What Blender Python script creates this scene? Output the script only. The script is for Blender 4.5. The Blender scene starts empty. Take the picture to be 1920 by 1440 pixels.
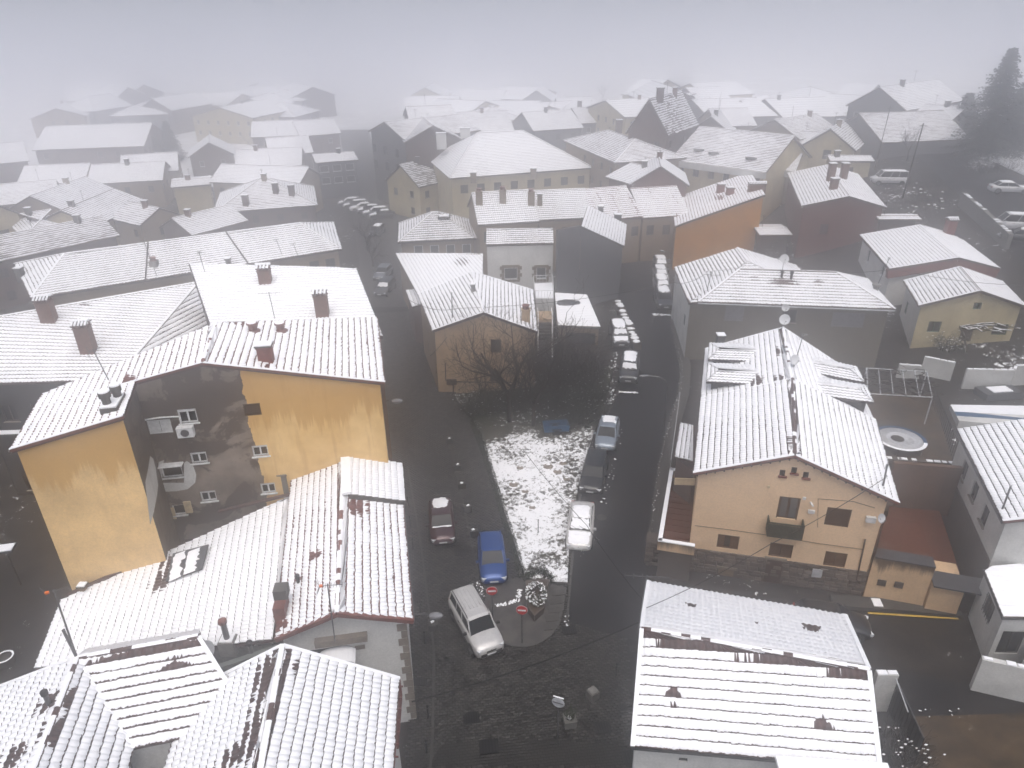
import bpy, math, random
import numpy as np
from mathutils import Vector, Matrix

# ------------------------------------------------------------------ camera, sky, sun, exposure
sc = bpy.context.scene
COL = sc.collection
CAM_Z, PITCH, ROLL, FPX = 31.0, math.radians(27.5), math.radians(-0.8), 1333.0
_fw = np.array([0, math.cos(PITCH), -math.sin(PITCH)]); _r = np.array([1.0, 0, 0]); _u = np.cross(_r, _fw)
_R = _r*math.cos(ROLL) + _u*math.sin(ROLL); _U = _u*math.cos(ROLL) - _r*math.sin(ROLL)
CAMP = np.array([0, 0, CAM_Z])
cd = bpy.data.cameras.new('camera'); cam = bpy.data.objects.new('camera', cd); COL.objects.link(cam)
cd.sensor_fit = 'HORIZONTAL'; cd.sensor_width = 36.0; cd.lens = 36.0*FPX/1920.0
cd.clip_start = 0.5; cd.clip_end = 6000
cam.matrix_world = Matrix(((_R[0], _U[0], -_fw[0], 0), (_R[1], _U[1], -_fw[1], 0), (_R[2], _U[2], -_fw[2], CAM_Z), (0, 0, 0, 1)))
sc.camera = cam

SUN_EL, SUN_ROT = math.radians(72), math.radians(176)
world = bpy.data.worlds.new('World'); sc.world = world; world.use_nodes = True
wn = world.node_tree.nodes; wl = world.node_tree.links
bg = wn['Background']
sky = wn.new('ShaderNodeTexSky'); sky.sky_type = 'NISHITA'; sky.sun_disc = False
sky.sun_elevation = SUN_EL; sky.sun_rotation = SUN_ROT; sky.air_density = 1.0; sky.dust_density = 6.0; sky.ozone_density = 1.0
hs = wn.new('ShaderNodeHueSaturation'); hs.inputs['Saturation'].default_value = 0.58    # cloud cover: nearly colourless sky
wl.new(sky.outputs[0], hs.inputs['Color']); wl.new(hs.outputs[0], bg.inputs['Color']); bg.inputs['Strength'].default_value = 0.15
sd = bpy.data.lights.new('sun', 'SUN'); sd.energy = 0.75; sd.angle = math.radians(60); sd.color = (1.0, 0.985, 0.975)
so = bpy.data.objects.new('sun', sd); COL.objects.link(so)
_d = Vector((math.sin(SUN_ROT)*math.cos(SUN_EL), math.cos(SUN_ROT)*math.cos(SUN_EL), math.sin(SUN_EL)))
so.rotation_euler = _d.to_track_quat('Z', 'Y').to_euler()
sc.view_settings.view_transform = 'Standard'; sc.view_settings.look = 'None'; sc.view_settings.gamma = 1.0
sc.view_settings.use_curve_mapping = False; sc.view_settings.exposure = 0.24
sc.render.engine = 'CYCLES'
cy = sc.cycles
cy.use_denoising = True; cy.max_bounces = 10; cy.diffuse_bounces = 3; cy.glossy_bounces = 3; cy.transmission_bounces = 3
cy.volume_bounces = 8; cy.transparent_max_bounces = 6; cy.caustics_reflective = False; cy.caustics_refractive = False
cy.use_adaptive_sampling = True; cy.adaptive_threshold = 0.02

# ------------------------------------------------------------------ survey helpers (photo point + height above street -> metres)
def ray(px, py): return _fw + _R*((px-960)/FPX) + _U*((720-py)/FPX)
def at(px, py, z=0.0):
    d = ray(px, py); return CAMP + d*((z-CAM_Z)/d[2])
def atv(px, py, A, B):
    d = ray(px, py); n = np.array([-(B[1]-A[1]), B[0]-A[0], 0]); return CAMP + d*(n.dot(np.array(A)-CAMP)/n.dot(d))
def sm(t):
    t = np.clip(t, 0, 1); return t*t*(3-2*t)
def G(x, y):
    return 1.6*sm((y-40)/32.)*sm((x+3)/9.) + 8.8*sm((x-28)/35.)*sm((y-45)/45.)
def atg(px, py, dz=0.0):
    z = 0.0
    for _ in range(12):
        p = at(px, py, z+dz); z = 0.5*z + 0.5*float(G(p[0], p[1]))
    p = at(px, py, z+dz); return np.array([p[0], p[1], z])
def proj(p):
    v = np.array(p)-CAMP; d = v.dot(_fw); return 960+FPX*v.dot(_R)/d, 720-FPX*v.dot(_U)/d
def nrm(v):
    v = np.asarray(v, float); return v/max(1e-9, np.linalg.norm(v))

# ------------------------------------------------------------------ materials
MATS = {}
def newmat(name):
    m = bpy.data.materials.new(name); m.use_nodes = True; MATS[name] = m
    n = m.node_tree.nodes; return m, n, m.node_tree.links, n['Principled BSDF']
def rgb(c): return (c[0], c[1], c[2], 1.0)
def noise(n, l, scale, detail=4, rough=.6, vec=None, dist=0.0):
    t = n.new('ShaderNodeTexNoise'); t.inputs['Scale'].default_value = scale; t.inputs['Detail'].default_value = detail
    t.inputs['Roughness'].default_value = rough; t.inputs['Distortion'].default_value = dist
    if vec is not None: l.new(vec, t.inputs['Vector'])
    return t
def ramp(n, l, fac, p0, c0, p1, c1):
    r = n.new('ShaderNodeValToRGB'); e = r.color_ramp.elements
    e[0].position = p0; e[0].color = rgb(c0); e[1].position = p1; e[1].color = rgb(c1); l.new(fac, r.inputs[0]); return r
def mixc(n, l, fac, a, b, mode='MIX'):
    m = n.new('ShaderNodeMix'); m.data_type = 'RGBA'; m.blend_type = mode
    for s, v in ((m.inputs[0], fac), (m.inputs[6], a), (m.inputs[7], b)):
        if hasattr(v, 'is_linked'): l.new(v, s)
        elif isinstance(v, (tuple, list)): s.default_value = rgb(v)
        else: s.default_value = v
    return m
def wpos(n, l, scale=(1, 1, 1)):
    g = n.new('ShaderNodeNewGeometry'); mp = n.new('ShaderNodeMapping'); mp.inputs['Scale'].default_value = scale
    l.new(g.outputs['Position'], mp.inputs['Vector']); return mp.outputs[0]
def bump(n, l, b, h, strength=.3, dist=.02):
    bn = n.new('ShaderNodeBump'); bn.inputs['Strength'].default_value = strength; bn.inputs['Distance'].default_value = dist
    l.new(h, bn.inputs['Height']); l.new(bn.outputs[0], b.inputs['Normal'])
def plain(name, c, rough=.7, var=.12, scale=3.0, metal=0.0, spec=.22, bmp=0.0):
    if name in MATS: return MATS[name]
    m, n, l, b = newmat(name)
    v = wpos(n, l); t = noise(n, l, scale, 5, .65, v)
    a = tuple(x*(1-var) for x in c); d = tuple(min(1, x*(1+var)) for x in c)
    r = ramp(n, l, t.outputs[0], .3, a, .7, d); l.new(r.outputs[0], b.inputs['Base Color'])
    b.inputs['Roughness'].default_value = rough; b.inputs['Metallic'].default_value = metal; b.inputs['Specular IOR Level'].default_value = spec
    if bmp: bump(n, l, b, t.outputs[0], bmp, .03)
    return m
def plaster(name, c, stain=(.12, .11, .10), amount=.5, streak=.5, rough=.9, patch=None, drip=None):
    """lime or cement render: blotches, vertical run marks, fine grain"""
    if name in MATS: return MATS[name]
    m, n, l, b = newmat(name)
    v = wpos(n, l); vs = wpos(n, l, (1.6, 1.6, .18))
    big = noise(n, l, .55, 6, .62, v); run = noise(n, l, 1.3, 5, .6, vs); fine = noise(n, l, 9, 4, .7, v)
    c1 = ramp(n, l, big.outputs[0], .32, tuple(x*(1-.22*amount) for x in c), .68, tuple(min(1, x*(1+.12*amount)) for x in c))
    f1 = ramp(n, l, run.outputs[0], .56, (0, 0, 0), .78, (streak, streak, streak))
    m1 = mixc(n, l, f1.outputs[0], c1.outputs[0], tuple((x*.55+s*.45) for x, s in zip(c, stain)))
    f2 = ramp(n, l, fine.outputs[0], .3, (.86, .86, .86), .7, (1.06, 1.06, 1.06))
    m2 = mixc(n, l, 1.0, m1.outputs[2], f2.outputs[0], 'MULTIPLY')
    out = m2
    if drip:                                                                  # damp tide mark: darker paint that runs down in tongues
        z_ = n.new('ShaderNodeSeparateXYZ'); l.new(v, z_.inputs[0]); dn = noise(n, l, .9, 7, .75, wpos(n, l, (1.5, 1.5, .04))); db = noise(n, l, .25, 3, .5, wpos(n, l, (1, 1, .3)))
        k1 = n.new('ShaderNodeMath'); k1.operation = 'MULTIPLY_ADD'; l.new(dn.outputs[0], k1.inputs[0]); k1.inputs[1].default_value = drip[1]; l.new(z_.outputs[2], k1.inputs[2])
        k2 = n.new('ShaderNodeMath'); k2.operation = 'MULTIPLY_ADD'; l.new(db.outputs[0], k2.inputs[0]); k2.inputs[1].default_value = drip[2]; l.new(k1.outputs[0], k2.inputs[2])
        k3 = n.new('ShaderNodeMapRange'); l.new(k2.outputs[0], k3.inputs[0]); k3.inputs[1].default_value = drip[0]; k3.inputs[2].default_value = drip[0]+.5
        k4 = n.new('ShaderNodeMath'); k4.operation = 'MULTIPLY'; l.new(k3.outputs[0], k4.inputs[0]); k4.inputs[1].default_value = drip[4]
        out = mixc(n, l, k4.outputs[0], m2.outputs[2], drip[3])
    if patch:
        p2 = noise(n, l, patch[1], 6, .7, v, 1.5); f3 = ramp(n, l, p2.outputs[0], patch[2], (0, 0, 0), patch[2]+.05, (1, 1, 1))
        out = mixc(n, l, f3.outputs[0], m2.outputs[2], patch[0])
    l.new(out.outputs[2], b.inputs['Base Color']); b.inputs['Roughness'].default_value = rough; b.inputs['Specular IOR Level'].default_value = .2
    bump(n, l, b, fine.outputs[0], .25, .02)
    return m

def build_materials():
    # snow
    m, n, l, b = newmat('snow'); v = wpos(n, l); t = noise(n, l, 2.2, 5, .6, v); t2 = noise(n, l, 30, 3, .6, v)
    r = ramp(n, l, t.outputs[0], .3, (.80, .81, .84), .7, (.88, .885, .90)); l.new(r.outputs[0], b.inputs['Base Color'])
    b.inputs['Roughness'].default_value = .75; b.inputs['Specular IOR Level'].default_value = .25; bump(n, l, b, t2.outputs[0], .3, .015)
    # roof tile (wet clay)
    for nm, c0, c1 in (('tile', (.020, .010, .009), (.075, .026, .018)), ('tile_dark', (.018, .013, .013), (.040, .024, .022)), ('tile_red', (.075, .018, .014), (.17, .045, .028))):
        m, n, l, b = newmat(nm); v = wpos(n, l); t = noise(n, l, 3.5, 5, .7, v)
        r = ramp(n, l, t.outputs[0], .3, c0, .72, c1); l.new(r.outputs[0], b.inputs['Base Color']); b.inputs['Roughness'].default_value = .65
    # cobbles (dark wet granite) + joints
    m, n, l, b = newmat('paver'); v = wpos(n, l); oi = n.new('ShaderNodeObjectInfo')
    t = noise(n, l, 1.1, 6, .7, v); t2 = noise(n, l, 14, 3, .6, v)
    r = ramp(n, l, t.outputs[0], .3, (.017, .0162, .0162), .70, (.062, .059, .056)); gi = n.new('ShaderNodeNewGeometry'); f = ramp(n, l, gi.outputs['Random Per Island'], 0, (.45, .45, .46), 1, (1.7, 1.68, 1.65))
    mm = mixc(n, l, 1.0, r.outputs[0], f.outputs[0], 'MULTIPLY'); l.new(mm.outputs[2], b.inputs['Base Color'])
    b.inputs['Roughness'].default_value = .7; b.inputs['Specular IOR Level'].default_value = .16; bump(n, l, b, t2.outputs[0], .3, .01)
    # wet asphalt
    m, n, l, b = newmat('asphalt'); v = wpos(n, l); t = noise(n, l, .35, 6, .6, v); t2 = noise(n, l, 25, 2, .6, v)
    r = ramp(n, l, t.outputs[0], .3, (.009, .0087, .0095), .7, (.026, .025, .0265)); f = ramp(n, l, t2.outputs[0], .3, (.75, .75, .75), .7, (1.25, 1.25, 1.25))
    mm = mixc(n, l, 1.0, r.outputs[0], f.outputs[0], 'MULTIPLY'); l.new(mm.outputs[2], b.inputs['Base Color'])
    rr = ramp(n, l, t.outputs[0], .35, (.5, .5, .5), .7, (.8, .8, .8)); l.new(rr.outputs[0], b.inputs['Roughness']); b.inputs['Specular IOR Level'].default_value = .15
    # earth / general ground with scraps of snow
    def ground_mat(nm, c0, c1, s0, s1, scale):
        m, n, l, b = newmat(nm); v = wpos(n, l); t = noise(n, l, .8, 6, .65, v); t2 = noise(n, l, scale, 9, .74, v, .6); t3 = noise(n, l, .12, 3, .5, v)
        r = ramp(n, l, t.outputs[0], .3, c0, .7, c1)
        ad = n.new('ShaderNodeMath'); ad.operation = 'ADD'; l.new(t2.outputs[0], ad.inputs[0])
        ms = n.new('ShaderNodeMath'); ms.operation = 'MULTIPLY_ADD'; l.new(t3.outputs[0], ms.inputs[0]); ms.inputs[1].default_value = .5; ms.inputs[2].default_value = -.25
        l.new(ms.outputs[0], ad.inputs[1])
        f = ramp(n, l, ad.outputs[0], s0, (0, 0, 0), s1, (1, 1, 1)); mm = mixc(n, l, f.outputs[0], r.outputs[0], (.80, .81, .83))
        l.new(mm.outputs[2], b.inputs['Base Color']); b.inputs['Roughness'].default_value = .9; b.inputs['Specular IOR Level'].default_value = .12
        bump(n, l, b, t2.outputs[0], .5, .05)
    m, n, l, b = newmat('joint'); b.inputs['Base Color'].default_value = (.006, .0057, .0055, 1); b.inputs['Roughness'].default_value = .9; b.inputs['Specular IOR Level'].default_value = .1
    ground_mat('earth', (.012, .0105, .0095), (.036, .031, .027), .63, .67, 1.6)
    m, n, l, b = newmat('lawn_snow'); v = wpos(n, l); t = noise(n, l, .9, 6, .65, v); t2 = noise(n, l, 3.4, 9, .72, v, .4); t3 = noise(n, l, .35, 3, .5, v); sx = n.new('ShaderNodeSeparateXYZ'); l.new(v, sx.inputs[0])
    r = ramp(n, l, t.outputs[0], .3, (.020, .020, .013), .7, (.052, .046, .031))
    mr = n.new('ShaderNodeMapRange'); l.new(sx.outputs[1], mr.inputs[0]); mr.inputs[1].default_value = 48.0; mr.inputs[2].default_value = 53.5; mr.inputs[3].default_value = 0.0; mr.inputs[4].default_value = -.26
    a1 = n.new('ShaderNodeMath'); l.new(t2.outputs[0], a1.inputs[0]); l.new(mr.outputs[0], a1.inputs[1])
    a2 = n.new('ShaderNodeMath'); a2.operation = 'MULTIPLY_ADD'; l.new(t3.outputs[0], a2.inputs[0]); a2.inputs[1].default_value = .5; a2.inputs[2].default_value = -.25; a3 = n.new('ShaderNodeMath'); l.new(a1.outputs[0], a3.inputs[0]); l.new(a2.outputs[0], a3.inputs[1])
    f = ramp(n, l, a3.outputs[0], .415, (0, 0, 0), .50, (1, 1, 1)); mm = mixc(n, l, f.outputs[0], r.outputs[0], (.80, .81, .83)); l.new(mm.outputs[2], b.inputs['Base Color']); b.inputs['Roughness'].default_value = .85; b.inputs['Specular IOR Level'].default_value = .15; bump(n, l, b, a3.outputs[0], .8, .06)
    ground_mat('lawn', (.016, .018, .010), (.034, .034, .017), .62, .66, 2.6)
    ground_mat('field', (.50, .50, .51), (.66, .66, .67), .50, .70, .15)
    ground_mat('dirt', (.030, .024, .018), (.085, .060, .038), .74, .77, 1.2)
    # glass
    m, n, l, b = newmat('glass'); b.inputs['Base Color'].default_value = (.010, .012, .014, 1); b.inputs['Roughness'].default_value = .15; b.inputs['Specular IOR Level'].default_value = .14
    m, n, l, b = newmat('glass_grey'); b.inputs['Base Color'].default_value = (.07, .08, .09, 1); b.inputs['Roughness'].default_value = .15
    m, n, l, b = newmat('dish'); b.inputs['Base Color'].default_value = (.55, .56, .57, 1); b.inputs['Roughness'].default_value = .5
    # masonry of rough stone
    m, n, l, b = newmat('stone'); v = wpos(n, l); oi = n.new('ShaderNodeObjectInfo'); t = noise(n, l, 3, 6, .7, v)
    r = ramp(n, l, oi.outputs['Random'], 0, (.05, .042, .037), 1, (.16, .13, .112)); f = ramp(n, l, t.outputs[0], .3, (.6, .6, .6), .7, (1.3, 1.3, 1.3))
    mm = mixc(n, l, 1.0, r.outputs[0], f.outputs[0], 'MULTIPLY'); l.new(mm.outputs[2], b.inputs['Base Color']); b.inputs['Roughness'].default_value = .85; bump(n, l, b, t.outputs[0], .5, .03)
    for nm, c, ro, mt in (('wood', (.085, .042, .020), .7, 0), ('wood_dark', (.035, .017, .011), .6, 0), ('wood_light', (.16, .095, .045), .7, 0), ('green_metal', (.02, .035, .028), .6, 0),
                          ('metal', (.12, .12, .125), .45, .6), ('iron', (.012, .012, .013), .5, 0), ('white_paint', (.72, .72, .72), .5, 0), ('white_pvc', (.62, .63, .63), .45, 0),
                          ('rubber', (.010, .010, .010), .8, 0), ('granite', (.13, .125, .115), .85, 0), ('concrete', (.16, .155, .145), .9, 0), ('concrete_dark', (.055, .052, .048), .9, 0),
                          ('brick', (.12, .055, .035), .9, 0), ('brick_red', (.15, .035, .025), .9, 0), ('terracotta', (.080, .027, .013), .55, 0), ('shutter_grey', (.17, .17, .18), .6, 0), ('kerb', (.060, .058, .055), .8, 0),
                          ('cable', (.008, .008, .008), .6, 0), ('bark', (.028, .021, .017), .9, 0), ('twig', (.022, .016, .014), .9, 0), ('leaf', (.020, .026, .012), .8, 0), ('needle', (.013, .022, .014), .8, 0),
                          ('yellow_paint', (.45, .30, .05), .7, 0), ('sign_red', (.42, .012, .016), .4, 0), ('orange_plastic', (.7, .16, .03), .5, 0), ('cream', (.52, .42, .27), .7, 0),
                          ('stone_block', (.20, .17, .14), .85, 0), ('ochre_stone', (.16, .115, .07), .85, 0), ('blue_paint', (.018, .07, .15), .5, 0), ('black_plastic', (.012, .012, .012), .6, 0),
                          ('grate', (.004, .004, .0045), .9, .0), ('awning_grey', (.05, .052, .058), .7, 0), ('lens', (.55, .56, .58), .15, 0), ('tail', (.25, .01, .01), .3, 0), ('chrome', (.5, .5, .5), .25, .8), ('shutter_green', (.03, .085, .05), .7, 0), ('green_render', (.10, .11, .10), .9, 0), ('mat_grey', (.42, .43, .45), .8, 0)):
        plain(nm, c, ro, .22, 4.0, mt)
    # facades
    plaster('f_yellow', (.76, .53, .265), (.16, .085, .025), .9, .35, drip=(15.1, 6.5, 2.0, (.50, .29, .09), .75))
    plaster('f_yellow_dark', (.45, .24, .065), (.13, .07, .02), 1.0, .7)
    plaster('f_grey', (.095, .082, .072), (.04, .035, .03), 1.3, .5, patch=((.060, .052, .046), .5, .52))
    plaster('f_tan', (.74, .53, .345), (.25, .16, .09), .35, .16)
    plaster('f_tan_dirty', (.60, .42, .26), (.03, .022, .015), .7, .5, drip=(3.7, 2.4, .6, (.055, .04, .028), .85))
    plaster('f_midtan', (.42, .30, .185), (.06, .04, .03), 1.0, .55)
    plaster('f_white', (.66, .655, .63), (.2, .19, .17), .5, .25)
    plaster('f_white_dirty', (.56, .56, .54), (.10, .095, .085), .9, .5)
    plaster('f_greywall', (.10, .099, .104), (.07, .07, .07), .35, .15)
    plaster('f_orange', (.44, .19, .018), (.2, .08, .02), .5, .3)
    plaster('f_olive', (.145, .128, .10), (.06, .05, .04), .6, .4)
    plaster('f_brown', (.075, .042, .034), (.03, .02, .02), .6, .4)
    plaster('f_brick', (.115, .042, .032), (.05, .02, .02), .5, .3)
    plaster('f_cream', (.46, .385, .23), (.12, .10, .06), .8, .5)
    plaster('f_tanrow', (.22, .16, .10), (.08, .06, .04), .7, .5)
    plaster('f_dark', (.030, .029, .030), (.015, .015, .015), .7, .4)
    plaster('f_stain', (.12, .075, .05), (.02, .016, .013), 1.2, .85)
    plaster('f_stone', (.085, .070, .060), (.03, .028, .025), 1.0, .5)
build_materials()
M = MATS

# ------------------------------------------------------------------ mesh helpers
class MB:
    def __init__(s): s.v = []; s.f = []; s.m = []
    def add(s, vs, fs, mi=0):
        o = len(s.v); s.v.extend([tuple(map(float, p)) for p in vs]); s.f.extend([tuple(i+o for i in f) for f in fs]); s.m.extend([mi]*len(fs)); return s
    def quad(s, a, b, c, d, mi=0): return s.add([a, b, c, d], [(0, 1, 2, 3)], mi)
    def poly(s, pts, mi=0): return s.add(pts, [tuple(range(len(pts)))], mi)
    def box(s, c, size, rz=0.0, mi=0, ax=None):
        c = np.array(c, float); hx, hy, hz = [x/2 for x in size]
        if ax is None: X = np.array([math.cos(rz), math.sin(rz), 0]); Y = np.array([-math.sin(rz), math.cos(rz), 0]); Z = np.array([0, 0, 1.])
        else: X, Y, Z = [np.array(a, float) for a in ax]
        vs = [c+X*hx*i+Y*hy*j+Z*hz*k for k in (-1, 1) for (i, j) in ((-1, -1), (1, -1), (1, 1), (-1, 1))]
        return s.add(vs, [(3, 2, 1, 0), (4, 5, 6, 7), (0, 1, 5, 4), (1, 2, 6, 5), (2, 3, 7, 6), (3, 0, 4, 7)], mi)
    def prism(s, pts, dz, mi=0, mi_side=None):
        n = len(pts); a = [np.array(p, float) for p in pts]; b = [p+np.array([0, 0, dz]) for p in a]
        s.add(a+b, [tuple(range(n-1, -1, -1)), tuple(range(n, 2*n))], mi)
        return s.add(a+b, [(i, (i+1) % n, n+(i+1) % n, n+i) for i in range(n)], mi if mi_side is None else mi_side)
    def tube(s, p, q, r0, r1=None, n=6, mi=0, cap=True):
        p = np.array(p, float); q = np.array(q, float); r1 = r0 if r1 is None else r1
        d = nrm(q-p); a = nrm(np.cross(d, [0, 0, 1] if abs(d[2]) < .9 else [1, 0, 0])); b = np.cross(d, a)
        vs = []
        for c, r in ((p, r0), (q, r1)):
            for i in range(n): t = 2*math.pi*i/n; vs.append(c+a*math.cos(t)*r+b*math.sin(t)*r)
        fs = [(i, (i+1) % n, n+(i+1) % n, n+i) for i in range(n)]
        if cap: fs += [tuple(range(n-1, -1, -1)), tuple(range(n, 2*n))]
        return s.add(vs, fs, mi)
    def path(s, pts, r, n=5, mi=0, r1=None):
        pts = [np.array(p, float) for p in pts]; k = len(pts); vs = []; fs = []
        for j, c in enumerate(pts):
            d = nrm(pts[min(k-1, j+1)]-pts[max(0, j-1)]); a = nrm(np.cross(d, [0, 0, 1] if abs(d[2]) < .95 else [1, 0, 0])); b = np.cross(d, a)
            rr = r if r1 is None else r+(r1-r)*j/(k-1)
            for i in range(n): t = 2*math.pi*i/n; vs.append(c+a*math.cos(t)*rr+b*math.sin(t)*rr)
        for j in range(k-1):
            for i in range(n): fs.append((j*n+i, j*n+(i+1) % n, (j+1)*n+(i+1) % n, (j+1)*n+i))
        return s.add(vs, fs, mi)
    def lathe(s, c, prof, n=12, mi=0, axis=(0, 0, 1)):
        c = np.array(c, float); Z = nrm(axis); X = nrm(np.cross(Z, [0, 1, 0] if abs(Z[1]) < .9 else [1, 0, 0])); Y = np.cross(Z, X); k = len(prof); vs = []; fs = []
        for r, h in prof:
            for i in range(n): t = 2*math.pi*i/n; vs.append(c+Z*h+(X*math.cos(t)+Y*math.sin(t))*r)
        for j in range(k-1):
            for i in range(n): fs.append((j*n+i, j*n+(i+1) % n, (j+1)*n+(i+1) % n, (j+1)*n+i))
        fs += [tuple(range(n-1, -1, -1)), tuple(range((k-1)*n, k*n))]
        return s.add(vs, fs, mi)
    def loft(s, rings, mi=0, cap=True):
        n = len(rings[0]); vs = [p for r in rings for p in r]; fs = []
        for j in range(len(rings)-1):
            for i in range(n): fs.append((j*n+i, j*n+(i+1) % n, (j+1)*n+(i+1) % n, (j+1)*n+i))
        if cap: fs += [tuple(range(n-1, -1, -1)), tuple(range((len(rings)-1)*n, len(rings)*n))]
        return s.add(vs, fs, mi)
def mats_of(m): return [M[x] if isinstance(x, str) else x for x in (m if isinstance(m, (list, tuple)) else [m])]
def mk(name, mb, mats, parent=None, L=(0, 0, 0), smooth=False):
    me = bpy.data.meshes.new(name); L = np.array(L, float)
    me.from_pydata((np.array(mb.v, float).reshape(-1, 3)-L).tolist(), [], mb.f)
    for m in mats_of(mats): me.materials.append(m)
    if any(mb.m): me.polygons.foreach_set('material_index', mb.m)
    if smooth: me.polygons.foreach_set('use_smooth', [True]*len(mb.f))
    me.update(); o = bpy.data.objects.new(name, me); COL.objects.link(o); o.parent = parent; return o
def np_mesh(name, V, Q, mi, mats, smooth=False):
    me = bpy.data.meshes.new(name); V = np.asarray(V, np.float32); Q = np.asarray(Q, np.int32)
    me.vertices.add(len(V)); me.vertices.foreach_set('co', V.ravel())
    me.loops.add(Q.size); me.loops.foreach_set('vertex_index', Q.ravel())
    me.polygons.add(len(Q)); me.polygons.foreach_set('loop_start', np.arange(len(Q), dtype=np.int32)*4)
    for m in mats_of(mats): me.materials.append(m)
    me.polygons.foreach_set('material_index', np.asarray(mi, np.int32)); 
    me.update(calc_edges=True); me.validate()
    return me
def tag(o, label=None, cat=None, group=None, kind=None):
    if label: o['label'] = label
    if cat: o['category'] = cat
    if group: o['group'] = group
    if kind: o['kind'] = kind
    return o
def struct(name, mb, mats, L=(0, 0, 0)): return tag(mk(name, mb, mats, None, L), kind='structure')
class Thing:
    def __init__(s, name, label, cat, loc=(0, 0, 0), group=None, rz=0.0, local=False):
        s.o = bpy.data.objects.new(name, None); COL.objects.link(s.o); s.o.empty_display_size = .3
        s.o.location = tuple(map(float, loc)); s.o.rotation_euler = (0, 0, rz)
        s.L = np.zeros(3) if local else np.array(loc, float); tag(s.o, label, cat, group)
    def part(s, name, mb, mats, parent=None, smooth=False, label=None, kind=None):
        o = mk(name, mb, mats, parent or s.o, s.L, smooth); return tag(o, label, None, None, kind)
def single(name, mb, mats, label, cat, loc, group=None, smooth=False):
    """a thing that is one mesh, origin at its base"""
    o = mk(name, mb, mats, None, loc, smooth); o.location = tuple(map(float, loc)); return tag(o, label, cat, group)
def copy_tree(o, parent=None):
    c = o.copy(); COL.objects.link(c); c.parent = parent
    for ch in list(o.children): copy_tree(ch, c)
    return c
# ------------------------------------------------------------------ roofs
def plane_of(poly):
    p = [np.array(a, float) for a in poly]; c = np.mean(p[2:], axis=0); n = np.cross(p[1]-p[0], c-p[0]); n = nrm(n)
    return (n if n[2] > 0 else -n), p[0]
def plane_z(pl, x, y):
    n, p = pl; return p[2]-(n[0]*(x-p[0])+n[1]*(y-p[1]))/n[2]
TILE_VARS = {}
def tile_rows(w, c, S, rng, gap, ts, amp, rise, ncol=1, bare=False):
    """local tile: x along eave, y up the slope, z off the roof; rows from lip foot to tile head"""
    k = ncol*S+1; u = np.arange(k)/S*w; pr = amp*(.5-.5*np.cos(2*np.pi*u/w))
    return u, pr
def tile_variant(key, w, c, S, ts, amp, rise, gap, mats, i):
    kk = (key, i)
    if kk in TILE_VARS: return TILE_VARS[kk]
    rng = np.random.default_rng(100+i); u = np.arange(S+1)/S*w; pr = amp*(.5-.5*np.cos(2*np.pi*u/w))
    g = np.clip(gap*(.5+1.1*rng.random(S+1)), .012, c*.5); dv = rng.uniform(-.012, .012); g[0] = g[-1] = gap
    V = []
    for y, z in ((np.full(S+1, dv), np.full(S+1, -.01)), (np.full(S+1, dv), pr+rise), (dv+g, pr+rise*(1-g/c)), (dv+g+.012, pr+rise*(1-g/c)+ts), (np.full(S+1, c+.01), pr+ts)):
        V.append(np.stack([u, y, z], 1))
    V = np.concatenate(V); Q = []; mi = []
    for r in range(4):
        for s in range(S): Q.append((r*(S+1)+s, r*(S+1)+s+1, (r+1)*(S+1)+s+1, (r+1)*(S+1)+s)); mi.append(0 if r < 2 else 1)
    TILE_VARS[kk] = np_mesh('tile', V, Q, mi, mats); return TILE_VARS[kk]
def smooth_noise(nu, nv, cell, rng):
    a = rng.random((int(nv/cell)+3, int(nu/cell)+3)); y = np.arange(nv)/cell; x = np.arange(nu)/cell
    y0 = y.astype(int); x0 = x.astype(int); fy = (y-y0)[:, None]; fx = (x-x0)[None, :]; fy = fy*fy*(3-2*fy); fx = fx*fx*(3-2*fx)
    return (a[y0][:, x0]*(1-fy)*(1-fx)+a[y0+1][:, x0]*fy*(1-fx)+a[y0][:, x0+1]*(1-fy)*fx+a[y0+1][:, x0+1]*fy*fx)
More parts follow.
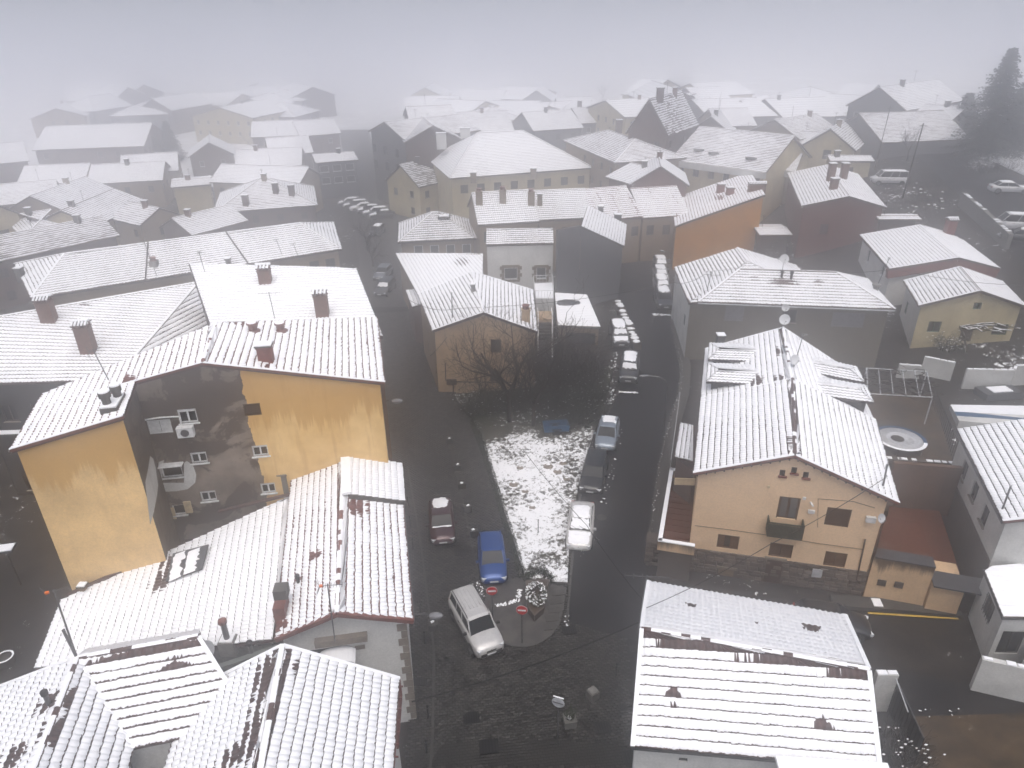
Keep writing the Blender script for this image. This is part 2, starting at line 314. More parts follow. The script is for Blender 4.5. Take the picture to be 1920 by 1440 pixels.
def tile_face(thing, roof, poly, detail=1, seed=0, melt=0.0, spots=(), gap=None, cand=None, tilem='tile', w=None, c=None, ts=None):
    P3 = [np.array(p, float) for p in poly]; n, e0 = plane_of(poly); u = nrm(P3[1]-P3[0]); v = np.cross(n, u)
    if v[2] < 0: u = -u; v = np.cross(n, u); e0 = P3[1]
    uv = np.array([((p-e0).dot(u), (p-e0).dot(v)) for p in P3]); hv = np.array([(p-e0).dot(n) for p in P3]); U0, U1 = uv[:, 0].min(), uv[:, 0].max(); V1 = uv[:, 1].max()
    w = w or (.25, .26, .5)[2-detail] if detail < 2 else (w or .25)
    c = c or .38; S = {2: 5, 1: 4, 0: 1}[detail]; ts = .03 if ts is None else ts; amp = {2: .046, 1: .055, 0: .0}[detail]; rise = .05; gap = .05 if gap is None else gap
    K = max(1, round(V1/c)); c = V1/K; NC = max(1, round((U1-U0)/w)); w = (U1-U0)/NC; rng = np.random.default_rng(seed+7)
    k = NC*S+1; us = U0+np.arange(k)/S*w; pr = amp*(.5-.5*np.cos(2*np.pi*np.arange(k)/S))
    def lim(vv):
        lo = np.full(vv.shape, 1e9); hi = np.full(vv.shape, -1e9); m = len(uv); hl = np.zeros(vv.shape); hh = np.zeros(vv.shape)
        for i in range(m):
            a, b = uv[i], uv[(i+1) % m]
            if abs(a[1]-b[1]) < 1e-6:
                msk = np.abs(vv-a[1]) < 1e-6; lo[msk] = np.minimum(lo[msk], min(a[0], b[0])); hi[msk] = np.maximum(hi[msk], max(a[0], b[0])); continue
            t = (vv-a[1])/(b[1]-a[1]); ok = (t >= -1e-6) & (t <= 1+1e-6); x = a[0]+t*(b[0]-a[0])
            h_ = hv[i]+t*(hv[(i+1) % m]-hv[i]); a1 = ok & (x < lo); hl[a1] = h_[a1]; lo[a1] = x[a1]; a2 = ok & (x > hi); hh[a2] = h_[a2]; hi[a2] = x[a2]
        return lo, hi, hl, hh
    colr = smooth_noise(k, K, 1.0, rng) if K > 0 else None
    g = gap*(.35+1.3*rng.random((K, k))); 
    nz = smooth_noise(k, K, max(3, 1.2/w*S/2), rng)*.6+smooth_noise(k, K, max(2, .4/w*S/2), rng)*.25+.15*rng.random((K, k))
    g = g*(.55+.9*smooth_noise(k, K, max(4, 2.5/w*S/2), rng))
    if melt > 0: g = np.where(nz > 1-melt*.62, c*(.3+.65*rng.random((K, k))), g)
    kc = (np.arange(K)+.5)*c
    for sp_ in spots:
        if isinstance(sp_[0], str):                                             # thawed band along a line: ('line', p, q, width, strength)
            _, lp, lq, wd, st = sp_; a2 = np.array([(np.array(lp)-e0).dot(u), (np.array(lp)-e0).dot(v)]); b2 = np.array([(np.array(lq)-e0).dot(u), (np.array(lq)-e0).dot(v)]); d2 = (b2-a2)/np.linalg.norm(b2-a2)
            dist = np.abs((us[None, :]-a2[0])*d2[1]-(kc[:, None]-a2[1])*d2[0])+.12*(rng.random((K, k))-.5)+.25*(nz-.5); along = (us[None, :]-a2[0])*d2[0]+(kc[:, None]-a2[1])*d2[1]
            g = np.where((dist < wd) & (along > -.1) & (along < np.linalg.norm(b2-a2)+.1), c*st, g); continue
        sp, rad, st = sp_
        su, sv = (np.array(sp)-e0).dot(u), (np.array(sp)-e0).dot(v); ry = rad if np.isscalar(rad) else rad[1]; rx = rad if np.isscalar(rad) else rad[0]
        d = np.sqrt(((us[None, :]-su)/rx)**2+((kc[:, None]-sv)/ry)**2)+.5*(rng.random((K, k))-.5)
        g = np.where(d < 1, c*np.clip(st*(1.25-d*.7), .1, .97), g)
    g = np.clip(g, .006, c*.97)
    dv = np.repeat(rng.uniform(-.014, .014, (K, NC)), S, axis=1); dv = np.concatenate([dv, dv[:, -1:]], 1)
    tsv = np.where(g > c*.6, .004, ts)
    v0 = (np.arange(K)*c)[:, None]+dv; pr2 = np.broadcast_to(pr, (K, k))
    rows = [(v0, np.full((K, k), -.01)), (v0, pr2+rise), (v0+g, pr2+rise*(1-g/c)), (v0+g+.012, pr2+rise*(1-g/c)+tsv), (np.broadcast_to(((np.arange(K)+1)*c+.01)[:, None], (K, k)), pr2+tsv)]
    Vall = []; Uall = []
    for vv, zz in rows:
        vc = np.clip(vv, 0, V1-1e-4); lo, hi, hl_, hh_ = [q.reshape(vc.shape) for q in lim(vc.ravel())]
        uu = np.clip(np.broadcast_to(us, vc.shape), lo, hi); warp = hl_+(hh_-hl_)*(uu-lo)/np.maximum(hi-lo, 1e-6); vq = np.where(vv < 0, vv, np.minimum(vv, V1)); Uall.append(uu)
        Vall.append(e0+uu[..., None]*u+vq[..., None]*v+(zz+.03+warp)[..., None]*n)
    Vs = np.stack(Vall, 1)          # K,5,k,3
    Us = np.stack(Uall, 1)
    idx = np.arange(K*5*k).reshape(K, 5, k)
    Q = np.stack([idx[:, :-1, :-1], idx[:, :-1, 1:], idx[:, 1:, 1:], idx[:, 1:, :-1]], -1)   # K,4,k-1,4
    wid = np.maximum(Us[:, :-1, 1:]-Us[:, :-1, :-1], Us[:, 1:, 1:]-Us[:, 1:, :-1])
    keep = wid > .004
    widmin = np.minimum(Us[:, :-1, 1:]-Us[:, :-1, :-1], Us[:, 1:, 1:]-Us[:, 1:, :-1])
    mi = np.zeros(keep.shape, np.int32); mi[:, 2:] = 1
    bare = (g[:, :-1] > c*.6)
    mi[:, 2] = np.where(bare, 0, mi[:, 2]); mi[:, 3] = np.where(g[:, :-1] > c*.9, 0, mi[:, 3])
    entry = dict(Vs=Vs, Q=Q, keep=keep, mi=mi, e0=e0, u=u, v=v, n=n, w=w, c=c, S=S, U0=U0, K=K, NC=NC, ts=ts, amp=amp, rise=rise, gap=gap, g=g, wid=widmin, tilem=tilem)
    if cand is None: flush_tiles(thing, roof, [entry])
    else: cand.append(entry)
def flush_tiles(thing, roof, entries, indiv=0):
    cands = []
    if indiv:
        for ei, e in enumerate(entries):
            full = np.abs(e['wid'].reshape(e['K'], 4, e['NC'], e['S'])-e['w']/e['S']).max(axis=(1, 3)) < 1e-4
            okg = e['g'][:, :-1].reshape(e['K'], e['NC'], e['S']).max(axis=2) < e['c']*.35
            ks, cs = np.nonzero(full & okg)
            for kk, cc in zip(ks, cs):
                p = e['e0']+e['u']*(e['U0']+(cc+.5)*e['w'])+e['v']*((kk+.5)*e['c']); x, y = proj(p)
                if 8 < x < 1912 and 8 < y < 1432: cands.append((np.linalg.norm(p-CAMP), ei, kk, cc))
        cands.sort(key=lambda t: t[0]); cands = cands[:indiv]
        rr = random.Random(5)
        for d, ei, kk, cc in cands:
            e = entries[ei]; e['keep'].reshape(e['K'], 4, e['NC'], e['S'])[kk, :, cc, :] = False
            me = tile_variant((round(e['w'], 3), round(e['c'], 3), e['tilem'], e['gap']), e['w'], e['c'], e['S'], e['ts'], e['amp'], e['rise'], e['gap'], [e['tilem'], 'snow'], rr.randrange(8))
            o = bpy.data.objects.new('tile', me); COL.objects.link(o); o.parent = roof
            p = e['e0']+e['u']*(e['U0']+cc*e['w'])+e['v']*(kk*e['c'])+e['n']*.03-thing.L
            i0 = (kk*5+4)*(e['NC']*e['S']+1)+cc*e['S']; V_ = e['Vs'].reshape(-1, 3); a_, b_ = V_[i0], V_[i0+e['S']]; c_ = V_[(kk*5+0)*(e['NC']*e['S']+1)+cc*e['S']]
            uu = nrm(b_-a_); vv = a_-e['n']*e['ts']-(c_+e['n']*.01); vv = nrm(vv-uu*vv.dot(uu)); nn = np.cross(uu, vv); p = c_+nn*.01-thing.L
            o.matrix_basis = Matrix([[uu[i], vv[i], nn[i], p[i]] for i in range(3)]+[[0, 0, 0, 1]])
    for e in entries:
        V = e['Vs'].reshape(-1, 3)-thing.L; kp = e['keep'].ravel(); Q = e['Q'].reshape(-1, 4)[kp]; mi = e['mi'].ravel()[kp]
        used = np.unique(Q); rm = np.full(len(V), -1); rm[used] = np.arange(len(used))
        me = np_mesh('tiles', V[used], rm[Q], mi, [e['tilem'], 'snow'])
        o = bpy.data.objects.new('tiles', me); COL.objects.link(o); o.parent = roof; o['kind'] = 'stuff'
CAPS = {}
def cap_mesh(L, r, tilem, var=0, bare=False):
    key = (round(L, 2), r, tilem, var, bare)
    if key in CAPS: return CAPS[key]
    mb = MB(); n = 9; rnd = random.Random(var); ra, rb = r*.92, r*1.08
    A = [(-.015, ra*math.cos(math.pi*i/n), ra*math.sin(math.pi*i/n)) for i in range(n+1)]; B = [(L+.03, rb*math.cos(math.pi*i/n), rb*math.sin(math.pi*i/n)) for i in range(n+1)]
    for i in range(n): mb.quad(A[i], A[i+1], B[i+1], B[i], 0)
    lo, hi = (2+rnd.randint(0, 1), 7-rnd.randint(0, 1)); t = .028; g = rnd.uniform(.015, .05)
    if bare: lo, hi = (4, 4) if var < 3 else (5, 7)
    def s(p, k): f = 1+k*t/r; return (p[0], p[1]*f, p[2]*f)
    for i in range(lo, hi):
        a, b, c, d = [s(q, 1) for q in (A[i], A[i+1], B[i+1], B[i])]; c = (c[0]-g, c[1], c[2]); d = (d[0]-g, d[1], d[2]); mb.quad(a, b, c, d, 1)
        mb.quad(d, c, (c[0], B[i+1][1], B[i+1][2]), (d[0], B[i][1], B[i][2]), 1)
    for i, q in (((lo, 0), (hi, 1)) if hi > lo else ()):
        a, b = s(A[i], 1), s(B[i], 1); b = (b[0]-g, b[1], b[2]); mb.quad(A[i], a, b, B[i], 1)
    o = mk('ridge_tile', mb, [tilem, 'snow']); me = o.data; bpy.data.objects.remove(o); CAPS[key] = me; return me
def ridge_caps(thing, roof, p, q, tilem='tile', r=.12, step=.40, lift=.05, indiv=True, bare=0.0):
    p = np.array(p, float); q = np.array(q, float); d = q-p; ln = np.linalg.norm(d); d = d/ln; N = max(1, round(ln/step)); L = ln/N
    y = nrm(np.cross([0, 0, 1], d)); z = np.cross(d, y); rr = random.Random(int(ln*100))
    if indiv:
        for i in range(N):
            o = bpy.data.objects.new('ridge_tile', cap_mesh(L, r, tilem, rr.randrange(4), rr.random() < bare)); COL.objects.link(o); o.parent = roof
            c = p+d*(i*L)+z*(lift-.03)-thing.L; o.matrix_basis = Matrix([[d[k], y[k], z[k], c[k]] for k in range(3)]+[[0, 0, 0, 1]])
    else:
        mb = MB(); m = 6
        for i in range(m):
            a0, a1 = math.pi*i/m, math.pi*(i+1)/m; f = lambda a, c: c+y*math.cos(a)*r*1.1+z*(math.sin(a)*r*1.1+lift)
            mb.quad(f(a0, p), f(a1, p), f(a1, q), f(a0, q), 1 if 1 <= i <= 4 and rr.random() < .85 else 0)
        thing.part('ridge', mb, [tilem, 'snow'], roof)

# ------------------------------------------------------------------ walls with real openings
def inset(ring, oh):
    n = len(ring); ctr = np.mean([p[:2] for p in ring], axis=0); L = []
    for i in range(n):
        a, b = np.array(ring[i][:2]), np.array(ring[(i+1) % n][:2]); d = nrm(b-a); nn = np.array([-d[1], d[0]])
        if nn.dot(ctr-a) < 0: nn = -nn
        o = oh[i] if isinstance(oh, (list, tuple)) else oh; L.append((a+nn*o, d))
    out = []
    for i in range(n):
        (a, d), (b, e) = L[i-1], L[i]; det = d[0]*(-e[1])+e[0]*d[1]
        t = ((b[0]-a[0])*(-e[1])+e[0]*(b[1]-a[1]))/det if abs(det) > 1e-9 else 0
        out.append(a+d*t)
    return out
def wall_mesh(mb, p, q, zb, topf, ops, mi, ctr, depth=.14):
    """p,q plan points; topf(x,y) roof height; ops: (s0,s1,z0,z1)"""
    p = np.array(p, float); q = np.array(q, float); ln = np.linalg.norm(q-p); d = (q-p)/ln; nn = np.array([d[1], -d[0]])
    if nn.dot(ctr-p) > 0: nn = -nn
    def X(s, z, o=0.0): return (p[0]+d[0]*s+nn[0]*o, p[1]+d[1]*s+nn[1]*o, z)
    T = lambda s: topf(p[0]+d[0]*s, p[1]+d[1]*s)
    bs = {0.0, ln}
    for o in ops: bs |= {max(0, o[0]), min(ln, o[1])}
    N = max(4, int(ln/1.2))
    prev = None
    for i in range(N+1):                                                   # kinks of the roof line
        s = ln*i/N; 
        if 0 < i < N:
            s0, s1 = ln*(i-1)/N, ln*(i+1)/N
            if abs(T(s0)+T(s1)-2*T(s)) > 1e-3: 
                ss = np.linspace(s0, s1, 41); t = np.array([T(x) for x in ss]); k = np.abs(np.diff(t, 2)).argmax()+1; bs.add(float(ss[k]))
    bs = sorted(bs)
    for a, b in zip(bs, bs[1:]):
        if b-a < 1e-4: continue
        zs = [zb]; holes = [o for o in ops if o[0] < (a+b)/2 < o[1]]
        for o in sorted(holes, key=lambda o: o[2]):
            if o[2] > zs[-1]+1e-3: mb.quad(X(a, zs[-1]), X(b, zs[-1]), X(b, o[2]), X(a, o[2]), mi)
            zs.append(o[3])
        mb.quad(X(a, zs[-1]), X(b, zs[-1]), X(b, max(T(b), zs[-1])), X(a, max(T(a), zs[-1])), mi)
    for (a, b, c, e) in ops:
        for (s0, z0), (s1, z1) in (((a, c), (b, c)), ((b, c), (b, e)), ((b, e), (a, e)), ((a, e), (a, c))):
            mb.quad(X(s0, z0), X(s1, z1), X(s1, z1, -depth), X(s0, z0, -depth), mi)
    return d, nn
def window(thing, c, d, nn, w, h, kind, depth=.14, lab=None):
    """c centre on the outer wall face; d along the wall, nn outwards"""
    D = np.array([d[0], d[1], 0.]); N = np.array([nn[0], nn[1], 0.]); Z = np.array([0, 0, 1.]); c = np.array(c, float); ax = (D, N, Z)
    def bx(mb, s, z, sw, sh, o, t, mi=0): return mb.box(c+D*s+Z*z+N*o, (sw, t, sh), ax=ax, mi=mi)
    if kind in ('pvc', 'brown', 'dark', 'grille', 'stonewin', 'white1', 'green'):
        fm = {'pvc': 'white_pvc', 'white1': 'white_pvc', 'brown': 'wood_dark', 'dark': 'iron', 'grille': 'wood_dark', 'stonewin': 'wood', 'green': 'shutter_green'}[kind]
        mb = MB(); t = .07
        for s, z, sw, sh in ((-w/2+t/2, 0, t, h), (w/2-t/2, 0, t, h), (0, h/2-t/2, w-2*t, t), (0, -h/2+t/2, w-2*t, t)): bx(mb, s, z, sw, sh, -.10, .06)
        if kind != 'white1' and w > .5: bx(mb, 0, 0, t*1.2, h-2*t, -.10, .056)
        f = thing.part('window', mb, fm, label=lab)
        g = MB(); bx(g, 0, 0, w-.02, h-.02, -.125, .02); thing.part('pane', g, 'glass', f)
        if kind in ('pvc', 'white1', 'stonewin', 'brown'):
            sl = MB(); bx(sl, 0, -h/2-.03, w+.16, .06, .02, .18); thing.part('sill', sl, {'pvc': 'white_pvc', 'white1': 'white_pvc'}.get(kind, 'stone_block'), f)
        if kind == 'pvc':
            bl = MB(); bx(bl, 0, h/2-h*.11, w-.04, h*.2, -.07, .03); thing.part('roller_blind', bl, 'white_pvc', f)
        if kind == 'grille':
            gr = MB()
            for i in range(5): bx(gr, -w/2+w*(i+.5)/5, 0, .025, h, .03, .025)
            for z in (-h*.3, h*.3): bx(gr, 0, z, w, .025, .03, .02)
            thing.part('grille', gr, 'iron', f)
        return f
    if kind in ('shut', 'shut_half', 'louver', 'roller', 'garage'):
        fm = {'shut': 'wood', 'shut_half': 'wood', 'louver': 'white_pvc', 'roller': 'wood_dark', 'garage': 'shutter_grey'}[kind]
        mb = MB(); t = .06
        for s, z, sw, sh in ((-w/2+t/2, 0, t, h), (w/2-t/2, 0, t, h), (0, h/2-t/2, w-2*t, t), (0, -h/2+t/2, w-2*t, t)): bx(mb, s, z, sw, sh, -.06, .08)
        f = thing.part('window', mb, fm, label=lab)
        if kind == 'shut_half': spans = ((-w/2+t, -w*.17), (w*.10, w/2-t))
        elif kind in ('roller', 'garage'): spans = ((-w/2+t, w/2-t),)
        else: spans = ((-w/2+t, -.012), (.012, w/2-t))
        g = MB(); bx(g, 0, 0, w-.02, h-.02, -.125, .02); thing.part('pane', g, 'glass', f)
        for a, b in spans:
            sh_ = MB(); ns = max(5, int(h/.09)); bx(sh_, (a+b)/2, 0, b-a, h-2*t, -.085, .015)
            for i in range(ns): bx(sh_, (a+b)/2, -h/2+t+(h-2*t)*(i+.5)/ns, b-a-.03, (h-2*t)/ns*.6, -.068, .03)
            thing.part('shutter', sh_, fm, f)
        return f
    if kind in ('door', 'doorglass'):
        mb = MB(); bx(mb, 0, 0, w-.12, h-.06, -.11, .05); bx(mb, -w*.2, h*.2, w*.28, h*.36, -.08, .02); bx(mb, w*.2, h*.2, w*.28, h*.36, -.08, .02); bx(mb, -w*.2, -h*.24, w*.28, h*.3, -.08, .02); bx(mb, w*.2, -h*.24, w*.28, h*.3, -.08, .02)
        f = thing.part('door', mb, 'wood_dark', label=lab)
        fr = MB(); bx(fr, -w/2+.03, 0, .06, h, -.08, .10); bx(fr, w/2-.03, 0, .06, h, -.08, .10); bx(fr, 0, h/2-.03, w-.12, .06, -.08, .10); thing.part('frame', fr, 'wood', f)
        hd = MB(); bx(hd, w*.38, 0, .03, .14, -.06, .06); thing.part('handle', hd, 'chrome', f)
        if kind == 'doorglass':
            for sx in (-1, 1): gp = MB(); bx(gp, sx*w*.22, .02, w*.3, h*.86, -.062, .02); thing.part('pane', gp, 'glass_grey', f)
        return f

# ------------------------------------------------------------------ houses
class House(Thing):
    def __init__(s, name, label, cat, corner, group=None):
        s.z0 = float(G(corner[0], corner[1])); super().__init__(name, label, cat, (corner[0], corner[1], s.z0), group)
        s.cand = []; s.nseed = int(abs(corner[0]*37+corner[1]*91)) % 1000
    def block(s, ring, faces, ridges=(), wall='f_white', zb=None, oh=.35, detail=1, melt=0, spots=(), gap=None, ops=None, tilem='tile', fascia=True, slab='tile', indiv=0, no_walls=(), c=None, ts=None, caps_indiv=None, wall_depth=.14, bare_ridge=.15):
        """ring: roof corners (x,y,z); faces: polygons with the eave first; ridges: (p,q) capped lines"""
        ring = [np.array(p, float) for p in ring]; planes = [plane_of(f) for f in faces]
        topf = lambda x, y: min(plane_z(p, x, y) for p in planes)-.14
        zb = zb if zb is not None else min(float(G(p[0], p[1])) for p in ring)-.3
        wr = inset(ring, oh); ctr = np.mean(wr, axis=0); mb = MB(); wins = []
        wl_ = wall if isinstance(wall, (list, tuple)) else [wall]*len(ring); ms = sorted(set(wl_))
        for i in range(len(ring)):
            if i in no_walls: continue
            p, q = wr[i], wr[(i+1) % len(ring)]; o2 = []; ln = np.linalg.norm(q-p); dd = (q-p)/ln
            for op in (ops or {}).get(i, ()):
                if isinstance(op[0], str): continue
                px, py, w, h, kind = op[:5]
                c3 = atv(px, py, (p[0], p[1], 0), (q[0], q[1], 0)); sc_ = (c3[:2]-p).dot(dd)
                if sc_-w/2 < .05 or sc_+w/2 > ln-.05: continue
                o2.append((sc_-w/2, sc_+w/2, c3[2]-h/2, c3[2]+h/2)); wins.append((i, c3, w, h, kind))
            d, nn = wall_mesh(mb, p, q, zb, topf, o2, ms.index(wl_[i]), ctr, wall_depth)
            wins = [(a if len(a) > 5 else a+(d, nn)) for a in wins]
        s.wall_ring = wr; s.topf = topf
        s.wallo = s.part('wall', mb, ms)
        for (i, c3, w, h, kind, d, nn) in wins: window(s, c3, d, nn, w, h, kind)
        rb = MB()
        for f in [g_ for f_ in faces for g_ in ([f_] if len(f_) != 4 else [[f_[0]+(f_[3]-f_[0])*k/6, f_[1]+(f_[2]-f_[1])*k/6, f_[1]+(f_[2]-f_[1])*(k+1)/6, f_[0]+(f_[3]-f_[0])*(k+1)/6] for k in range(6)])]:   # boarded roof slab under the tiles
            n, _ = plane_of(f); a = [np.array(p, float)-n*.06 for p in f]; b = [p-n*.10 for p in a]; k = len(a)
            rb.add(a+b, [tuple(range(k)), tuple(range(2*k-1, k-1, -1))]+[(i, k+i, k+(i+1) % k, (i+1) % k) for i in range(k)])
        roof = s.part('roof', rb, slab); s.roof = roof; ent = []
        for fi, f in enumerate(faces): tile_face(s, roof, f, detail, s.nseed+fi*13, melt if np.isscalar(melt) else melt[fi], spots, gap, ent, tilem, c=c, ts=ts)
        flush_tiles(s, roof, ent, indiv)
        ci = (detail == 2) if caps_indiv is None else caps_indiv
        for r in ridges: ridge_caps(s, roof, r[0], r[1], tilem, indiv=ci, bare=bare_ridge)
        return s
    def strip(s, name, p, q, w, h, mat, parent=None, lift=0):
        p = np.array(p, float); q = np.array(q, float); d = nrm(q-p); y = nrm(np.cross([0, 0, 1], d)); z = np.cross(d, y); mb = MB()
        mb.box((p+q)/2+z*lift, (np.linalg.norm(q-p), w, h), ax=(d, y, z)); return s.part(name, mb, mat, parent)
    def verge(s, p, q, mat='tile', w=.16, h=.16, snow=True):
        o = s.strip('verge', p, q, w, h, mat, s.roof, .02)
        if snow: s.strip('verge_snow', p, q, w+.02, .04, 'snow', s.roof, .02+h/2+.02)
        return o
    def gutter(s, p, q, mat='metal', down=None):
        mb = MB(); p = np.array(p, float); q = np.array(q, float); mb.tube(p-[0, 0, .1], q-[0, 0, .1], .07, n=6); g = s.part('gutter', mb, mat, s.roof); return g
def tri_up(P_, z): return np.array([P_[0], P_[1], z])
def gable(h, A, B, C, D, R1, R2, hip=(False, False), **k):
    """front edge A-B, back edge D-C; ridge R1 (front) to R2 (back)"""
    faces = [[D, A, R1, R2], [B, C, R2, R1]]; rid = [(R1, R2)]
    if hip[0]: faces.append([A, B, R1]); rid += [(A, R1), (B, R1)]
    if hip[1]: faces.append([C, D, R2]); rid += [(C, R2), (D, R2)]
    h.block([A, B, C, D], faces, rid, **k)
    if k.get('fascia', True):
        for on, a, b, r in ((not hip[0], A, B, R1), (not hip[1], D, C, R2)):
            if on: h.verge(a, r, k.get('tilem', 'tile')); h.verge(b, r, k.get('tilem', 'tile'))
    return h
def shed(h, A, B, C, D, **k):
    """eave A-B low side, D-C high side"""
    h.block([A, B, C, D], [[A, B, C, D]], [], **k)
    return h
def rect(A, B, depth, z=None):
    A = np.array(A, float); B = np.array(B, float); d = nrm([B[0]-A[0], B[1]-A[1], 0]); n = np.array([-d[1], d[0], 0])
    if n[1] < 0: n = -n
    return B+n*depth, A+n*depth
def simple_house(name, label, A, B, z, depth, rise, orient='x', hip=False, wall='f_tanrow', zb=None, detail=0, cat='house', group=None, ops=None, base_wall=None, oh=.4, auto=True, **k):
    """A,B: photo points of the front eave corners at height z; ridge along the front ('x') or running back ('y')"""
    zA, zB = z if isinstance(z, (tuple, list)) else (z, z)
    A3, B3 = at(A[0], A[1], zA), at(B[0], B[1], zB); C3, D3 = rect(A3, B3, depth); m = (A3+B3+C3+D3)/4; W = np.linalg.norm(B3-A3)
    h = House(name, label, cat, (m[0], m[1]), group); up = np.array([0, 0, rise])
    if orient == 'x':
        R1, R2 = (A3+D3)/2+up, (B3+C3)/2+up; ins = depth/2 if hip else 0; dv = nrm(R2-R1); R1 = R1+dv*ins; R2 = R2-dv*ins
        # front slope eave A-B
        faces = [[A3, B3, R2, R1], [C3, D3, R1, R2]]; rid = [(R1, R2)]
        if hip: faces += [[D3, A3, R1], [B3, C3, R2]]; rid += [(A3, R1), (B3, R2), (C3, R2), (D3, R1)]
    else:
        R1, R2 = (A3+B3)/2+up, (D3+C3)/2+up; ins = W/2 if hip else 0; dv = nrm(R2-R1); R1 = R1+dv*ins; R2 = R2-dv*ins*0
        faces = [[D3, A3, R1, R2], [B3, C3, R2, R1]]; rid = [(R1, R2)]
        if hip: faces += [[A3, B3, R1]]; rid += [(A3, R1), (B3, R1)]
    if ops is None and auto:
        ops = {}; wr_ = inset([A3, B3, C3, D3], oh); rw_ = random.Random(int(A[0]*3+A[1]))
        for e in (0, 1, 3):
            p_, q_ = wr_[e], wr_[(e+1) % 4]; ln_ = np.linalg.norm(q_-p_); n_ = max(1, int(ln_/3.2)); ztop = min(zA, zB)-.9; lst = []; kd = rw_.choice(['dark', 'white1', 'brown'])
            gz = float(G(m[0], m[1]))
            while ztop-.6 > gz+.8 and len(lst) < 14:
                for j in range(n_):
                    if rw_.random() < .8: q3 = p_+(q_-p_)*(j+.5)/n_; x_, y_ = proj((q3[0], q3[1], ztop-.6)); lst.append((x_, y_, .95, 1.15, kd))
                ztop -= 2.8
            ops[e] = lst
    h.block([A3, B3, C3, D3], faces, rid, wall=wall, zb=zb, detail=detail, ops=ops, oh=oh, **k)
    if auto and detail == 0:
        rw_ = random.Random(int(A[0])); p_ = R1+(R2-R1)*rw_.uniform(.2, .8); antenna(h, p_, p_+np.array([0, 0, rw_.uniform(1.2, 2.2)]), .7, rw_.random()*3, 'bar')
        if rw_.random() < .6: p_ = R1+(R2-R1)*rw_.uniform(.15, .85); chimney(h, p_+np.array([0, -.5, -.3]), .7, .6, 1.1, rw_.choice(['brick', 'f_tanrow', 'concrete_dark']), 'slab')
    h.c = (A3, B3, C3, D3, R1, R2); return h
def chimney(h, p, w, d, hh, mat='brick', cap='tile', rz=0.0, sink=.5, lab=None):
    p = np.array(p, float); mb = MB(); mb.box(p+[0, 0, (hh-sink)/2], (w, d, hh+sink), rz); mb.box(p+[0, 0, hh-.06], (w+.08, d+.08, .08), rz)
    o = h.part('chimney', mb, mat, label=lab); t = p+[0, 0, hh]
    X = np.array([math.cos(rz), math.sin(rz), 0]); Y = np.array([-math.sin(rz), math.cos(rz), 0])
    if cap == 'tile':                                                       # little open tile roof
        lg = MB()
        for i in (-1, 1):
            for j in (-1, 1): lg.box(t+X*i*(w/2-.06)+Y*j*(d/2-.06)+[0, 0, .11], (.10, .10, .22), rz)
        h.part('cap_leg', lg, mat, o)
        cp = MB(); n = max(4, int(w/.17)); hw = d/2+.16
        for i in range(n):
            xx = -w/2-.08+(w+.16)*(i+.5)/n
            for j in (-1, 1):
                a = t+X*xx+Y*j*hw+[0, 0, .17]; b = t+X*xx+[0, 0, .17+hw*.42]; cp.tube(a, b, .085, n=6, mi=0); cp.tube(a+[0, 0, .045], b+[0, 0, .045], .07, n=6, mi=1)
        cp.tube(t-X*(w/2+.12)+[0, 0, .2+hw*.42], t+X*(w/2+.12)+[0, 0, .2+hw*.42], .10, n=6, mi=1)
        h.part('cap', cp, ['tile', 'snow'], o)
    elif cap == 'slab':
        cp = MB(); cp.box(t+[0, 0, .03], (w+.16, d+.16, .07), rz); h.part('cap', cp, 'concrete_dark', o)
        cs = MB(); cs.box(t+[0, 0, .10], (w+.10, d+.10, .07), rz); h.part('cap_snow', cs, 'snow', o)
    elif cap == 'pot':
        cp = MB(); cp.lathe(t, [(w*.42, 0), (w*.36, .25), (w*.46, .28), (w*.46, .34)], 10); h.part('pot', cp, 'tile_red', o)
    return o
def flue(h, p, r, hh, mat='metal', cap='tile_red', base=None):
    p = np.array(p, float); mb = MB(); mb.tube(p-[0, 0, .3], p+[0, 0, hh], r, n=10); o = h.part('flue_pipe', mb, mat)
    c = MB(); c.lathe(p+[0, 0, hh-.02], [(r*1.45, 0), (r*1.5, .16), (r*1.1, .2)], 10); h.part('cowl', c, cap, o)
    if base:
        b = MB(); b.box(p+[0, 0, base[2]/2-.15], base[:2]+(base[2]+.3,)); h.part('flue_base', b, 'concrete', o)
        b = MB(); b.box(p+[0, 0, base[2]+.04], (base[0]*.8, base[1]*.8, .06)); h.part('snow_cap', b, 'snow', o)
    return o
def antenna(h, p, q, boom=1.2, az=0.6, kind='yagi', r=.028, tip=None):
    """mast from p to q, yagi on top"""
    p = np.array(p, float); q = np.array(q, float); mb = MB(); mb.tube(p, q, r, n=6); o = h.part('antenna_mast', mb, 'metal')
    X = np.array([math.cos(az), math.sin(az), 0]); Y = np.array([-math.sin(az), math.cos(az), 0]); a = MB(); c = q-[0, 0, .08]
    if kind == 'yagi':
        a.tube(c-X*boom*.35, c+X*boom*.65, .014, n=5)
        for i in range(9): a.tube(c+X*boom*(-.35+i/8)-Y*.14, c+X*boom*(-.35+i/8)+Y*.14, .008, n=4)
        for j in (-1, 1):
            a.tube(c-X*boom*.35, c-X*boom*.5+[0, 0, .3*j], .01, n=4)
            for i in range(4): e = c-X*boom*(.35+.15*i/3)+np.array([0, 0, .3*j*i/3]); a.tube(e-Y*.2, e+Y*.2, .007, n=4)
        if tip: b = MB(); b.box(c-X*boom*.3, (.14, .08, .10), az); h.part('dipole_box', b, 'orange_plastic', o)
    else:
        a.tube(c-X*boom*.5, c+X*boom*.5, .014, n=5)
        for i in range(6): a.tube(c+X*boom*(-.5+i/5)+[0, 0, .16], c+X*boom*(-.5+i/5)-[0, 0, .16], .008, n=4)
    h.part('antenna', a, 'metal', o); return o
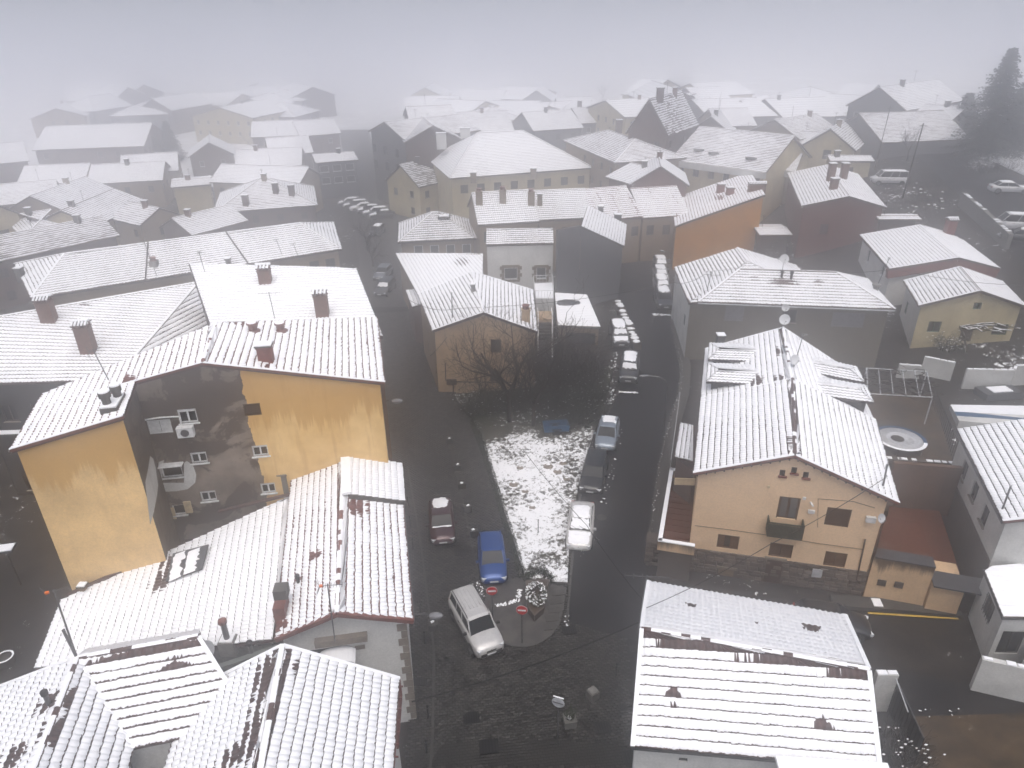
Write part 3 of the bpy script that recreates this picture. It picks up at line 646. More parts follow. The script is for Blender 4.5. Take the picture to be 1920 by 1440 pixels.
def dish(h, p, az, r=.38, el=.5, mast=.5, mat='dish'):
    p = np.array(p, float); X = np.array([math.cos(az)*math.cos(el), math.sin(az)*math.cos(el), math.sin(el)]); mb = MB()
    mb.tube(p-[0, 0, mast], p-X*.08, .025, n=6); o = h.part('dish_mount', mb, 'metal')
    d = MB(); d.lathe(p-X*.08, [(.02, .0), (r*.5, .025), (r*.85, .075), (r, .12), (r*.97, .125), (r*.8, .08), (r*.45, .04), (.02, .015)], 18, axis=X)
    h.part('dish', d, mat, o, smooth=True)
    a = MB(); dn = nrm(np.cross(X, np.cross([0, 0, 1], X))); a.tube(p-dn*r*.95, p+X*r*1.0-dn*.1, .012, n=4); a.box(p+X*r*1.0-dn*.1, (.09, .06, .06)); h.part('feed_arm', a, 'metal', o); return o
# ------------------------------------------------------------------ ground
def axis(lo, hi, step, far, grow=1.35):
    a = list(np.arange(lo, hi+.01, step)); s = step
    while a[-1] < far: s *= grow; a.append(min(far, a[-1]+s))
    s = step; b = []
    x = a[0]
    while x > -far: s *= grow; x = max(-far, x-s); b.append(x)
    return np.array(b[::-1]+a)
def terrain():
    xs = axis(-60, 110, 2.5, 1500); ys = axis(0, 200, 2.5, 1500); X, Y = np.meshgrid(xs, ys); Z = G(X, Y)-.10
    V = np.stack([X, Y, Z], -1).reshape(-1, 3); nx, ny = len(xs), len(ys); i = np.arange(nx*ny).reshape(ny, nx)
    Q = np.stack([i[:-1, :-1], i[:-1, 1:], i[1:, 1:], i[1:, :-1]], -1).reshape(-1, 4)
    cx = V[Q].mean(1); mi = ((cx[:, 1] > 150) | (np.abs(cx[:, 0]) > 110)).astype(int)
    me = np_mesh('ground', V, Q, mi, ['earth', 'field']); o = bpy.data.objects.new('ground', me); COL.objects.link(o); o['kind'] = 'structure'
terrain()
def resample(pts, n):
    p = np.array([q[:2] for q in pts], float); d = np.r_[0, np.cumsum(np.linalg.norm(np.diff(p, axis=0), axis=1))]; t = np.linspace(0, d[-1], n)
    return np.stack([np.interp(t, d, p[:, 0]), np.interp(t, d, p[:, 1])], 1)
def ribbon(name, left, right, mat, lift, n=40, across=4, parent=None, skirt=0.0, rough=0.0, kind='structure'):
    a, b = resample(left, n), resample(right, n); rg = np.random.default_rng(3); V = []
    for i in range(n):
        for j in range(across+1):
            p = a[i]+(b[i]-a[i])*j/across; z = float(G(p[0], p[1]))+lift+(rg.random()-.5)*rough*(1 if 0 < j < across else 0); V.append((p[0], p[1], z))
    k = across+1; Q = [(i*k+j, i*k+j+1, (i+1)*k+j+1, (i+1)*k+j) for i in range(n-1) for j in range(across)]
    if skirt:
        edge = [i*k for i in range(n)]+[(n-1)*k+j for j in range(1, k)]+[i*k+across for i in range(n-2, -1, -1)]+[j for j in range(across-1, 0, -1)]; m = len(edge); o = len(V)
        V += [(V[e][0], V[e][1], V[e][2]-skirt) for e in edge]; Q += [(edge[i], edge[(i+1) % m], o+(i+1) % m, o+i) for i in range(m)]
    me = np_mesh(name, np.array(V), Q, [0]*len(Q), [mat]); ob = bpy.data.objects.new(name, me); COL.objects.link(ob); ob.parent = parent
    if kind and parent is None: ob['kind'] = kind
    return ob
GP = lambda *pts: [atg(x, y) for x, y in pts]
SL = [(-4.2, 6), (-5.0, 16), (-5.3, 24), (-5.7, 28), (-7.6, 37), (-9.6, 46), (-13, 60), (-17.5, 80), (-27, 122), (-38, 170), (-52, 230)]      # left building line of the cobbled street
SR = [(7, 6), (7.5, 16), (8, 24), (8.5, 30), (4, 37), (.5, 46), (-6.2, 60), (-10.5, 80), (-19, 122), (-30, 170), (-43, 230)]
street = ribbon('street', SL[:8], SR[:8], 'joint', .0, 60, 6); ribbon('far_street', SL[7:], SR[7:], 'paver', .012, 40, 4)
# garden wedge between the two roads
gl = GP((986, 1088), (962, 1010), (935, 925), (912, 850), (888, 790)); gr = GP((1064, 1092), (1068, 1010), (1082, 925), (1100, 850), (1118, 800))
garden = ribbon('garden_snow', gl, gr, 'lawn_snow', .16, 40, 16, None, .3, .10)
ribbon('garden_lawn', GP((892, 800), (866, 760), (850, 742)), GP((1118, 806), (1135, 760), (1150, 690)), 'lawn', .135, 24, 12, None, .3, .10)
# asphalt road on the right and the road climbing the hill
rl = GP((1063, 1166), (1072, 1060), (1082, 960), (1102, 870), (1128, 800), (1158, 740), (1168, 690), (1160, 640), (1152, 600), (1160, 540), (1168, 480))+[np.array([21, 125, 0]), np.array([24, 170, 0])]
rr_ = GP((1206, 1206), (1212, 1060), (1222, 960), (1236, 870), (1252, 800), (1272, 735), (1276, 690), (1264, 640), (1256, 600), (1260, 540), (1262, 480))+[np.array([28, 125, 0]), np.array([31, 170, 0])]
road = ribbon('road', rl, rr_, 'asphalt', .03, 90, 5)
ribbon('side_road', [(7.8, 29.8), (14, 27.6), (24, 25.2), (36, 22.2)], [(7.0, 24.5), (14, 22.5), (22, 19.0), (34, 15)], 'asphalt', .022, 20, 3)
hl = [(52, 62), (55, 75), (56, 86), (59, 98), (64, 115), (66, 135), (62, 170)]; hr = [(80, 70), (76, 80), (70, 88), (68, 98), (73, 115), (75, 135), (72, 170)]
ribbon('hill_road', hl, hr, 'asphalt', .05, 40, 6)
# right pavement of the road
rp = [np.array(p)+[1.0, 0, 0] for p in rr_[1:]]
ribbon('pavement', rr_[1:9], rp[:8], 'concrete_dark', .14, 40, 2, None, .2)
# kerb stones, each a block
def kerb_line(pts, parent, name='kerb_stone', L=.9, w=.14, h=.16, lift=.0, mat='kerb'):
    p = resample(pts, 200); d = np.r_[0, np.cumsum(np.linalg.norm(np.diff(p, axis=0), axis=1))]; n = max(1, int(d[-1]/L)); me = None
    for i in range(n):
        t0, t1 = d[-1]*i/n, d[-1]*(i+1)/n-.02; a = np.array([np.interp(t0, d, p[:, 0]), np.interp(t0, d, p[:, 1])]); b = np.array([np.interp(t1, d, p[:, 0]), np.interp(t1, d, p[:, 1])])
        c = (a+b)/2
        if me is None: mb = MB(); mb.box((0, 0, 0), (1, w, h)); o = mk(name, mb, mat, parent); me = o.data
        else: o = bpy.data.objects.new(name, me); COL.objects.link(o); o.parent = parent
        o.location = (c[0], c[1], float(G(c[0], c[1]))+lift+h/2-.04); o.rotation_euler = (0, 0, math.atan2(b[1]-a[1], b[0]-a[0])); o.scale = (np.linalg.norm(b-a), 1, 1)
kerb_line(rl[:6], road, lift=.06); kerb_line(rr_[1:9], road, lift=.05)
kerb_line([at(905, 1112), at(886, 1030), at(868, 940), at(850, 860), at(838, 800)], street, L=1.2, w=.10, h=.07, lift=.0, mat='concrete_dark')
kerb_line([(-3.8, 14), (-4.1, 23), (-4.5, 28), (-6.2, 37), (-8.2, 46)], street, L=1.0, w=.12, h=.08, lift=.0, mat='kerb')
# paved refuge with a rounded nose
isl = [at(918, 1096), at(911, 1130), at(913, 1160), at(922, 1190), at(938, 1206), at(960, 1213), at(985, 1215), at(1008, 1210), at(1030, 1196), at(1045, 1176), at(1053, 1150), at(1060, 1105), at(985, 1084)]
mb = MB(); mb.prism([(p[0], p[1], 0) for p in isl], .13, 0); island = struct('traffic_island', mb, 'paver')
kerb_line(isl[:12], island, L=.6, w=.16, h=.17, lift=.02, mat='kerb')
slab_me = None
for i in range(5):                                                                   # stepped slabs on its right side
    p = at(1046-i*3.5, 1112+i*16, .13); mb = MB(); mb.box((0, 0, 0), (.75, .42, .04)); o = mk('slab', mb, 'concrete_dark', island) if slab_me is None else bpy.data.objects.new('slab', slab_me)
    if slab_me is None: slab_me = o.data
    else: COL.objects.link(o); o.parent = island
    o.location = (p[0], p[1], .145); o.rotation_euler = (0, 0, .12)
# granite setts of the street: nearest 300 as objects, the rest one mesh
def inside(x, y, poly):
    c = np.zeros(x.shape, bool); n = len(poly)
    for i in range(n):
        (x1, y1), (x2, y2) = poly[i][:2], poly[(i+1) % n][:2]
        k = ((y1 > y) != (y2 > y)) & (x < (x2-x1)*(y-y1)/(y2-y1+1e-12)+x1); c ^= k
    return c
def setts():
    pl, pw = .26, .15; xs = np.arange(-24, 9, pl); ys = np.arange(13, 80, pw); X, Y = np.meshgrid(xs, ys); X = X+(np.arange(len(ys)) % 2)[:, None]*pl/2
    rg = np.random.default_rng(4); X, Y = X.ravel(), Y.ravel()
    ca, sa = math.cos(.10), math.sin(.10); X, Y = X*ca-Y*sa+3.5, X*sa+Y*ca-.3
    poly = SL[:8]+[(-10.5, 80), (-6.2, 60), (.2, 46), (4, 37), (3.4, 30.5), (6.2, 28.6), (5.6, 22), (4.9, 13)]
    ok = inside(X, Y, poly) & ~inside(X, Y, [p[:2] for p in isl]) & ~inside(X, Y, [p[:2] for p in gl]+[p[:2] for p in gr[::-1]])
    X, Y = X[ok], Y[ok]; n = len(X); h = .012+.010*rg.random(n); lx, ly = pl/2-.012, pw/2-.012; sh = .012
    cn = np.array([(-1, -1), (1, -1), (1, 1), (-1, 1)]); R = np.array([[ca, -sa], [sa, ca]])
    def ringv(ex, ey, z):
        off = (cn*[ex, ey])@R.T; return np.concatenate([np.stack([X, Y], 1)[:, None, :]+off[None], np.broadcast_to(np.asarray(z)[:, None, None], (n, 4, 1))], -1)
    g = G(X, Y); V = np.concatenate([ringv(lx, ly, g+0*h-.01), ringv(lx-sh, ly-sh, g+h)], 1).reshape(-1, 3)
    base = np.arange(n)[:, None]*8; q = np.array([(4, 5, 6, 7), (0, 1, 5, 4), (1, 2, 6, 5), (2, 3, 7, 6), (3, 0, 4, 7)])
    d = np.hypot(X, Y); px = np.array([proj((x, y, 0)) for x, y in zip(X, Y)]); vis = (px[:, 1] < 1434) & (px[:, 0] > 775) & (px[:, 0] < 1185)
    near = np.argsort(np.where(vis, d, 1e9))[:300]; keep = np.ones(n, bool); keep[near] = False
    Q = (base[keep][:, None, :]+q[None]).reshape(-1, 4); me = np_mesh('setts', V, Q, np.zeros(len(Q)), ['paver']); o = bpy.data.objects.new('setts', me); COL.objects.link(o); o.parent = street; o['kind'] = 'stuff'
    mb = MB(); mb.add([(-lx, -ly, -.01), (lx, -ly, -.01), (lx, ly, -.01), (-lx, ly, -.01), (-lx+sh, -ly+sh, .016), (lx-sh, -ly+sh, .016), (lx-sh, ly-sh, .016), (-lx+sh, ly-sh, .016)], [tuple(r) for r in q.tolist()])
    o = mk('sett', mb, 'paver', street); m0 = o.data; first = True
    for i in near:
        if not first: o = bpy.data.objects.new('sett', m0); COL.objects.link(o); o.parent = street
        first = False; o.location = (X[i], Y[i], rg.uniform(-.004, .004)); o.rotation_euler = (rg.uniform(-.01, .01), rg.uniform(-.01, .01), math.atan2(sa, ca))
setts()

# ------------------------------------------------------------------ the ochre apartment block (left foreground)
def on_plane(px, py, poly):
    n, p = plane_of(poly); d = ray(px, py); return CAMP+d*(n.dot(p-CAMP)/n.dot(d))
ZE = 13.0
B = at(722, 718, ZE); C_ = at(708, 597, ZE); R1 = at(380, 682, 15.0); R2 = at(405, 608, 15.0); A0 = at(20, 845, ZE+.1); D_ = at(80, 742, ZE+.1)
fd = nrm((B-R1)*[1, 1, 0]); 
def isect(p, d, q, e):
    det = d[0]*(-e[1])+e[0]*d[1]; t = ((q[0]-p[0])*(-e[1])+e[0]*(q[1]-p[1]))/det; return np.array([p[0]+d[0]*t, p[1]+d[1]*t])
am = isect(R1, fd, A0, D_-A0); Am = np.array([am[0], am[1], ZE+.1]); lf = [D_, A0, R1]
N0 = on_plane(232, 782, [D_, A0, R1]); n1 = isect(R1, fd, N0, D_-A0); N1 = np.array([n1[0], n1[1], plane_z(plane_of([D_, A0, R1]), n1[0], n1[1])])
# paint that stops in a ragged line on the cement render
m, n, l, b = newmat('f_grey_ochre'); v = wpos(n, l)
pl_ = atv(466, 790, R1, B); dotn = n.new('ShaderNodeVectorMath'); dotn.operation = 'DOT_PRODUCT'; l.new(v, dotn.inputs[0]); dotn.inputs[1].default_value = tuple(fd)
n1_ = noise(n, l, .9, 7, .6, v); ad = n.new('ShaderNodeMath'); ad.operation = 'MULTIPLY_ADD'; l.new(n1_.outputs[0], ad.inputs[0]); ad.inputs[1].default_value = 1.1; l.new(dotn.outputs['Value'], ad.inputs[2])
gt = n.new('ShaderNodeMath'); gt.operation = 'GREATER_THAN'; l.new(ad.outputs[0], gt.inputs[0]); gt.inputs[1].default_value = float(pl_.dot(fd))+.62
big = noise(n, l, .5, 6, .62, v); run = noise(n, l, 1.2, 5, .6, wpos(n, l, (1.6, 1.6, .16)))
y1 = ramp(n, l, big.outputs[0], .32, (.58, .37, .14), .68, (.76, .53, .25)); yf = ramp(n, l, run.outputs[0], .52, (0, 0, 0), .72, (.55, .55, .55)); y2a = mixc(n, l, yf.outputs[0], y1.outputs[0], (.40, .215, .06)); sz = n.new('ShaderNodeSeparateXYZ'); l.new(v, sz.inputs[0]); dn_ = noise(n, l, .9, 7, .75, wpos(n, l, (1.5, 1.5, .04))); dk = n.new('ShaderNodeMath'); dk.operation = 'MULTIPLY_ADD'; l.new(dn_.outputs[0], dk.inputs[0]); dk.inputs[1].default_value = 7.0; l.new(sz.outputs[2], dk.inputs[2]); dm = n.new('ShaderNodeMapRange'); l.new(dk.outputs[0], dm.inputs[0]); dm.inputs[1].default_value = 14.3; dm.inputs[2].default_value = 14.8; dm.inputs[4].default_value = .7
y2 = mixc(n, l, dm.outputs[0], y2a.outputs[2], (.48, .27, .08))
g1 = ramp(n, l, big.outputs[0], .35, (.12, .10, .084), .62, (.25, .21, .178)); gp = noise(n, l, .35, 7, .65, v, .8); gf = ramp(n, l, gp.outputs[0], .5, (0, 0, 0), .53, (1, 1, 1)); g2 = mixc(n, l, gf.outputs[0], g1.outputs[0], (.085, .070, .060))
mx = mixc(n, l, gt.outputs[0], g2.outputs[2], y2.outputs[2]); l.new(mx.outputs[2], b.inputs['Base Color']); b.inputs['Roughness'].default_value = .92; b.inputs['Specular IOR Level'].default_value = .2
fn = noise(n, l, 9, 4, .7, v); bump(n, l, b, fn.outputs[0], .25, .02)

apt = House('apartment_building', 'ochre and grey apartment block with snowy roof, left foreground', 'building', (-15, 37))
sp_y = [(on_plane(242, 716, [D_, A0, R1]), (.9, .35), .95), (on_plane(372, 708, [D_, A0, R1]), (.5, .25), .8), (on_plane(500, 690, [B, C_, R2, R1]), (.35, .35), .6), (on_plane(445, 608, [B, C_, R2, R1]), .35, .6)]
aops = {0: [(352, 780, .95, .85, 'pvc'), (300, 800, 1.2, .85, 'louver'), (473, 768, .9, .75, 'roller'), (373, 858, .85, .7, 'pvc'), (488, 845, .85, .7, 'pvc'), (322, 882, 1.1, .9, 'white1'), (391, 930, .85, .7, 'pvc'), (503, 915, .8, .7, 'pvc'), (336, 956, .7, .7, 'white1'), (360, 1018, .9, .6, 'roller')]}
apt.block([Am, B, C_, D_], [[D_, Am, R1, R2], [B, C_, R2, R1]], [(R1, R2)], wall=['f_grey_ochre', 'f_yellow', 'f_yellow_dark', 'f_dark'], zb=-.4, oh=[.12, .3, .1, .2], detail=2, spots=sp_y, ops=aops, indiv=200, tilem='tile_red', gap=.06, melt=.02, wall_depth=.16)
apt.verge(Am, R1, 'tile_red', .14, .12); apt.verge(B, R1, 'tile_red', .14, .12)
mainroof = apt.roof
apt.block([A0, N0, N1, Am], [[Am, A0, N0, N1]], [], wall=['f_yellow', 'f_grey', 'f_grey', 'f_dark'], zb=-.4, oh=[.12, .10, .0, .2], detail=2, indiv=100, tilem='tile_red', gap=.06, spots=[(on_plane(205, 745, [D_, A0, R1]), .45, .8)], no_walls=(2,))
apt.verge(A0, N0, 'tile_red', .16, .14); apt.gutter(A0+np.array([-.1, 0, 0]), D_+np.array([-.1, 0, 0]))
wp, wq = inset([Am, B, C_, D_], [.12, .3, .1, .2])[0:2]; WP = np.array([*wp, 0]); WQ = np.array([*wq, 0]); wn_ = np.array([fd[1], -fd[0], 0])
def wall_patch(h, pts, p, q, nn, mat, name='render_patch', off=.012):
    mb = MB(); a = [atv(x, y, p, q)+nn*off for x, y in pts]; mb.poly(a); return h.part(name, mb, mat, h.wallo)
wall_patch(apt, [(298, 866), (308, 862), (304, 880), (305, 905), (345, 905), (345, 868), (350, 864), (362, 872), (368, 890), (366, 905), (352, 917), (330, 921), (302, 922), (284, 968), (282, 930)], WP, WQ, wn_, 'f_white_dirty')
q0, q1 = inset([A0, N0, N1, Am], [.12, .10, .0, .2])[1:3]; sn = nrm(np.array([q1[1]-q0[1], -(q1[0]-q0[0]), 0])); sn = sn if sn[0] > 0 else -sn
wall_patch(apt, [(272, 905), (277, 880), (281, 855), (287, 860), (292, 880), (296, 910), (294, 930), (288, 960), (281, 985)], np.array([*q0, 0]), np.array([*q1, 0]), sn, 'f_white_dirty')
# open cream shutters, balcony box, air conditioner
def wall_box(h, name, px, py, size, p, q, nn, mat, out=0.0, parent=None):
    c = atv(px, py, p, q); d = nrm((np.array(q)-np.array(p))*[1, 1, 0]); mb = MB(); mb.box(c+nn*(size[1]/2+out), size, ax=(d, np.array(nn), (0, 0, 1.))); return h.part(name, mb, mat, parent)
wall_box(apt, 'shutter', 322, 962, (.4, .06, .8), WP, WQ, wn_, 'cream', .02); wall_box(apt, 'shutter', 353, 950, (.4, .06, .8), WP, WQ, wn_, 'cream', .02)
ac = wall_box(apt, 'air_conditioner', 350, 805, (.85, .35, .6), WP, WQ, wn_, 'white_pvc', .05)
c = atv(350, 805, WP, WQ)+wn_*.405; mb = MB(); mb.lathe(c, [(.22, 0), (.22, .02), (.19, .03), (.05, .03)], 16, axis=wn_); apt.part('fan_grille', mb, 'metal', ac)
wall_box(apt, 'window_hood', 322, 868, (1.25, .45, .06), WP, WQ, wn_, 'white_pvc')
for pts in ([(262, 788), (300, 782), (337, 780)], [(337, 780), (340, 795)]):
    mb = MB(); mb.path([atv(x, y, WP, WQ)+wn_*.06 for x, y in pts], .05, 6); apt.part('pipe', mb, 'white_pvc')
mb = MB(); mb.path([atv(x, y, WP, WQ)+wn_*.08 for x, y in ((255, 735), (263, 790), (272, 850), (290, 930))], .045, 6); apt.part('downpipe', mb, 'metal')
# chimneys and pots on this roof
PR = [B, C_, R2, R1]; PL = [D_, A0, R1]
chimney(apt, on_plane(497, 684, PR)+np.array([0, .35, 0]), .75, .55, 1.0, 'brick_red', 'slab', .1, .25)
for x, y in ((475, 622), (527, 622)):
    p = on_plane(x, y, PR); mb = MB(); mb.lathe(p-[0, 0, .25], [(.42, 0), (.42, .32), (.24, .42), (.24, .72), (.32, .74), (.32, .82), (.2, .84)], 12); o = apt.part('vent_pot', mb, 'tile_red'); mb = MB(); mb.lathe(p+[0, 0, .59], [(.28, 0), (.26, .05), (.05, .08)], 12); apt.part('snow_cap', mb, 'snow', o)
p = on_plane(205, 770, PL)
for dx, dy, hh, r in ((0, 0, 1.0, .28), (.15, .75, .95, .26)):
    mb = MB(); mb.tube(p+[dx, dy, -.5], p+[dx, dy, hh-.2], .2, n=10); mb.lathe(p+[dx, dy, hh-.3], [(.16, 0), (r, .06), (r, .34), (r*.9, .36)], 14); o = apt.part('round_chimney', mb, 'concrete_dark'); mb = MB(); mb.lathe(p+[dx, dy, hh+.055], [(r*.95, 0), (r*.85, .07), (.05, .1)], 14); apt.part('snow_cap', mb, 'snow', o)
mb = MB(); mb.box(p+[.1, .3, .1], (.8, 1.5, .5), .2); o = apt.part('chimney_base', mb, 'concrete_dark'); mb = MB(); mb.box(p+[.1, .3, .385], (.7, 1.4, .07), .2); apt.part('snow_cap', mb, 'snow', o)
antenna(apt, on_plane(205, 715, PL), on_plane(205, 715, PL)+[-.35, 0, 1.9], .6, 1.0)
# little wall lamp to the street
def wall_lamp(name, label, base, out, drop=.0, head=.32, loc=None):
    base = np.array(base, float); t = Thing(name, label, 'lamp', base); out = np.array(out, float); mb = MB(); mb.path([base, base+out*.6+[0, 0, .12], base+out], .03, 6); t.part('arm', mb, 'metal')
    mb = MB(); d = nrm(out); c = base+out
    mb.loft([[c+d*(a*head)+np.array([-d[1], d[0], 0])*(w*math.cos(k*math.pi/4))+np.array([0, 0, .7*w*math.sin(k*math.pi/4)]) for k in range(8)] for a, w in ((-.3, .05), (0, .16), (.8, .2), (1.5, .13), (1.8, .03))]); t.part('lamp_head', mb, 'shutter_grey', smooth=True)
    return t
wall_lamp('street_lamp', 'grey wall lamp at the right edge of the ochre block', at(724, 752, 11.0), (.45, -.1, .05))

# ------------------------------------------------------------------ low house with the wide plain snow roof (in the crook of the apartment block)
LB, LT, RT, RB = at(65, 1255, 4.1), at(115, 1128, 4.3), at(545, 932, 6.4), at(515, 1200, 6.4)
low = House('house', 'low house with wide plain snow roof below the ochre wall', 'house', ((LB+RB)[0]/2, 27))
pl2 = [LT, LB, RB, RT]
sp = [(on_plane(305, 1090, pl2), (.9, .5), .95), (on_plane(315, 1055, pl2), (.5, .5), .7)]
low.block([LB, RB, RT, LT], [[LT, LB, RB, RT]], [], wall=['green_render', 'f_grey', 'f_grey', 'f_dark'], zb=-.4, oh=.15, detail=2, spots=sp, indiv=300, gap=.024, ts=.03)
# sheet of corrugated roofing with slid snow, flashing along the wall
n2, _ = plane_of(pl2); lift = n2*.16
mb = MB(); q = [on_plane(x, y, pl2)+lift for x, y in ((327, 1043), (394, 1026), (382, 1072), (314, 1096))]; mb.prism(q, .06); sh = low.part('roof_sheet', mb, 'awning_grey', low.roof)
for a, b2 in (((330, 1045), (350, 1038)), ((356, 1040), (378, 1032))):
    mb = MB(); rg = random.Random(a[0]); n_ = 14; e = np.array([-12, 52]) if a[0] < 340 else np.array([-10, 44]); L_, R_ = [], []
    for i in range(n_+1):
        t = i/n_; s0 = np.array(a)+e*t+[rg.uniform(-1, 2), 0]; s1 = np.array(b2)+e*t+[rg.uniform(-4, 5), 0]
        L_.append(on_plane(*s0, pl2)+lift+[0, 0, .075]); R_.append(on_plane(*s1, pl2)+lift+[0, 0, .075])
    for i in range(n_): mb.quad(L_[i], R_[i], R_[i+1], L_[i+1]); 
    low.part('snow_slip', mb, 'snow', low.roof)
low.strip('flashing', on_plane(126, 1119, pl2)+[0, 0, .1], on_plane(300, 1041, pl2)+[0, 0, .1], .22, .12, 'tile', low.roof); low.strip('flashing', on_plane(410, 962, pl2)+[0, 0, .1], on_plane(543, 930, pl2)+[0, 0, .1], .2, .12, 'tile', low.roof)
flue(low, on_plane(430, 1213, pl2), .13, 1.5, 'metal', 'tile_red', (.7, .6, .5)); flue(low, on_plane(474, 1232, pl2), .09, .8, 'metal', 'iron')
chimney(low, on_plane(538, 915, pl2)+[-.2, .3, 0], .5, .5, .9, 'concrete', 'pot'); chimney(low, on_plane(158, 1108, pl2), .3, .25, .35, 'ochre_stone', 'slab')
dish(low, on_plane(392, 1232, pl2)+[0, 0, .45], -1.9, .42, .75, .6, 'mat_grey')
mb = MB(); a, b2 = at(372, 1262, 6.2), at(520, 1212, 6.2); mb.box((a+b2)/2-[0, 0, 1.2], (np.linalg.norm(b2-a), .25, 2.4), math.atan2(b2[1]-a[1], b2[0]-a[0])); low.part('parapet', mb, 'green_render')

# ------------------------------------------------------------------ white house with quoins
A, B, C_, D_ = at(517, 1200, 7.0), at(775, 1165, 7.0), at(750, 877, 7.0), at(548, 888, 7.0); R1 = atv(632, 1152, A, B); R2 = at(645, 858, R1[2])
wh = House('house', 'white house with grey stone quoins and red-rimmed snow roof', 'house', (-8, 29))
PL, PR = [D_, A, R1, R2], [B, C_, R2, R1]
sp = [('line', R1, R2, .13, .9), (on_plane(592, 1043, PL), (.32, .35), .97), (on_plane(522, 1175, PL), (.5, .6), .8), (on_plane(665, 950, PR), (.9, .7), .95), (on_plane(560, 1088, PL), .22, .9)]
wops = {0: [(608, 1225, 1.5, .6, 'grille'), (640, 1240, 1.0, 1.4, 'dark')], 1: [(766, 1215, 1.0, 1.3, 'white1'), (768, 1260, 1.0, 1.4, 'white1')]}
gable(wh, A, B, C_, D_, R1, R2, wall='f_white', zb=-.4, oh=[.45, .35, .1, .2], detail=2, spots=sp, indiv=260, tilem='tile_red', gap=.06, ops=wops, fascia=False, bare_ridge=.5)
for a, b2 in ((A, R1), (B, R1), (D_, R2), (C_, R2)): wh.verge(a, b2, 'tile_red', .18, .2, snow=False)
wh.gutter(B, C_); 
upv = plane_of(PR)[0]*.32; rp = [on_plane(x, y, PR) for x, y in ((757, 950), (752, 880), (648, 862), (652, 937))]
mb = MB(); top = [p+upv for p in rp]; mb.add(rp+top, [(4, 5, 6, 7), (0, 1, 5, 4), (1, 2, 6, 5), (2, 3, 7, 6), (3, 0, 4, 7)]); ro = wh.part('raised_roof', mb, 'concrete_dark', wh.roof)
tile_face(wh, wh.roof, top, 2, 5, 0, [], .012, None, 'tile_red')
mb = MB(); mb.box((top[2]+top[3])/2+[-.1, 0, .06], (.5, np.linalg.norm(top[2]-top[3]), .14), math.atan2((top[2]-top[3])[1], (top[2]-top[3])[0])-math.pi/2); wh.part('ridge_flashing', mb, 'snow', wh.roof)
w0, w1, w2, w3 = wh.wall_ring; d0 = nrm(np.array([*(w1-w0), 0])); d1 = nrm(np.array([*(w2-w1), 0]))
for i in range(14):                                                                    # quoin blocks at the street corner
    lng = .42 if i % 2 else .26; z = .3+i*.46; mb = MB(); c = np.array([*w1, z]); mb.box(c-d0*(lng/2-.015)+[0, 0, 0], (lng+.03, .05, .42), math.atan2(d0[1], d0[0])); mb.box(c+d1*(.68-lng)/2, (.05, .68-lng, .42), math.atan2(d0[1], d0[0])); wh.part('quoin', mb, 'stone_block', wh.wallo)
WPh, WQh = np.array([*w0, 0]), np.array([*w1, 0]); wn0 = np.array([d0[1], -d0[0], 0])
for i, (x, y) in enumerate(((657, 1225), (660, 1236), (656, 1246), (661, 1258))): wall_box(wh, 'quoin', x, y, (.3 if i % 2 else .2, .05, .25), WPh, WQh, wn0, 'stone_block', .0, wh.wallo)
# bowed door hood with snow
c0 = atv(632, 1215, WPh, WQh); mb = MB(); sn_ = MB(); n_ = 8; ra = .75
for i in range(n_):
    a0, a1 = math.pi*(.12+.76*i/n_), math.pi*(.12+.76*(i+1)/n_)
    f = lambda a, o, r: c0+d0*math.cos(a)*r*1.1+np.array([0, 0, math.sin(a)*r*.55-.3])+wn0*o
    mb.quad(f(a0, 0, ra), f(a1, 0, ra), f(a1, .9, ra), f(a0, .9, ra)); sn_.quad(f(a0, .05, ra+.05), f(a1, .05, ra+.05), f(a1, .88, ra+.05), f(a0, .88, ra+.05))
hd = wh.part('door_hood', mb, 'mat_grey'); wh.part('hood_snow', sn_, 'snow', hd)
wall_box(wh, 'lintel', 640, 1195, (2.3, .3, .35), WPh, WQh, wn0, 'stone_block', 0); wall_box(wh, 'name_plate', 675, 1213, (.45, .04, .22), WPh, WQh, wn0, 'stone_block', .0)
antenna(wh, atv(629, 1190, WPh, WQh)+wn0*.4, at(614, 1095, 10.6), .9, .1, tip=True)
p = on_plane(530, 1150, PL); mb = MB(); mb.box(p+[0, 0, .3], (.5, 1.0, .9), .1); o = wh.part('chimney', mb, 'tile_red'); mb = MB(); mb.box(p+[0, .35, 1.0], (.6, .6, .5), .1); wh.part('cap', mb, 'concrete_dark', o)
flue(wh, on_plane(560, 1095, PL), .08, .4, 'iron', 'iron')
wall_lamp('street_lamp', 'flat grey street lamp reaching out from the white quoined house', at(770, 1155, 6.2), (.95, -.05, .05))

# ------------------------------------------------------------------ house, bottom edge centre-left
A, B, C_, D_ = at(300, 1480, 6.3), at(733, 1480, 6.3), at(748, 1275, 6.3), at(352, 1302, 6.3); R2 = atv(530, 1213, D_, C_); R1 = R2+(at(488, 1450, R2[2])-R2)*1.08
hc = House('house', 'snow-roofed house at the bottom edge beside the plaza', 'house', (-9, 18.5))
PL, PR = [D_, A, R1, R2], [B, C_, R2, R1]
sp = [('line', R1, R2, .14, .9), (on_plane(500, 1275, PL), (1.5, .55), .9), (on_plane(478, 1380, PL), (1.2, .5), .85), (on_plane(540, 1245, PR), (.6, .3), .75), (on_plane(515, 1340, PR), (.9, .18), .7), (on_plane(440, 1420, PL), (.5, .6), .8)]
gable(hc, A, B, C_, D_, R1, R2, wall='f_white', zb=-.4, oh=[.3, .35, .1, .15], detail=2, spots=sp, melt=(.25, .02), indiv=300, tilem='tile', gap=.036, fascia=False)
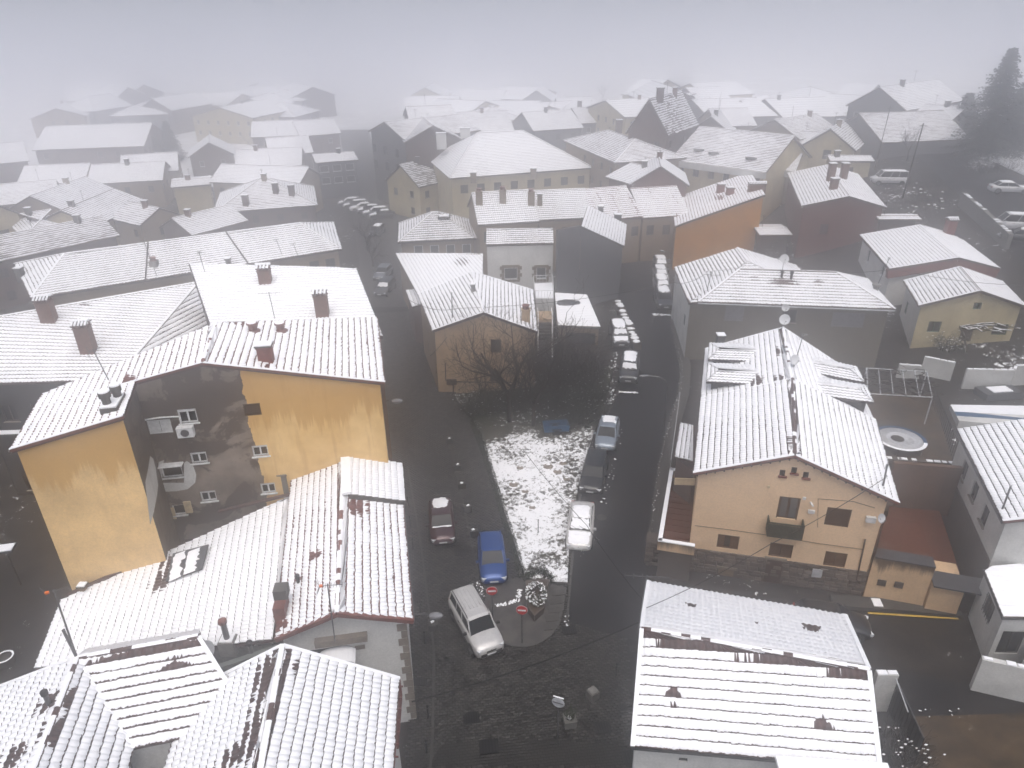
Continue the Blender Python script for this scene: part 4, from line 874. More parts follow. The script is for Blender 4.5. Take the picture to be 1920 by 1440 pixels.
for a, b2 in ((D_, R2), (C_, R2)): hc.verge(a, b2, 'concrete', .14, .14)
hc.gutter(B, C_, 'tile_red'); 
for i in range(9): p = B+(C_-B)*(i+.5)/9; mb = MB(); mb.box(p+[.12, 0, -.08], (.12, .05, .05)); hc.part('gutter_bracket', mb, 'tile_red', hc.roof)
# red side sign board and its lamp under the eave
mb = MB(); p = at(752, 1330, 5.0); mb.box(p+[-.12, 0, -.2], (.08, 2.6, 1.1), .07); hc.part('brick_panel', mb, 'brick_red')
# ------------------------------------------------------------------ L-shaped house, bottom left corner
PK, RR, VB = at(145, 1235, 8.4), at(372, 1195, 8.4), at(250, 1405, 6.5)
hl_ = House('house', 'L-shaped snow-roofed house in the bottom left corner', 'house', (-16, 18.5))
er = VB+(RR-PK)*.95; F1 = [VB-(RR-PK)*.55, er, RR, PK]                                    # wing along the back: eave, ridge
bk = PK-(VB-PK)*[.0, 1, 0]
A1 = VB-(RR-PK)*.55
off = np.array([PK[0]-F1[0][0], 0, 0])
eb = PK+(PK-VB)*[.25, .55, 1]; ebr = RR+(PK-VB)*[.25, .55, 1]; eb[2] = 7.2; ebr[2] = 7.2
hl_.block([A1, er, ebr, eb], [[A1, er, RR, PK], [ebr, eb, PK, RR]], [(PK, RR)], wall='f_white_dirty', zb=-.4, oh=.2, detail=2, melt=(.03, .4), indiv=150, gap=.06, spots=[(on_plane(330, 1243, F1), (.5, .3), .8), (on_plane(300, 1215, F1), (2.5, .25), .9)])
hl_.verge(RR, er, 'tile', .14, .12)
Rf = at(65, 1440, 8.4); Rf = PK+(Rf-PK)*1.25; dn = VB-PK; V2 = VB+(Rf-PK); lf0 = at(0, 1275, 7.0); El = lf0+(PK-lf0)*[-.0, 0, 0]+np.array([-.6, -.1, -.6]); El[2] = 6.4; Er = El+(Rf-PK)
hl_.block([Er, V2, VB, El], [[V2, VB, PK, Rf], [El, Er, Rf, PK]], [(PK, Rf)], wall='concrete', zb=-.4, oh=.2, detail=2, melt=(.1, .06), indiv=150, gap=.045, spots=[(on_plane(92, 1320, [El, Er, Rf, PK]), .45, .9), (on_plane(120, 1310, [V2, VB, PK, Rf]), (.6, .3), .8), (on_plane(100, 1375, [V2, VB, PK, Rf]), (.7, .3), .8), (on_plane(30, 1420, [El, Er, Rf, PK]), (.6, .6), .8)])
hl_.verge(El, PK, 'tile', .14, .12)
ridge_caps(hl_, hl_.roof, PK, VB, 'tile_dark', .09)
flue(hl_, on_plane(93, 1322, [El, Er, Rf, PK]), .09, .6, 'metal', 'iron')
antenna(hl_, PK+[0, 0, 0], at(100, 1105, 11.6), .8, .4, tip=True, r=.035)
mb = MB(); q_ = at(118, 1180, 9.6); mb.tube(PK+[0, 0, .1], q_, .06, n=6); hl_.part('mast_sleeve', mb, 'metal')

# ------------------------------------------------------------------ big snow roof, lower right
A, B, RL, RRt, BL, BR = at(1186, 1400, 5.5), at(1648, 1440, 5.5), at(1203, 1180, 7.5), at(1628, 1257, 7.5), at(1214, 1092, 5.5), at(1584, 1156, 5.5)
hr_ = House('house', 'big snow-covered roof at the lower right beside the plaza', 'house', (10, 22))
PF, PB = [A, B, RRt, RL], [BR, BL, RL, RRt]
sp = [(on_plane(1262, 1303, PF), (.32, .30), .97), (on_plane(1540, 1357, PF), (.34, .30), .97), (on_plane(1295, 1138, PB), (.22, .25), .9), (on_plane(1420, 1171, PB), .16, .8), (on_plane(1520, 1180, PB), (.42, .4), .95), ('line', RL+(A-RL)*.05, RRt+(B-RRt)*.05, .22, .95)]
hr_.block([A, B, BR, BL], [PF, PB], [(RL, RRt)], wall=['f_white_dirty', 'f_grey', 'f_grey', 'f_white_dirty'], zb=-.4, oh=[.25, .15, .15, .1], detail=2, spots=sp, indiv=300, gap=.035, tilem='tile', ops={0: [(1281, 1425, .35, .25, 'dark')]})
for a, b2 in ((A, RL), (RL, BL), (B, RRt), (RRt, BR)): hr_.verge(a, b2, 'white_paint', .16, .16)
hr_.gutter(A, B, 'iron'); 
pa, pb = at(1453, 1422, 5.75), at(1662, 1436, 5.75); pc, pd = pb+np.array([-.2, -2.5, -.1]), pa+np.array([-.2, -2.5, -.1]); mb = MB(); mb.prism([pd, pc, pb, pa], .12); po = hr_.part('porch_roof', mb, 'white_paint'); pcen = (pa+pb+pc+pd)/4; mb = MB(); mb.prism([np.array([*(p*.9+pcen*.1)[:2], -.3]) for p in (pd, pc, pb, pa)], 5.93); hr_.part('porch_wall', mb, 'f_white_dirty'); mb = MB(); mb.prism([p+np.array([0, 0, .125]) for p in (pd, pc, pb, pa)], .05); hr_.part('porch_snow', mb, 'snow', po)
antenna(hr_, RL+np.array([-.05, .4, -.4]), at(1213, 1078, 9.2), 1.9, -.08, 'bar')
# ------------------------------------------------------------------ tan house with dormers (right)
A, B = at(1300, 888, 7.4), at(1685, 944, 7.0); R1 = atv(1490, 855, A, B); Dm, Cm = at(1314, 748, 7.5), at(1641, 789, 7.1); Rm = at(1486, 712, R1[2]+.05)
tan = House('house', 'tan house on a stone base with green balcony and dormers', 'house', (16, 38))
PL, PR = [Dm, A, R1, Rm], [B, Cm, Rm, R1]
tops = {0: [(1478, 953, 1.15, 1.55, 'doorglass'), (1571, 970, 1.3, 1.25, 'roller'), (1365, 1016, 1.25, 1.0, 'shut_half'), (1464, 1032, 1.3, 1.0, 'shut'), (1566, 1049, 1.2, 1.05, 'shut'), (1467, 887, .3, .42, 'dark'), (1489, 882, .3, .42, 'dark'), (1511, 891, .3, .42, 'dark')]}
tan.block([A, B, Cm, Dm], [PL, PR], [(R1, Rm)], wall='f_tan', zb=1.75, oh=[.3, .5, .02, .3], detail=2, ops=tops, indiv=300, gap=.05, melt=.015, bare_ridge=.85, spots=[('line', R1, Rm, .16, .9)])
for a, b2 in ((A, R1), (B, R1)): tan.verge(a, b2, 'tile_red', .16, .14)
tan.verge(Dm, Rm, 'tile', .12, .10); tan.verge(Cm, Rm, 'tile', .12, .10)
w0, w1, w2, w3 = tan.wall_ring; tw = (np.array([*w0, 0]), np.array([*w1, 0])); td = nrm(tw[1]-tw[0]); tn = np.array([td[1], -td[0], 0])
# rafters ends under the verge
for (e, r, k) in ((A, R1, 11), (B, R1, 13)):
    for i in range(k):
        p = e+(r-e)*(i+.5)/k; mb = MB(); mb.box(p-tn*.10-[0, 0, .16], (.07, .36, .08), math.atan2(td[1], td[0])); tan.part('rafter_end', mb, 'wood_dark', tan.roof)
# rear half, a little lower, with four dormers
dz = np.array([0, 0, -.22]); A2, B2, Q1 = Dm+dz, Cm+dz, Rm+dz; D2, C2 = at(1322, 656, 7.2), at(1598, 702, 7.0); Q2 = at(1468, 616, Q1[2])
C2 = B2+(C2-B2); 
tan.block([A2, B2, C2, D2], [[D2, A2, Q1, Q2], [B2, C2, Q2, Q1]], [(Q1, Q2)], wall='f_tan', zb=0, oh=[.02, .3, .2, .2], detail=2, gap=.04, melt=(.06, .01), spots=[(on_plane(1465, 660, [D2, A2, Q1, Q2]), (.9, .35), .85), (on_plane(1420, 715, [D2, A2, Q1, Q2]), (1.0, .5), .85), (on_plane(1462, 710, [D2, A2, Q1, Q2]), (.5, .4), .8)], caps_indiv=True, no_walls=(0,))
tan.verge(D2, Q2, 'tile', .14, .12); tan.verge(C2, Q2, 'tile', .14, .12)
def dormer(side, t0, t1):
    E0, E1, G0, G1 = (A2, D2, Q1, Q2) if side < 0 else (B2, C2, Q1, Q2)
    S_ = lambda t, s: (E0+(E1-E0)*t)*(1-s)+(G0+(G1-G0)*t)*s
    tc = (t0+t1)/2; zd = S_(tc, .66)[2]; ze = zd-.22; f = lambda t, s, z: tri_up(S_(t, s), z)
    si = (ze-S_(t0, 0)[2])/(S_(t0, 1)[2]-S_(t0, 0)[2]); so_ = .08; n_ = nrm(np.cross(S_(0, 1)-S_(0, 0), E1-E0)); 
    mb = MB()                                                                   # body: cheeks and front
    for t in (t0+.012, t1-.012): mb.add([f(t, so_+.03, S_(t, so_+.03)[2]-.05), f(t, si, ze), f(t, so_+.03, ze)], [(0, 1, 2)])
    a, b_ = t0+.012, t1-.012; mb.quad(f(a, so_+.03, S_(a, so_)[2]-.05), f(b_, so_+.03, S_(b_, so_)[2]-.05), f(b_, so_+.03, ze), f(a, so_+.03, ze))
    o = tan.part('dormer', mb, 'f_dark')
    rt = [[f(t0-.03, so_-.04, ze), f(t0-.03, si+.02, ze), f(tc, .66, zd), f(tc, so_+.10, zd)], [f(t1+.03, si+.02, ze), f(t1+.03, so_-.04, ze), f(tc, so_+.10, zd), f(tc, .66, zd)], [f(t1+.03, so_-.04, ze), f(t0-.03, so_-.04, ze), f(tc, so_+.10, zd)]]
    sl = MB()
    for p in rt: sl.poly(p); sl.poly([q-np.array([0, 0, .07]) for q in p])
    ro = tan.part('dormer_roof', sl, 'tile_dark', o)
    for k, p in enumerate(rt): tile_face(tan, o, p, 1, k, 0, [], .05, None, 'tile_dark', c=.3)
    w_ = MB(); s0 = so_+.02; w_.quad(f(a+.02, s0, ze-.55), f(b_-.02, s0, ze-.55), f(b_-.02, s0, ze-.1), f(a+.02, s0, ze-.1)); tan.part('pane', w_, 'glass', o)
    return o
for sd_, spans in ((-1, ((.14, .42), (.55, .83))), (1, ((.08, .36), (.48, .76)))):
    for t0, t1 in spans: dormer(sd_, t0, t1)
# flat dish on the ridge, mast dish, chimney
dish(tan, Q2+[0, 0, .75], -1.7, .42, .3, .7); dish(tan, Q1+(Q2-Q1)*.25+[.25, 0, .6], -1.2, .36, .4, .6)
antenna(tan, on_plane(1488, 690, [B2, C2, Q2, Q1]), on_plane(1488, 690, [B2, C2, Q2, Q1])+[.5, .6, 2.3], .5, .3)
chimney(tan, D2+np.array([1.2, .3, .1]), .55, .55, 1.0, 'concrete_dark', 'slab')
# green balcony with tall bars, french door inside
cb = atv(1470, 985, *tw); bal = MB(); bw, bd, bh = 1.9, .65, .95
bal.box(cb+tn*bd/2-[0, 0, .42], (bw, bd, .08), ax=(td, tn, (0, 0, 1.))); balo = tan.part('balcony', bal, 'green_metal')
rail = MB()
def brail(p, q, n_):
    for i in range(n_+1): a = p+(q-p)*i/n_; rail.box(a+[0, 0, bh/2], (.05, .05, bh), ax=(td, tn, (0, 0, 1.)))
    rail.tube(p+[0, 0, bh], q+[0, 0, bh], .035, n=6)
c0, c1 = cb-td*bw/2-[0, 0, .38], cb+td*bw/2-[0, 0, .38]; brail(c0+tn*bd, c1+tn*bd, 26); brail(c0, c0+tn*bd, 8); brail(c1, c1+tn*bd, 8); tan.part('railing', rail, 'green_metal', balo)
sc_ = MB(); sc_.box((c0+c1)/2+tn*(bd-.03)+[0, 0, bh*.45], (bw, .01, bh*.8), ax=(td, tn, (0, 0, 1.))); tan.part('screen', sc_, 'green_metal', balo)
for (x, y, s, m_) in ((1521, 958, (.35, .14, .2), 'white_pvc'), (1508, 934, (.18, .06, .18), 'white_pvc'), (1441, 912, (.14, .08, .14), 'cream'), (1632, 972, (.5, .2, .35), 'white_pvc')): wall_box(tan, 'wall_box', x, y, s, *tw, tn, m_)
mb = MB(); c = atv(1520, 942, *tw); mb.tube(c, c+tn*.35+td*.08, .06, n=8); tan.part('camera', mb, 'white_pvc')
for x, y in ((1467, 893), (1489, 888), (1511, 897)): wall_box(tan, 'sill', x, y, (.46, .12, .1), *tw, tn, 'brick_red')
for pts in ([(1303, 985), (1360, 992), (1440, 1003), (1530, 1018), (1620, 1030)], [(1533, 988), (1534, 935), (1600, 940), (1640, 952)]):
    mb = MB(); mb.path([atv(x, y, *tw)+tn*.02 for x, y in pts], .018, 5); tan.part('conduit', mb, 'f_tan_dirty')
for pts in ([(1662, 960), (1652, 990), (1636, 1050), (1622, 1095)], [(1647, 1008), (1640, 1040), (1628, 1092), (1634, 1098)], [(1622, 1010), (1606, 1085), (1612, 1095)]):
    mb = MB(); mb.path([atv(x, y, *tw)+tn*.06 for x, y in pts], .045, 6); tan.part('downpipe', mb, 'wood_dark')
dish(tan, at(1652, 972, 6.2), -1.2, .27, .5, .1, 'mat_grey')
antenna(tan, on_plane(1655, 915, PR), on_plane(1655, 915, PR)+[.15, .4, 1.3], .25, .5, 'bar', .05)
# ground floor of rough stone: every stone a piece
gw = MB(); x0, x1 = tw[0]-td*2.6, tw[1]+td*.15; wpt = [x0, x1, x1-tn*1.0, x0-tn*1.0]
gw.prism([(p[0], p[1], -.3) for p in wpt], 2.05); base = tan.part('stone_base', gw, 'f_stone')
rg = random.Random(8); Lw = np.linalg.norm(x1-x0); z = -.02; stm = []
for v_ in range(5):
    mb = MB(); hx = .5; pts = [(-hx, -.5), (-hx+.12, -.5+rg.uniform(-.02, .05)), (hx, -.5+rg.uniform(0, .08)), (hx-.02, .5-rg.uniform(0, .08)), (.1, .5), (-hx+.03, .5-rg.uniform(0, .1))]
    n_ = len(pts); vs = [(p[0], 0, p[1]) for p in pts]+[(p[0]*.88, 1, p[1]*.8) for p in pts]; mb.add(vs, [tuple(range(n_, 2*n_))]+[(i, (i+1) % n_, n_+(i+1) % n_, n_+i) for i in range(n_)]); o = mk('stone', mb, 'stone'); stm.append(o.data); bpy.data.objects.remove(o)
ang = math.atan2(td[1], td[0])+math.pi
doors = [(1443, 1103, .95, 1.75), (1360, 1078, .9, .55), (1262, 1065, .8, 1.3)]
dsp = [((atv(x, y, *tw)-tw[0]).dot(td)+2.6, atv(x, y, *tw)[2], w, h) for x, y, w, h in doors]
while z < 1.7:
    hh = rg.uniform(.2, .34); s = 0
    while s < Lw:
        ww = rg.uniform(.28, .75); c = s+ww/2
        if not any(abs(c-ds) < dw/2+ww/2-.05 and z < dzc+dh/2 and z+hh > dzc-dh/2 for ds, dzc, dw, dh in dsp):
            o = bpy.data.objects.new('stone', rg.choice(stm)); COL.objects.link(o); o.parent = base; p = x0+td*c; o.location = tuple(np.array([p[0], p[1], z+hh/2])-tan.L); o.rotation_euler = (0, 0, ang); o.scale = (ww-.03, rg.uniform(.03, .09), hh-.03)
        s += ww
    z += hh
for (ds, dzc, dw, dh), nm in zip(dsp, ('door', 'window', 'door')):
    p = x0+td*ds; mb = MB(); mb.box(np.array([p[0], p[1], max(dzc, dh/2)])+tn*.03, (dw, .06, dh), ax=(td, tn, (0, 0, 1.))); o = tan.part(nm, mb, 'wood_dark' if nm == 'door' else 'ochre_stone')
    mb = MB(); mb.box(np.array([p[0], p[1], max(dzc, dh/2)+dh/2+.08])+tn*.06, (dw+.3, .12, .14), ax=(td, tn, (0, 0, 1.))); tan.part('lintel', mb, 'stone_block', o)
p = x0+td*((atv(1525, 1100, *tw)-tw[0]).dot(td)+2.6); mb = MB(); mb.box(np.array([p[0], p[1], 1.2])+tn*.06, (.55, .1, .6), ax=(td, tn, (0, 0, 1.))); tan.part('meter_box', mb, 'mat_grey')
# left terrace: red tiles behind a snow-topped parapet, little snowy lean-to above
t = Thing('terrace', 'red tiled terrace with snow-topped parapet left of the tan house', 'terrace', at(1265, 960, 1.9))
q = [at(1236, 1026, 2.2), at(1298, 1036, 2.2), at(1302, 900, 2.2), at(1258, 892, 2.2)]; mb = MB(); mb.prism([p-[0, 0, 2.4] for p in q], 2.3); t.part('terrace_body', mb, 'f_stone')
fl = MB(); e1, e2 = q[1]-q[0], q[3]-q[0]; nx, ny = 6, 13; fo = t.part('terrace_floor', MB().poly([p+np.array([0, 0, -.09]) for p in q]), 'terracotta')
for i in range(nx):
    for j in range(ny):
        a = q[0]+e1*(i+.03)/nx+e2*(j+.03)/ny; mb = MB(); tl = [a, a+e1*.94/nx, a+e1*.94/nx+e2*.94/ny, a+e2*.94/ny]; mb.prism([p-np.array([0, 0, .085]) for p in tl], .03); t.part('floor_tile', mb, 'terracotta', fo)
for a, b2 in ((q[0], q[3]), (q[0], q[1]), (q[3], q[2])):
    d = nrm(b2-a); mb = MB(); mb.box((a+b2)/2+[0, 0, .2], (np.linalg.norm(b2-a)+.2, .22, .65), math.atan2(d[1], d[0])); o = t.part('parapet', mb, 'f_tan_dirty'); mb = MB(); mb.box((a+b2)/2+[0, 0, .565], (np.linalg.norm(b2-a)+.2, .26, .07), math.atan2(d[1], d[0])); t.part('parapet_snow', mb, 'snow', o)
cano = Thing('lean_to', 'small snowy lean-to roof on the left side of the tan house', 'lean-to', at(1285, 880, 2.2))
q2 = [at(1266, 858, 4.9), at(1300, 866, 5.6), at(1304, 800, 5.6), at(1276, 794, 4.9)]; mb = MB(); mb.prism([p-np.array([0, 0, .1]) for p in q2], .1); cr = cano.part('roof', mb, 'tile')
tile_face(cano, cr, [q2[3], q2[0], q2[1], q2[2]], 2, 3, .05, [], .06, None, 'tile')
mb = MB(); mb.prism([p*[1, 1, 0]+[.12, .1, 2.2] for p in (q2[0], q2[1], q2[2], q2[3])], 2.6); cano.part('wall', mb, 'f_brown')
mb = MB(); c = at(1284, 903, 4.2); mb.box(c, (1.3, .08, .5), -.1); cano.part('awning', mb, 'cream')
# railing and snowy pavement ledge of the path behind it
fe = Thing('railing', 'white pipe railing beside the lean-to of the tan house', 'railing', at(1258, 830, 2))
pp = [at(1275, 735, 3.4), at(1268, 790, 3.2), at(1258, 862, 3.2)]; mb = MB(); mb.path(pp, .03, 6); mb.path([p-np.array([0, 0, .9]) for p in pp], .02, 6); fe.part('rail', mb, 'mat_grey')
mb = MB()
for i in range(14): p = pp[1]+(pp[2]-pp[1])*i/13; mb.tube(p, p-np.array([0, 0, .9]), .012, n=4)
fe.part('baluster', mb, 'mat_grey')
# right yard of the tan house: red terrace, dark canopies, stained annex
an = House('annex', 'stained tan annex with dark canopy right of the tan house', 'annex', at(1680, 1060, 0)[:2])
a_, b_ = at(1625, 1095, 1.0), at(1737, 1115, 1.0); dd = nrm((b_-a_)*[1, 1, 0]); nn2 = np.array([-dd[1], dd[0], 0]); a_[2] = b_[2] = 3.0
mb = MB(); mb.prism([p*[1, 1, 0]-[0, 0, .3] for p in (a_, b_, b_+nn2*4.2, a_+nn2*4.2)], 3.3); an.part('wall', mb, 'f_tan_dirty')
mb = MB(); mb.box((a_+b_)/2+nn2*.3+[0, 0, .12], (np.linalg.norm(b_-a_)*.98, .9, .1), math.atan2(dd[1], dd[0])); an.part('canopy', mb, 'awning_grey')
mb = MB(); mb.poly([p+np.array([0, 0, .02]) for p in (a_+nn2*.8, b_+nn2*.8, b_+nn2*4.2, a_+nn2*4.2)]); an.part('roof_terrace', mb, 'terracotta')
for x, y in ((1653, 1092), (1685, 1096)):
    c = atv(x, y, a_, b_); mb = MB(); mb.box(c-nn2*.02, (.45, .1, .4), math.atan2(dd[1], dd[0])); o = an.part('vent', mb, 'concrete_dark'); mb = MB()
    for i in range(4): mb.box(c-nn2*.08+[0, 0, -.14+i*.09], (.38, .03, .05), math.atan2(dd[1], dd[0]))
    an.part('louvre', mb, 'metal', o)
an2 = Thing('annex', 'small stained store with dark canopy beside the annex', 'annex', b_+dd*.8)
mb = MB(); mb.prism([p*[1, 1, 0]-[0, 0, .3] for p in (b_+dd*.05-nn2*.2, b_+dd*1.7-nn2*.2, b_+dd*1.7+nn2*2, b_+dd*.05+nn2*2)], 2.3); an2.part('wall', mb, 'f_tan_dirty')
mb = MB(); mb.prism([p*[1, 1, 0]+[0, 0, 2.02] for p in (b_+dd*.05-nn2*.5, b_+dd*2.9-nn2*.5, b_+dd*2.9+nn2*.9, b_+dd*.05+nn2*.9)], .1); an2.part('canopy', mb, 'awning_grey')
mb = MB(); mb.box(b_+dd*2.4+nn2*.2-[0, 0, 2.0], (1.0, .08, 1.9), math.atan2(dd[1], dd[0])); an2.part('door', mb, 'iron')
# red roof-terrace deck stretching back to the stained wall
yd = Thing('patio', 'dark red tiled patio with a stained back wall behind the annex', 'patio', at(1710, 1010, 0))
q3 = [at(1650, 1040, 1.6), at(1800, 1075, 1.6), at(1762, 958, 1.6), at(1668, 950, 1.6)]; mb = MB(); mb.prism([p-np.array([0, 0, 1.9]) for p in q3], 1.9); yd.part('deck', mb, 'terracotta')
d = nrm(q3[2]-q3[3]); mb = MB(); mb.box((q3[2]+q3[3])/2+[.2, .3, 1.4], (np.linalg.norm(q3[2]-q3[3])+1.0, .3, 3.8), math.atan2(d[1], d[0])); yd.part('back_wall', mb, 'f_stain')
# upper patio with trampoline and pergola
up = Thing('courtyard', 'brown courtyard behind the tan house', 'courtyard', at(1690, 800, 1.5))
q4 = [at(1640, 868, 3.0), at(1790, 880, 3.0), at(1750, 740, 3.0), at(1618, 735, 3.0)]; mb = MB(); mb.prism([p-np.array([0, 0, 3.2]) for p in q4], 3.2, 0); up.part('deck', mb, 'dirt')
d = nrm(q4[1]-q4[0]); mb = MB(); mb.box((q4[0]+q4[1])/2+[0, 0, .25], (np.linalg.norm(q4[1]-q4[0]), .35, .5), math.atan2(d[1], d[0])); o = up.part('parapet', mb, 'f_stone')
rg = random.Random(3)
for i in range(9): p = q4[0]+(q4[1]-q4[0])*(i+rg.random())/9; mb = MB(); mb.box(p+[0, 0, .53], (rg.uniform(.2, .6), .25, .05), math.atan2(d[1], d[0])); up.part('snow_scrap', mb, 'snow', o)
c = at(1688, 822, 3.5); tr = Thing('trampoline', 'round trampoline holding grey slush behind the tan house', 'trampoline', c-[0, 0, .5]); R = 1.75
mb = MB(); mb.lathe(c-[0, 0, .02], [(R*.86, 0), (R*.86, .02), (.05, -.03)], 28); tr.part('mat', mb, 'mat_grey', smooth=True)
mb = MB(); n_ = 28
for i in range(n_):
    a0, a1 = 2*math.pi*i/n_, 2*math.pi*(i+1)/n_; f = lambda a, r: c+np.array([math.cos(a)*r, math.sin(a)*r, .03]); mb.quad(f(a0, R*.86), f(a0, R), f(a1, R), f(a1, R*.86), 1 if 14 < i < 26 else 0)
tr.part('rim_pad', mb, ['blue_paint', 'snow'])
mb = MB()
for i in range(6): a = i*math.pi/3; mb.tube(c+[math.cos(a)*R*.96, math.sin(a)*R*.96, 0], c+[math.cos(a)*R*.96, math.sin(a)*R*.96, -.5], .03, n=5)
tr.part('leg', mb, 'metal'); mb = MB(); mb.lathe(c+[-.2, 0, .005], [(.45, 0), (.3, .004), (.02, .005)], 16); tr.part('puddle', mb, 'concrete_dark')
pg = Thing('pergola', 'bare pergola with vine stems beside the trampoline courtyard', 'pergola', at(1685, 740, 3))
pq = [at(1627, 738, 5.3), at(1748, 745, 5.3), at(1738, 697, 5.3), at(1625, 690, 5.3)]
for k, p in enumerate(pq): mb = MB(); mb.tube(p*[1, 1, 0]+[0, 0, 1.8], p, .05, n=6); pg.part('post', mb, 'mat_grey')
for k in range(4): mb = MB(); mb.tube(pq[k], pq[(k+1) % 4], .04, n=6); pg.part('beam', mb, 'mat_grey')
for k in range(1, 5): mb = MB(); mb.tube(pq[0]+(pq[1]-pq[0])*k/5, pq[3]+(pq[2]-pq[3])*k/5, .03, n=5); pg.part('beam', mb, 'mat_grey')
rg = random.Random(6); mb = MB()
for i in range(60):
    a = pq[0]+(pq[1]-pq[0])*rg.random()+(pq[3]-pq[0])*rg.random(); pts = [a]
    for j in range(5): pts.append(pts[-1]+np.array([rg.uniform(-.5, .5), rg.uniform(-.4, .4), rg.uniform(-.12, .12)]))
    mb.path(pts, .035, 4, 0, .012)
pg.part('vine', mb, 'twig')
# ------------------------------------------------------------------ white house at the right edge
A, D_ = at(1880, 978, 6.3), at(1793, 806, 6.3); d = nrm((A-D_)*[1, 1, 0]); up_ = np.array([-d[1], d[0], 0]); up_ = up_ if up_[0] > 0 else -up_
B, C_ = A+up_*6+[0, 0, 2.2], D_+up_*6+[0, 0, 2.2]
hw = House('house', 'white house with tall narrow windows at the right edge', 'house', A[:2]+[2, 3])
hw.block([D_, A, B, C_], [[D_, A, B, C_]], [], wall='f_white_dirty', zb=-.4, oh=[.3, .3, .2, .2], detail=2, gap=.045, indiv=300, tilem='tile_dark', ops={0: [(1808, 882, .9, 1.2, 'brown'), (1827, 921, .9, 1.2, 'brown'), (1846, 966, .9, 1.2, 'brown'), (1782, 962, .8, 1.0, 'dark'), (1800, 1000, .8, 1.0, 'dark'), (1818, 1050, .8, 1.0, 'dark')]})
hw.verge(A, B, 'tile_red', .16, .14); hw.gutter(D_, A)
w0, w1 = hw.wall_ring[0:2]; p_, q_ = np.array([*w0, 0]), np.array([*w1, 0]); n_ = np.array([(q_-p_)[1], -(q_-p_)[0], 0]); n_ = nrm(n_); n_ = n_ if n_[0] < 0 else -n_
mb = MB(); mb.box((p_+q_)/2+n_*.04+[0, 0, 1.5], (np.linalg.norm(q_-p_), .08, 3.6), math.atan2((q_-p_)[1], (q_-p_)[0])); hw.part('stone_plinth', mb, 'f_stone')
antenna(hw, on_plane(1878, 958, [D_, A, B, C_]), on_plane(1878, 958, [D_, A, B, C_])+[.25, .3, 1.4], .3, .6, 'bar', .05)
fx = House('annex', 'white flat-roofed annex with barred window at the right edge', 'annex', at(1890, 1120, 0)[:2])
f0, f1, f2, f3 = at(1880, 1158, 3.4), at(1990, 1160, 3.4), at(1990, 1050, 3.4), at(1843, 1066, 3.4)
fx.block([f0, f1, f2, f3], [[f0, f1, f2, f3]], [], wall='f_white_dirty', zb=-.4, oh=.12, detail=0, gap=.006, ts=.05, slab='concrete_dark', ops={3: [(1853, 1140, 1.3, 1.3, 'grille')], 0: [(1895, 1205, 1.2, 1.6, 'dark')]})
# low boundary wall with snow in front of it
def low_wall(name, label, pts, h, t, mat, snow=.6, cat='wall', group=None, z=None, capmat='snow', L=None):
    w = Thing(name, label, cat, np.array([*pts[0][:2], pts[0][2] if len(pts[0]) > 2 else 0]), group); rg = random.Random(int(pts[0][0]*10))
    for a, b in zip(pts, pts[1:]):
        a = np.array([a[0], a[1], a[2] if len(a) > 2 else float(G(*a[:2]))]); b = np.array([b[0], b[1], b[2] if len(b) > 2 else float(G(*b[:2]))]); d = nrm((b-a)*[1, 1, 0]); nn = np.array([-d[1], d[0], 0])*t/2
        a = a-d*t*.5*0; mb = MB(); lo = np.array([0, 0, -.5]); hi = np.array([0, 0, h])
        mb.add([a-nn+lo, b-nn+lo, b+nn+lo, a+nn+lo, a-nn+hi, b-nn+hi, b+nn+hi, a+nn+hi], [(4, 5, 6, 7), (0, 1, 5, 4), (1, 2, 6, 5), (2, 3, 7, 6), (3, 0, 4, 7)]); o = w.part('wall_run', mb, mat)
        ln = np.linalg.norm(b-a); k = max(1, int(ln/.5)); sm_ = MB()
        for i in range(k):
            if rg.random() < snow: p = a+(b-a)*(i+.5)/k; sm_.box(p+[0, 0, h+.03], (ln/k*rg.uniform(.7, 1.05), t*rg.uniform(.6, 1.0), .06), math.atan2(d[1], d[0]))
        if sm_.v: w.part('snow_cap', sm_, capmat, o)
    return w
low_wall('garden_wall', 'low white wall with snow scraps below the right-edge annex', [at(1818, 1290), at(1925, 1315), at(2010, 1330)], 2.2, .3, 'f_white_dirty', .45)
low_wall('garden_wall', 'short white wall at the annex door, right edge', [at(1902, 1290), at(1935, 1205)], 2.5, .25, 'f_white_dirty', .8)
low_wall('gate_wall', 'concrete gate pier wall right of the lower-right roof', [at(1622, 1330), at(1660, 1330)], 2.6, .3, 'f_white_dirty', .8)
g_ = Thing('metal_gate', 'dark metal gate swung open beside the concrete pier', 'gate', at(1680, 1400)); ga, gb = at(1666, 1335), at(1712, 1440); d = nrm(gb-ga)
for i in range(10):
    p = ga+(gb-ga)*(i+.5)/10; mb = MB(); mb.box(p+[0, 0, 1.05], (np.linalg.norm(gb-ga)/10-.02, .04, 1.9), math.atan2(d[1], d[0])); g_.part('board', mb, 'iron')
mb = MB(); mb.tube(ga+[0, 0, 2.05], gb+[0, 0, 2.05], .035, n=6); g_.part('rail', mb, 'metal'); mb = MB(); mb.tube(ga+[-.2, 0, 2.4], ga+(gb-ga)*.55+[-.2, 0, 2.1], .03, n=6); g_.part('bar', mb, 'mat_grey')
ribbon('dirt_yard', [at(1690, 1345), at(1730, 1500), (13.5, 8), (14, -2)], [at(2150, 1330), at(2250, 1500), (34, 8), (34, -2)], 'dirt', .03, 16, 6)
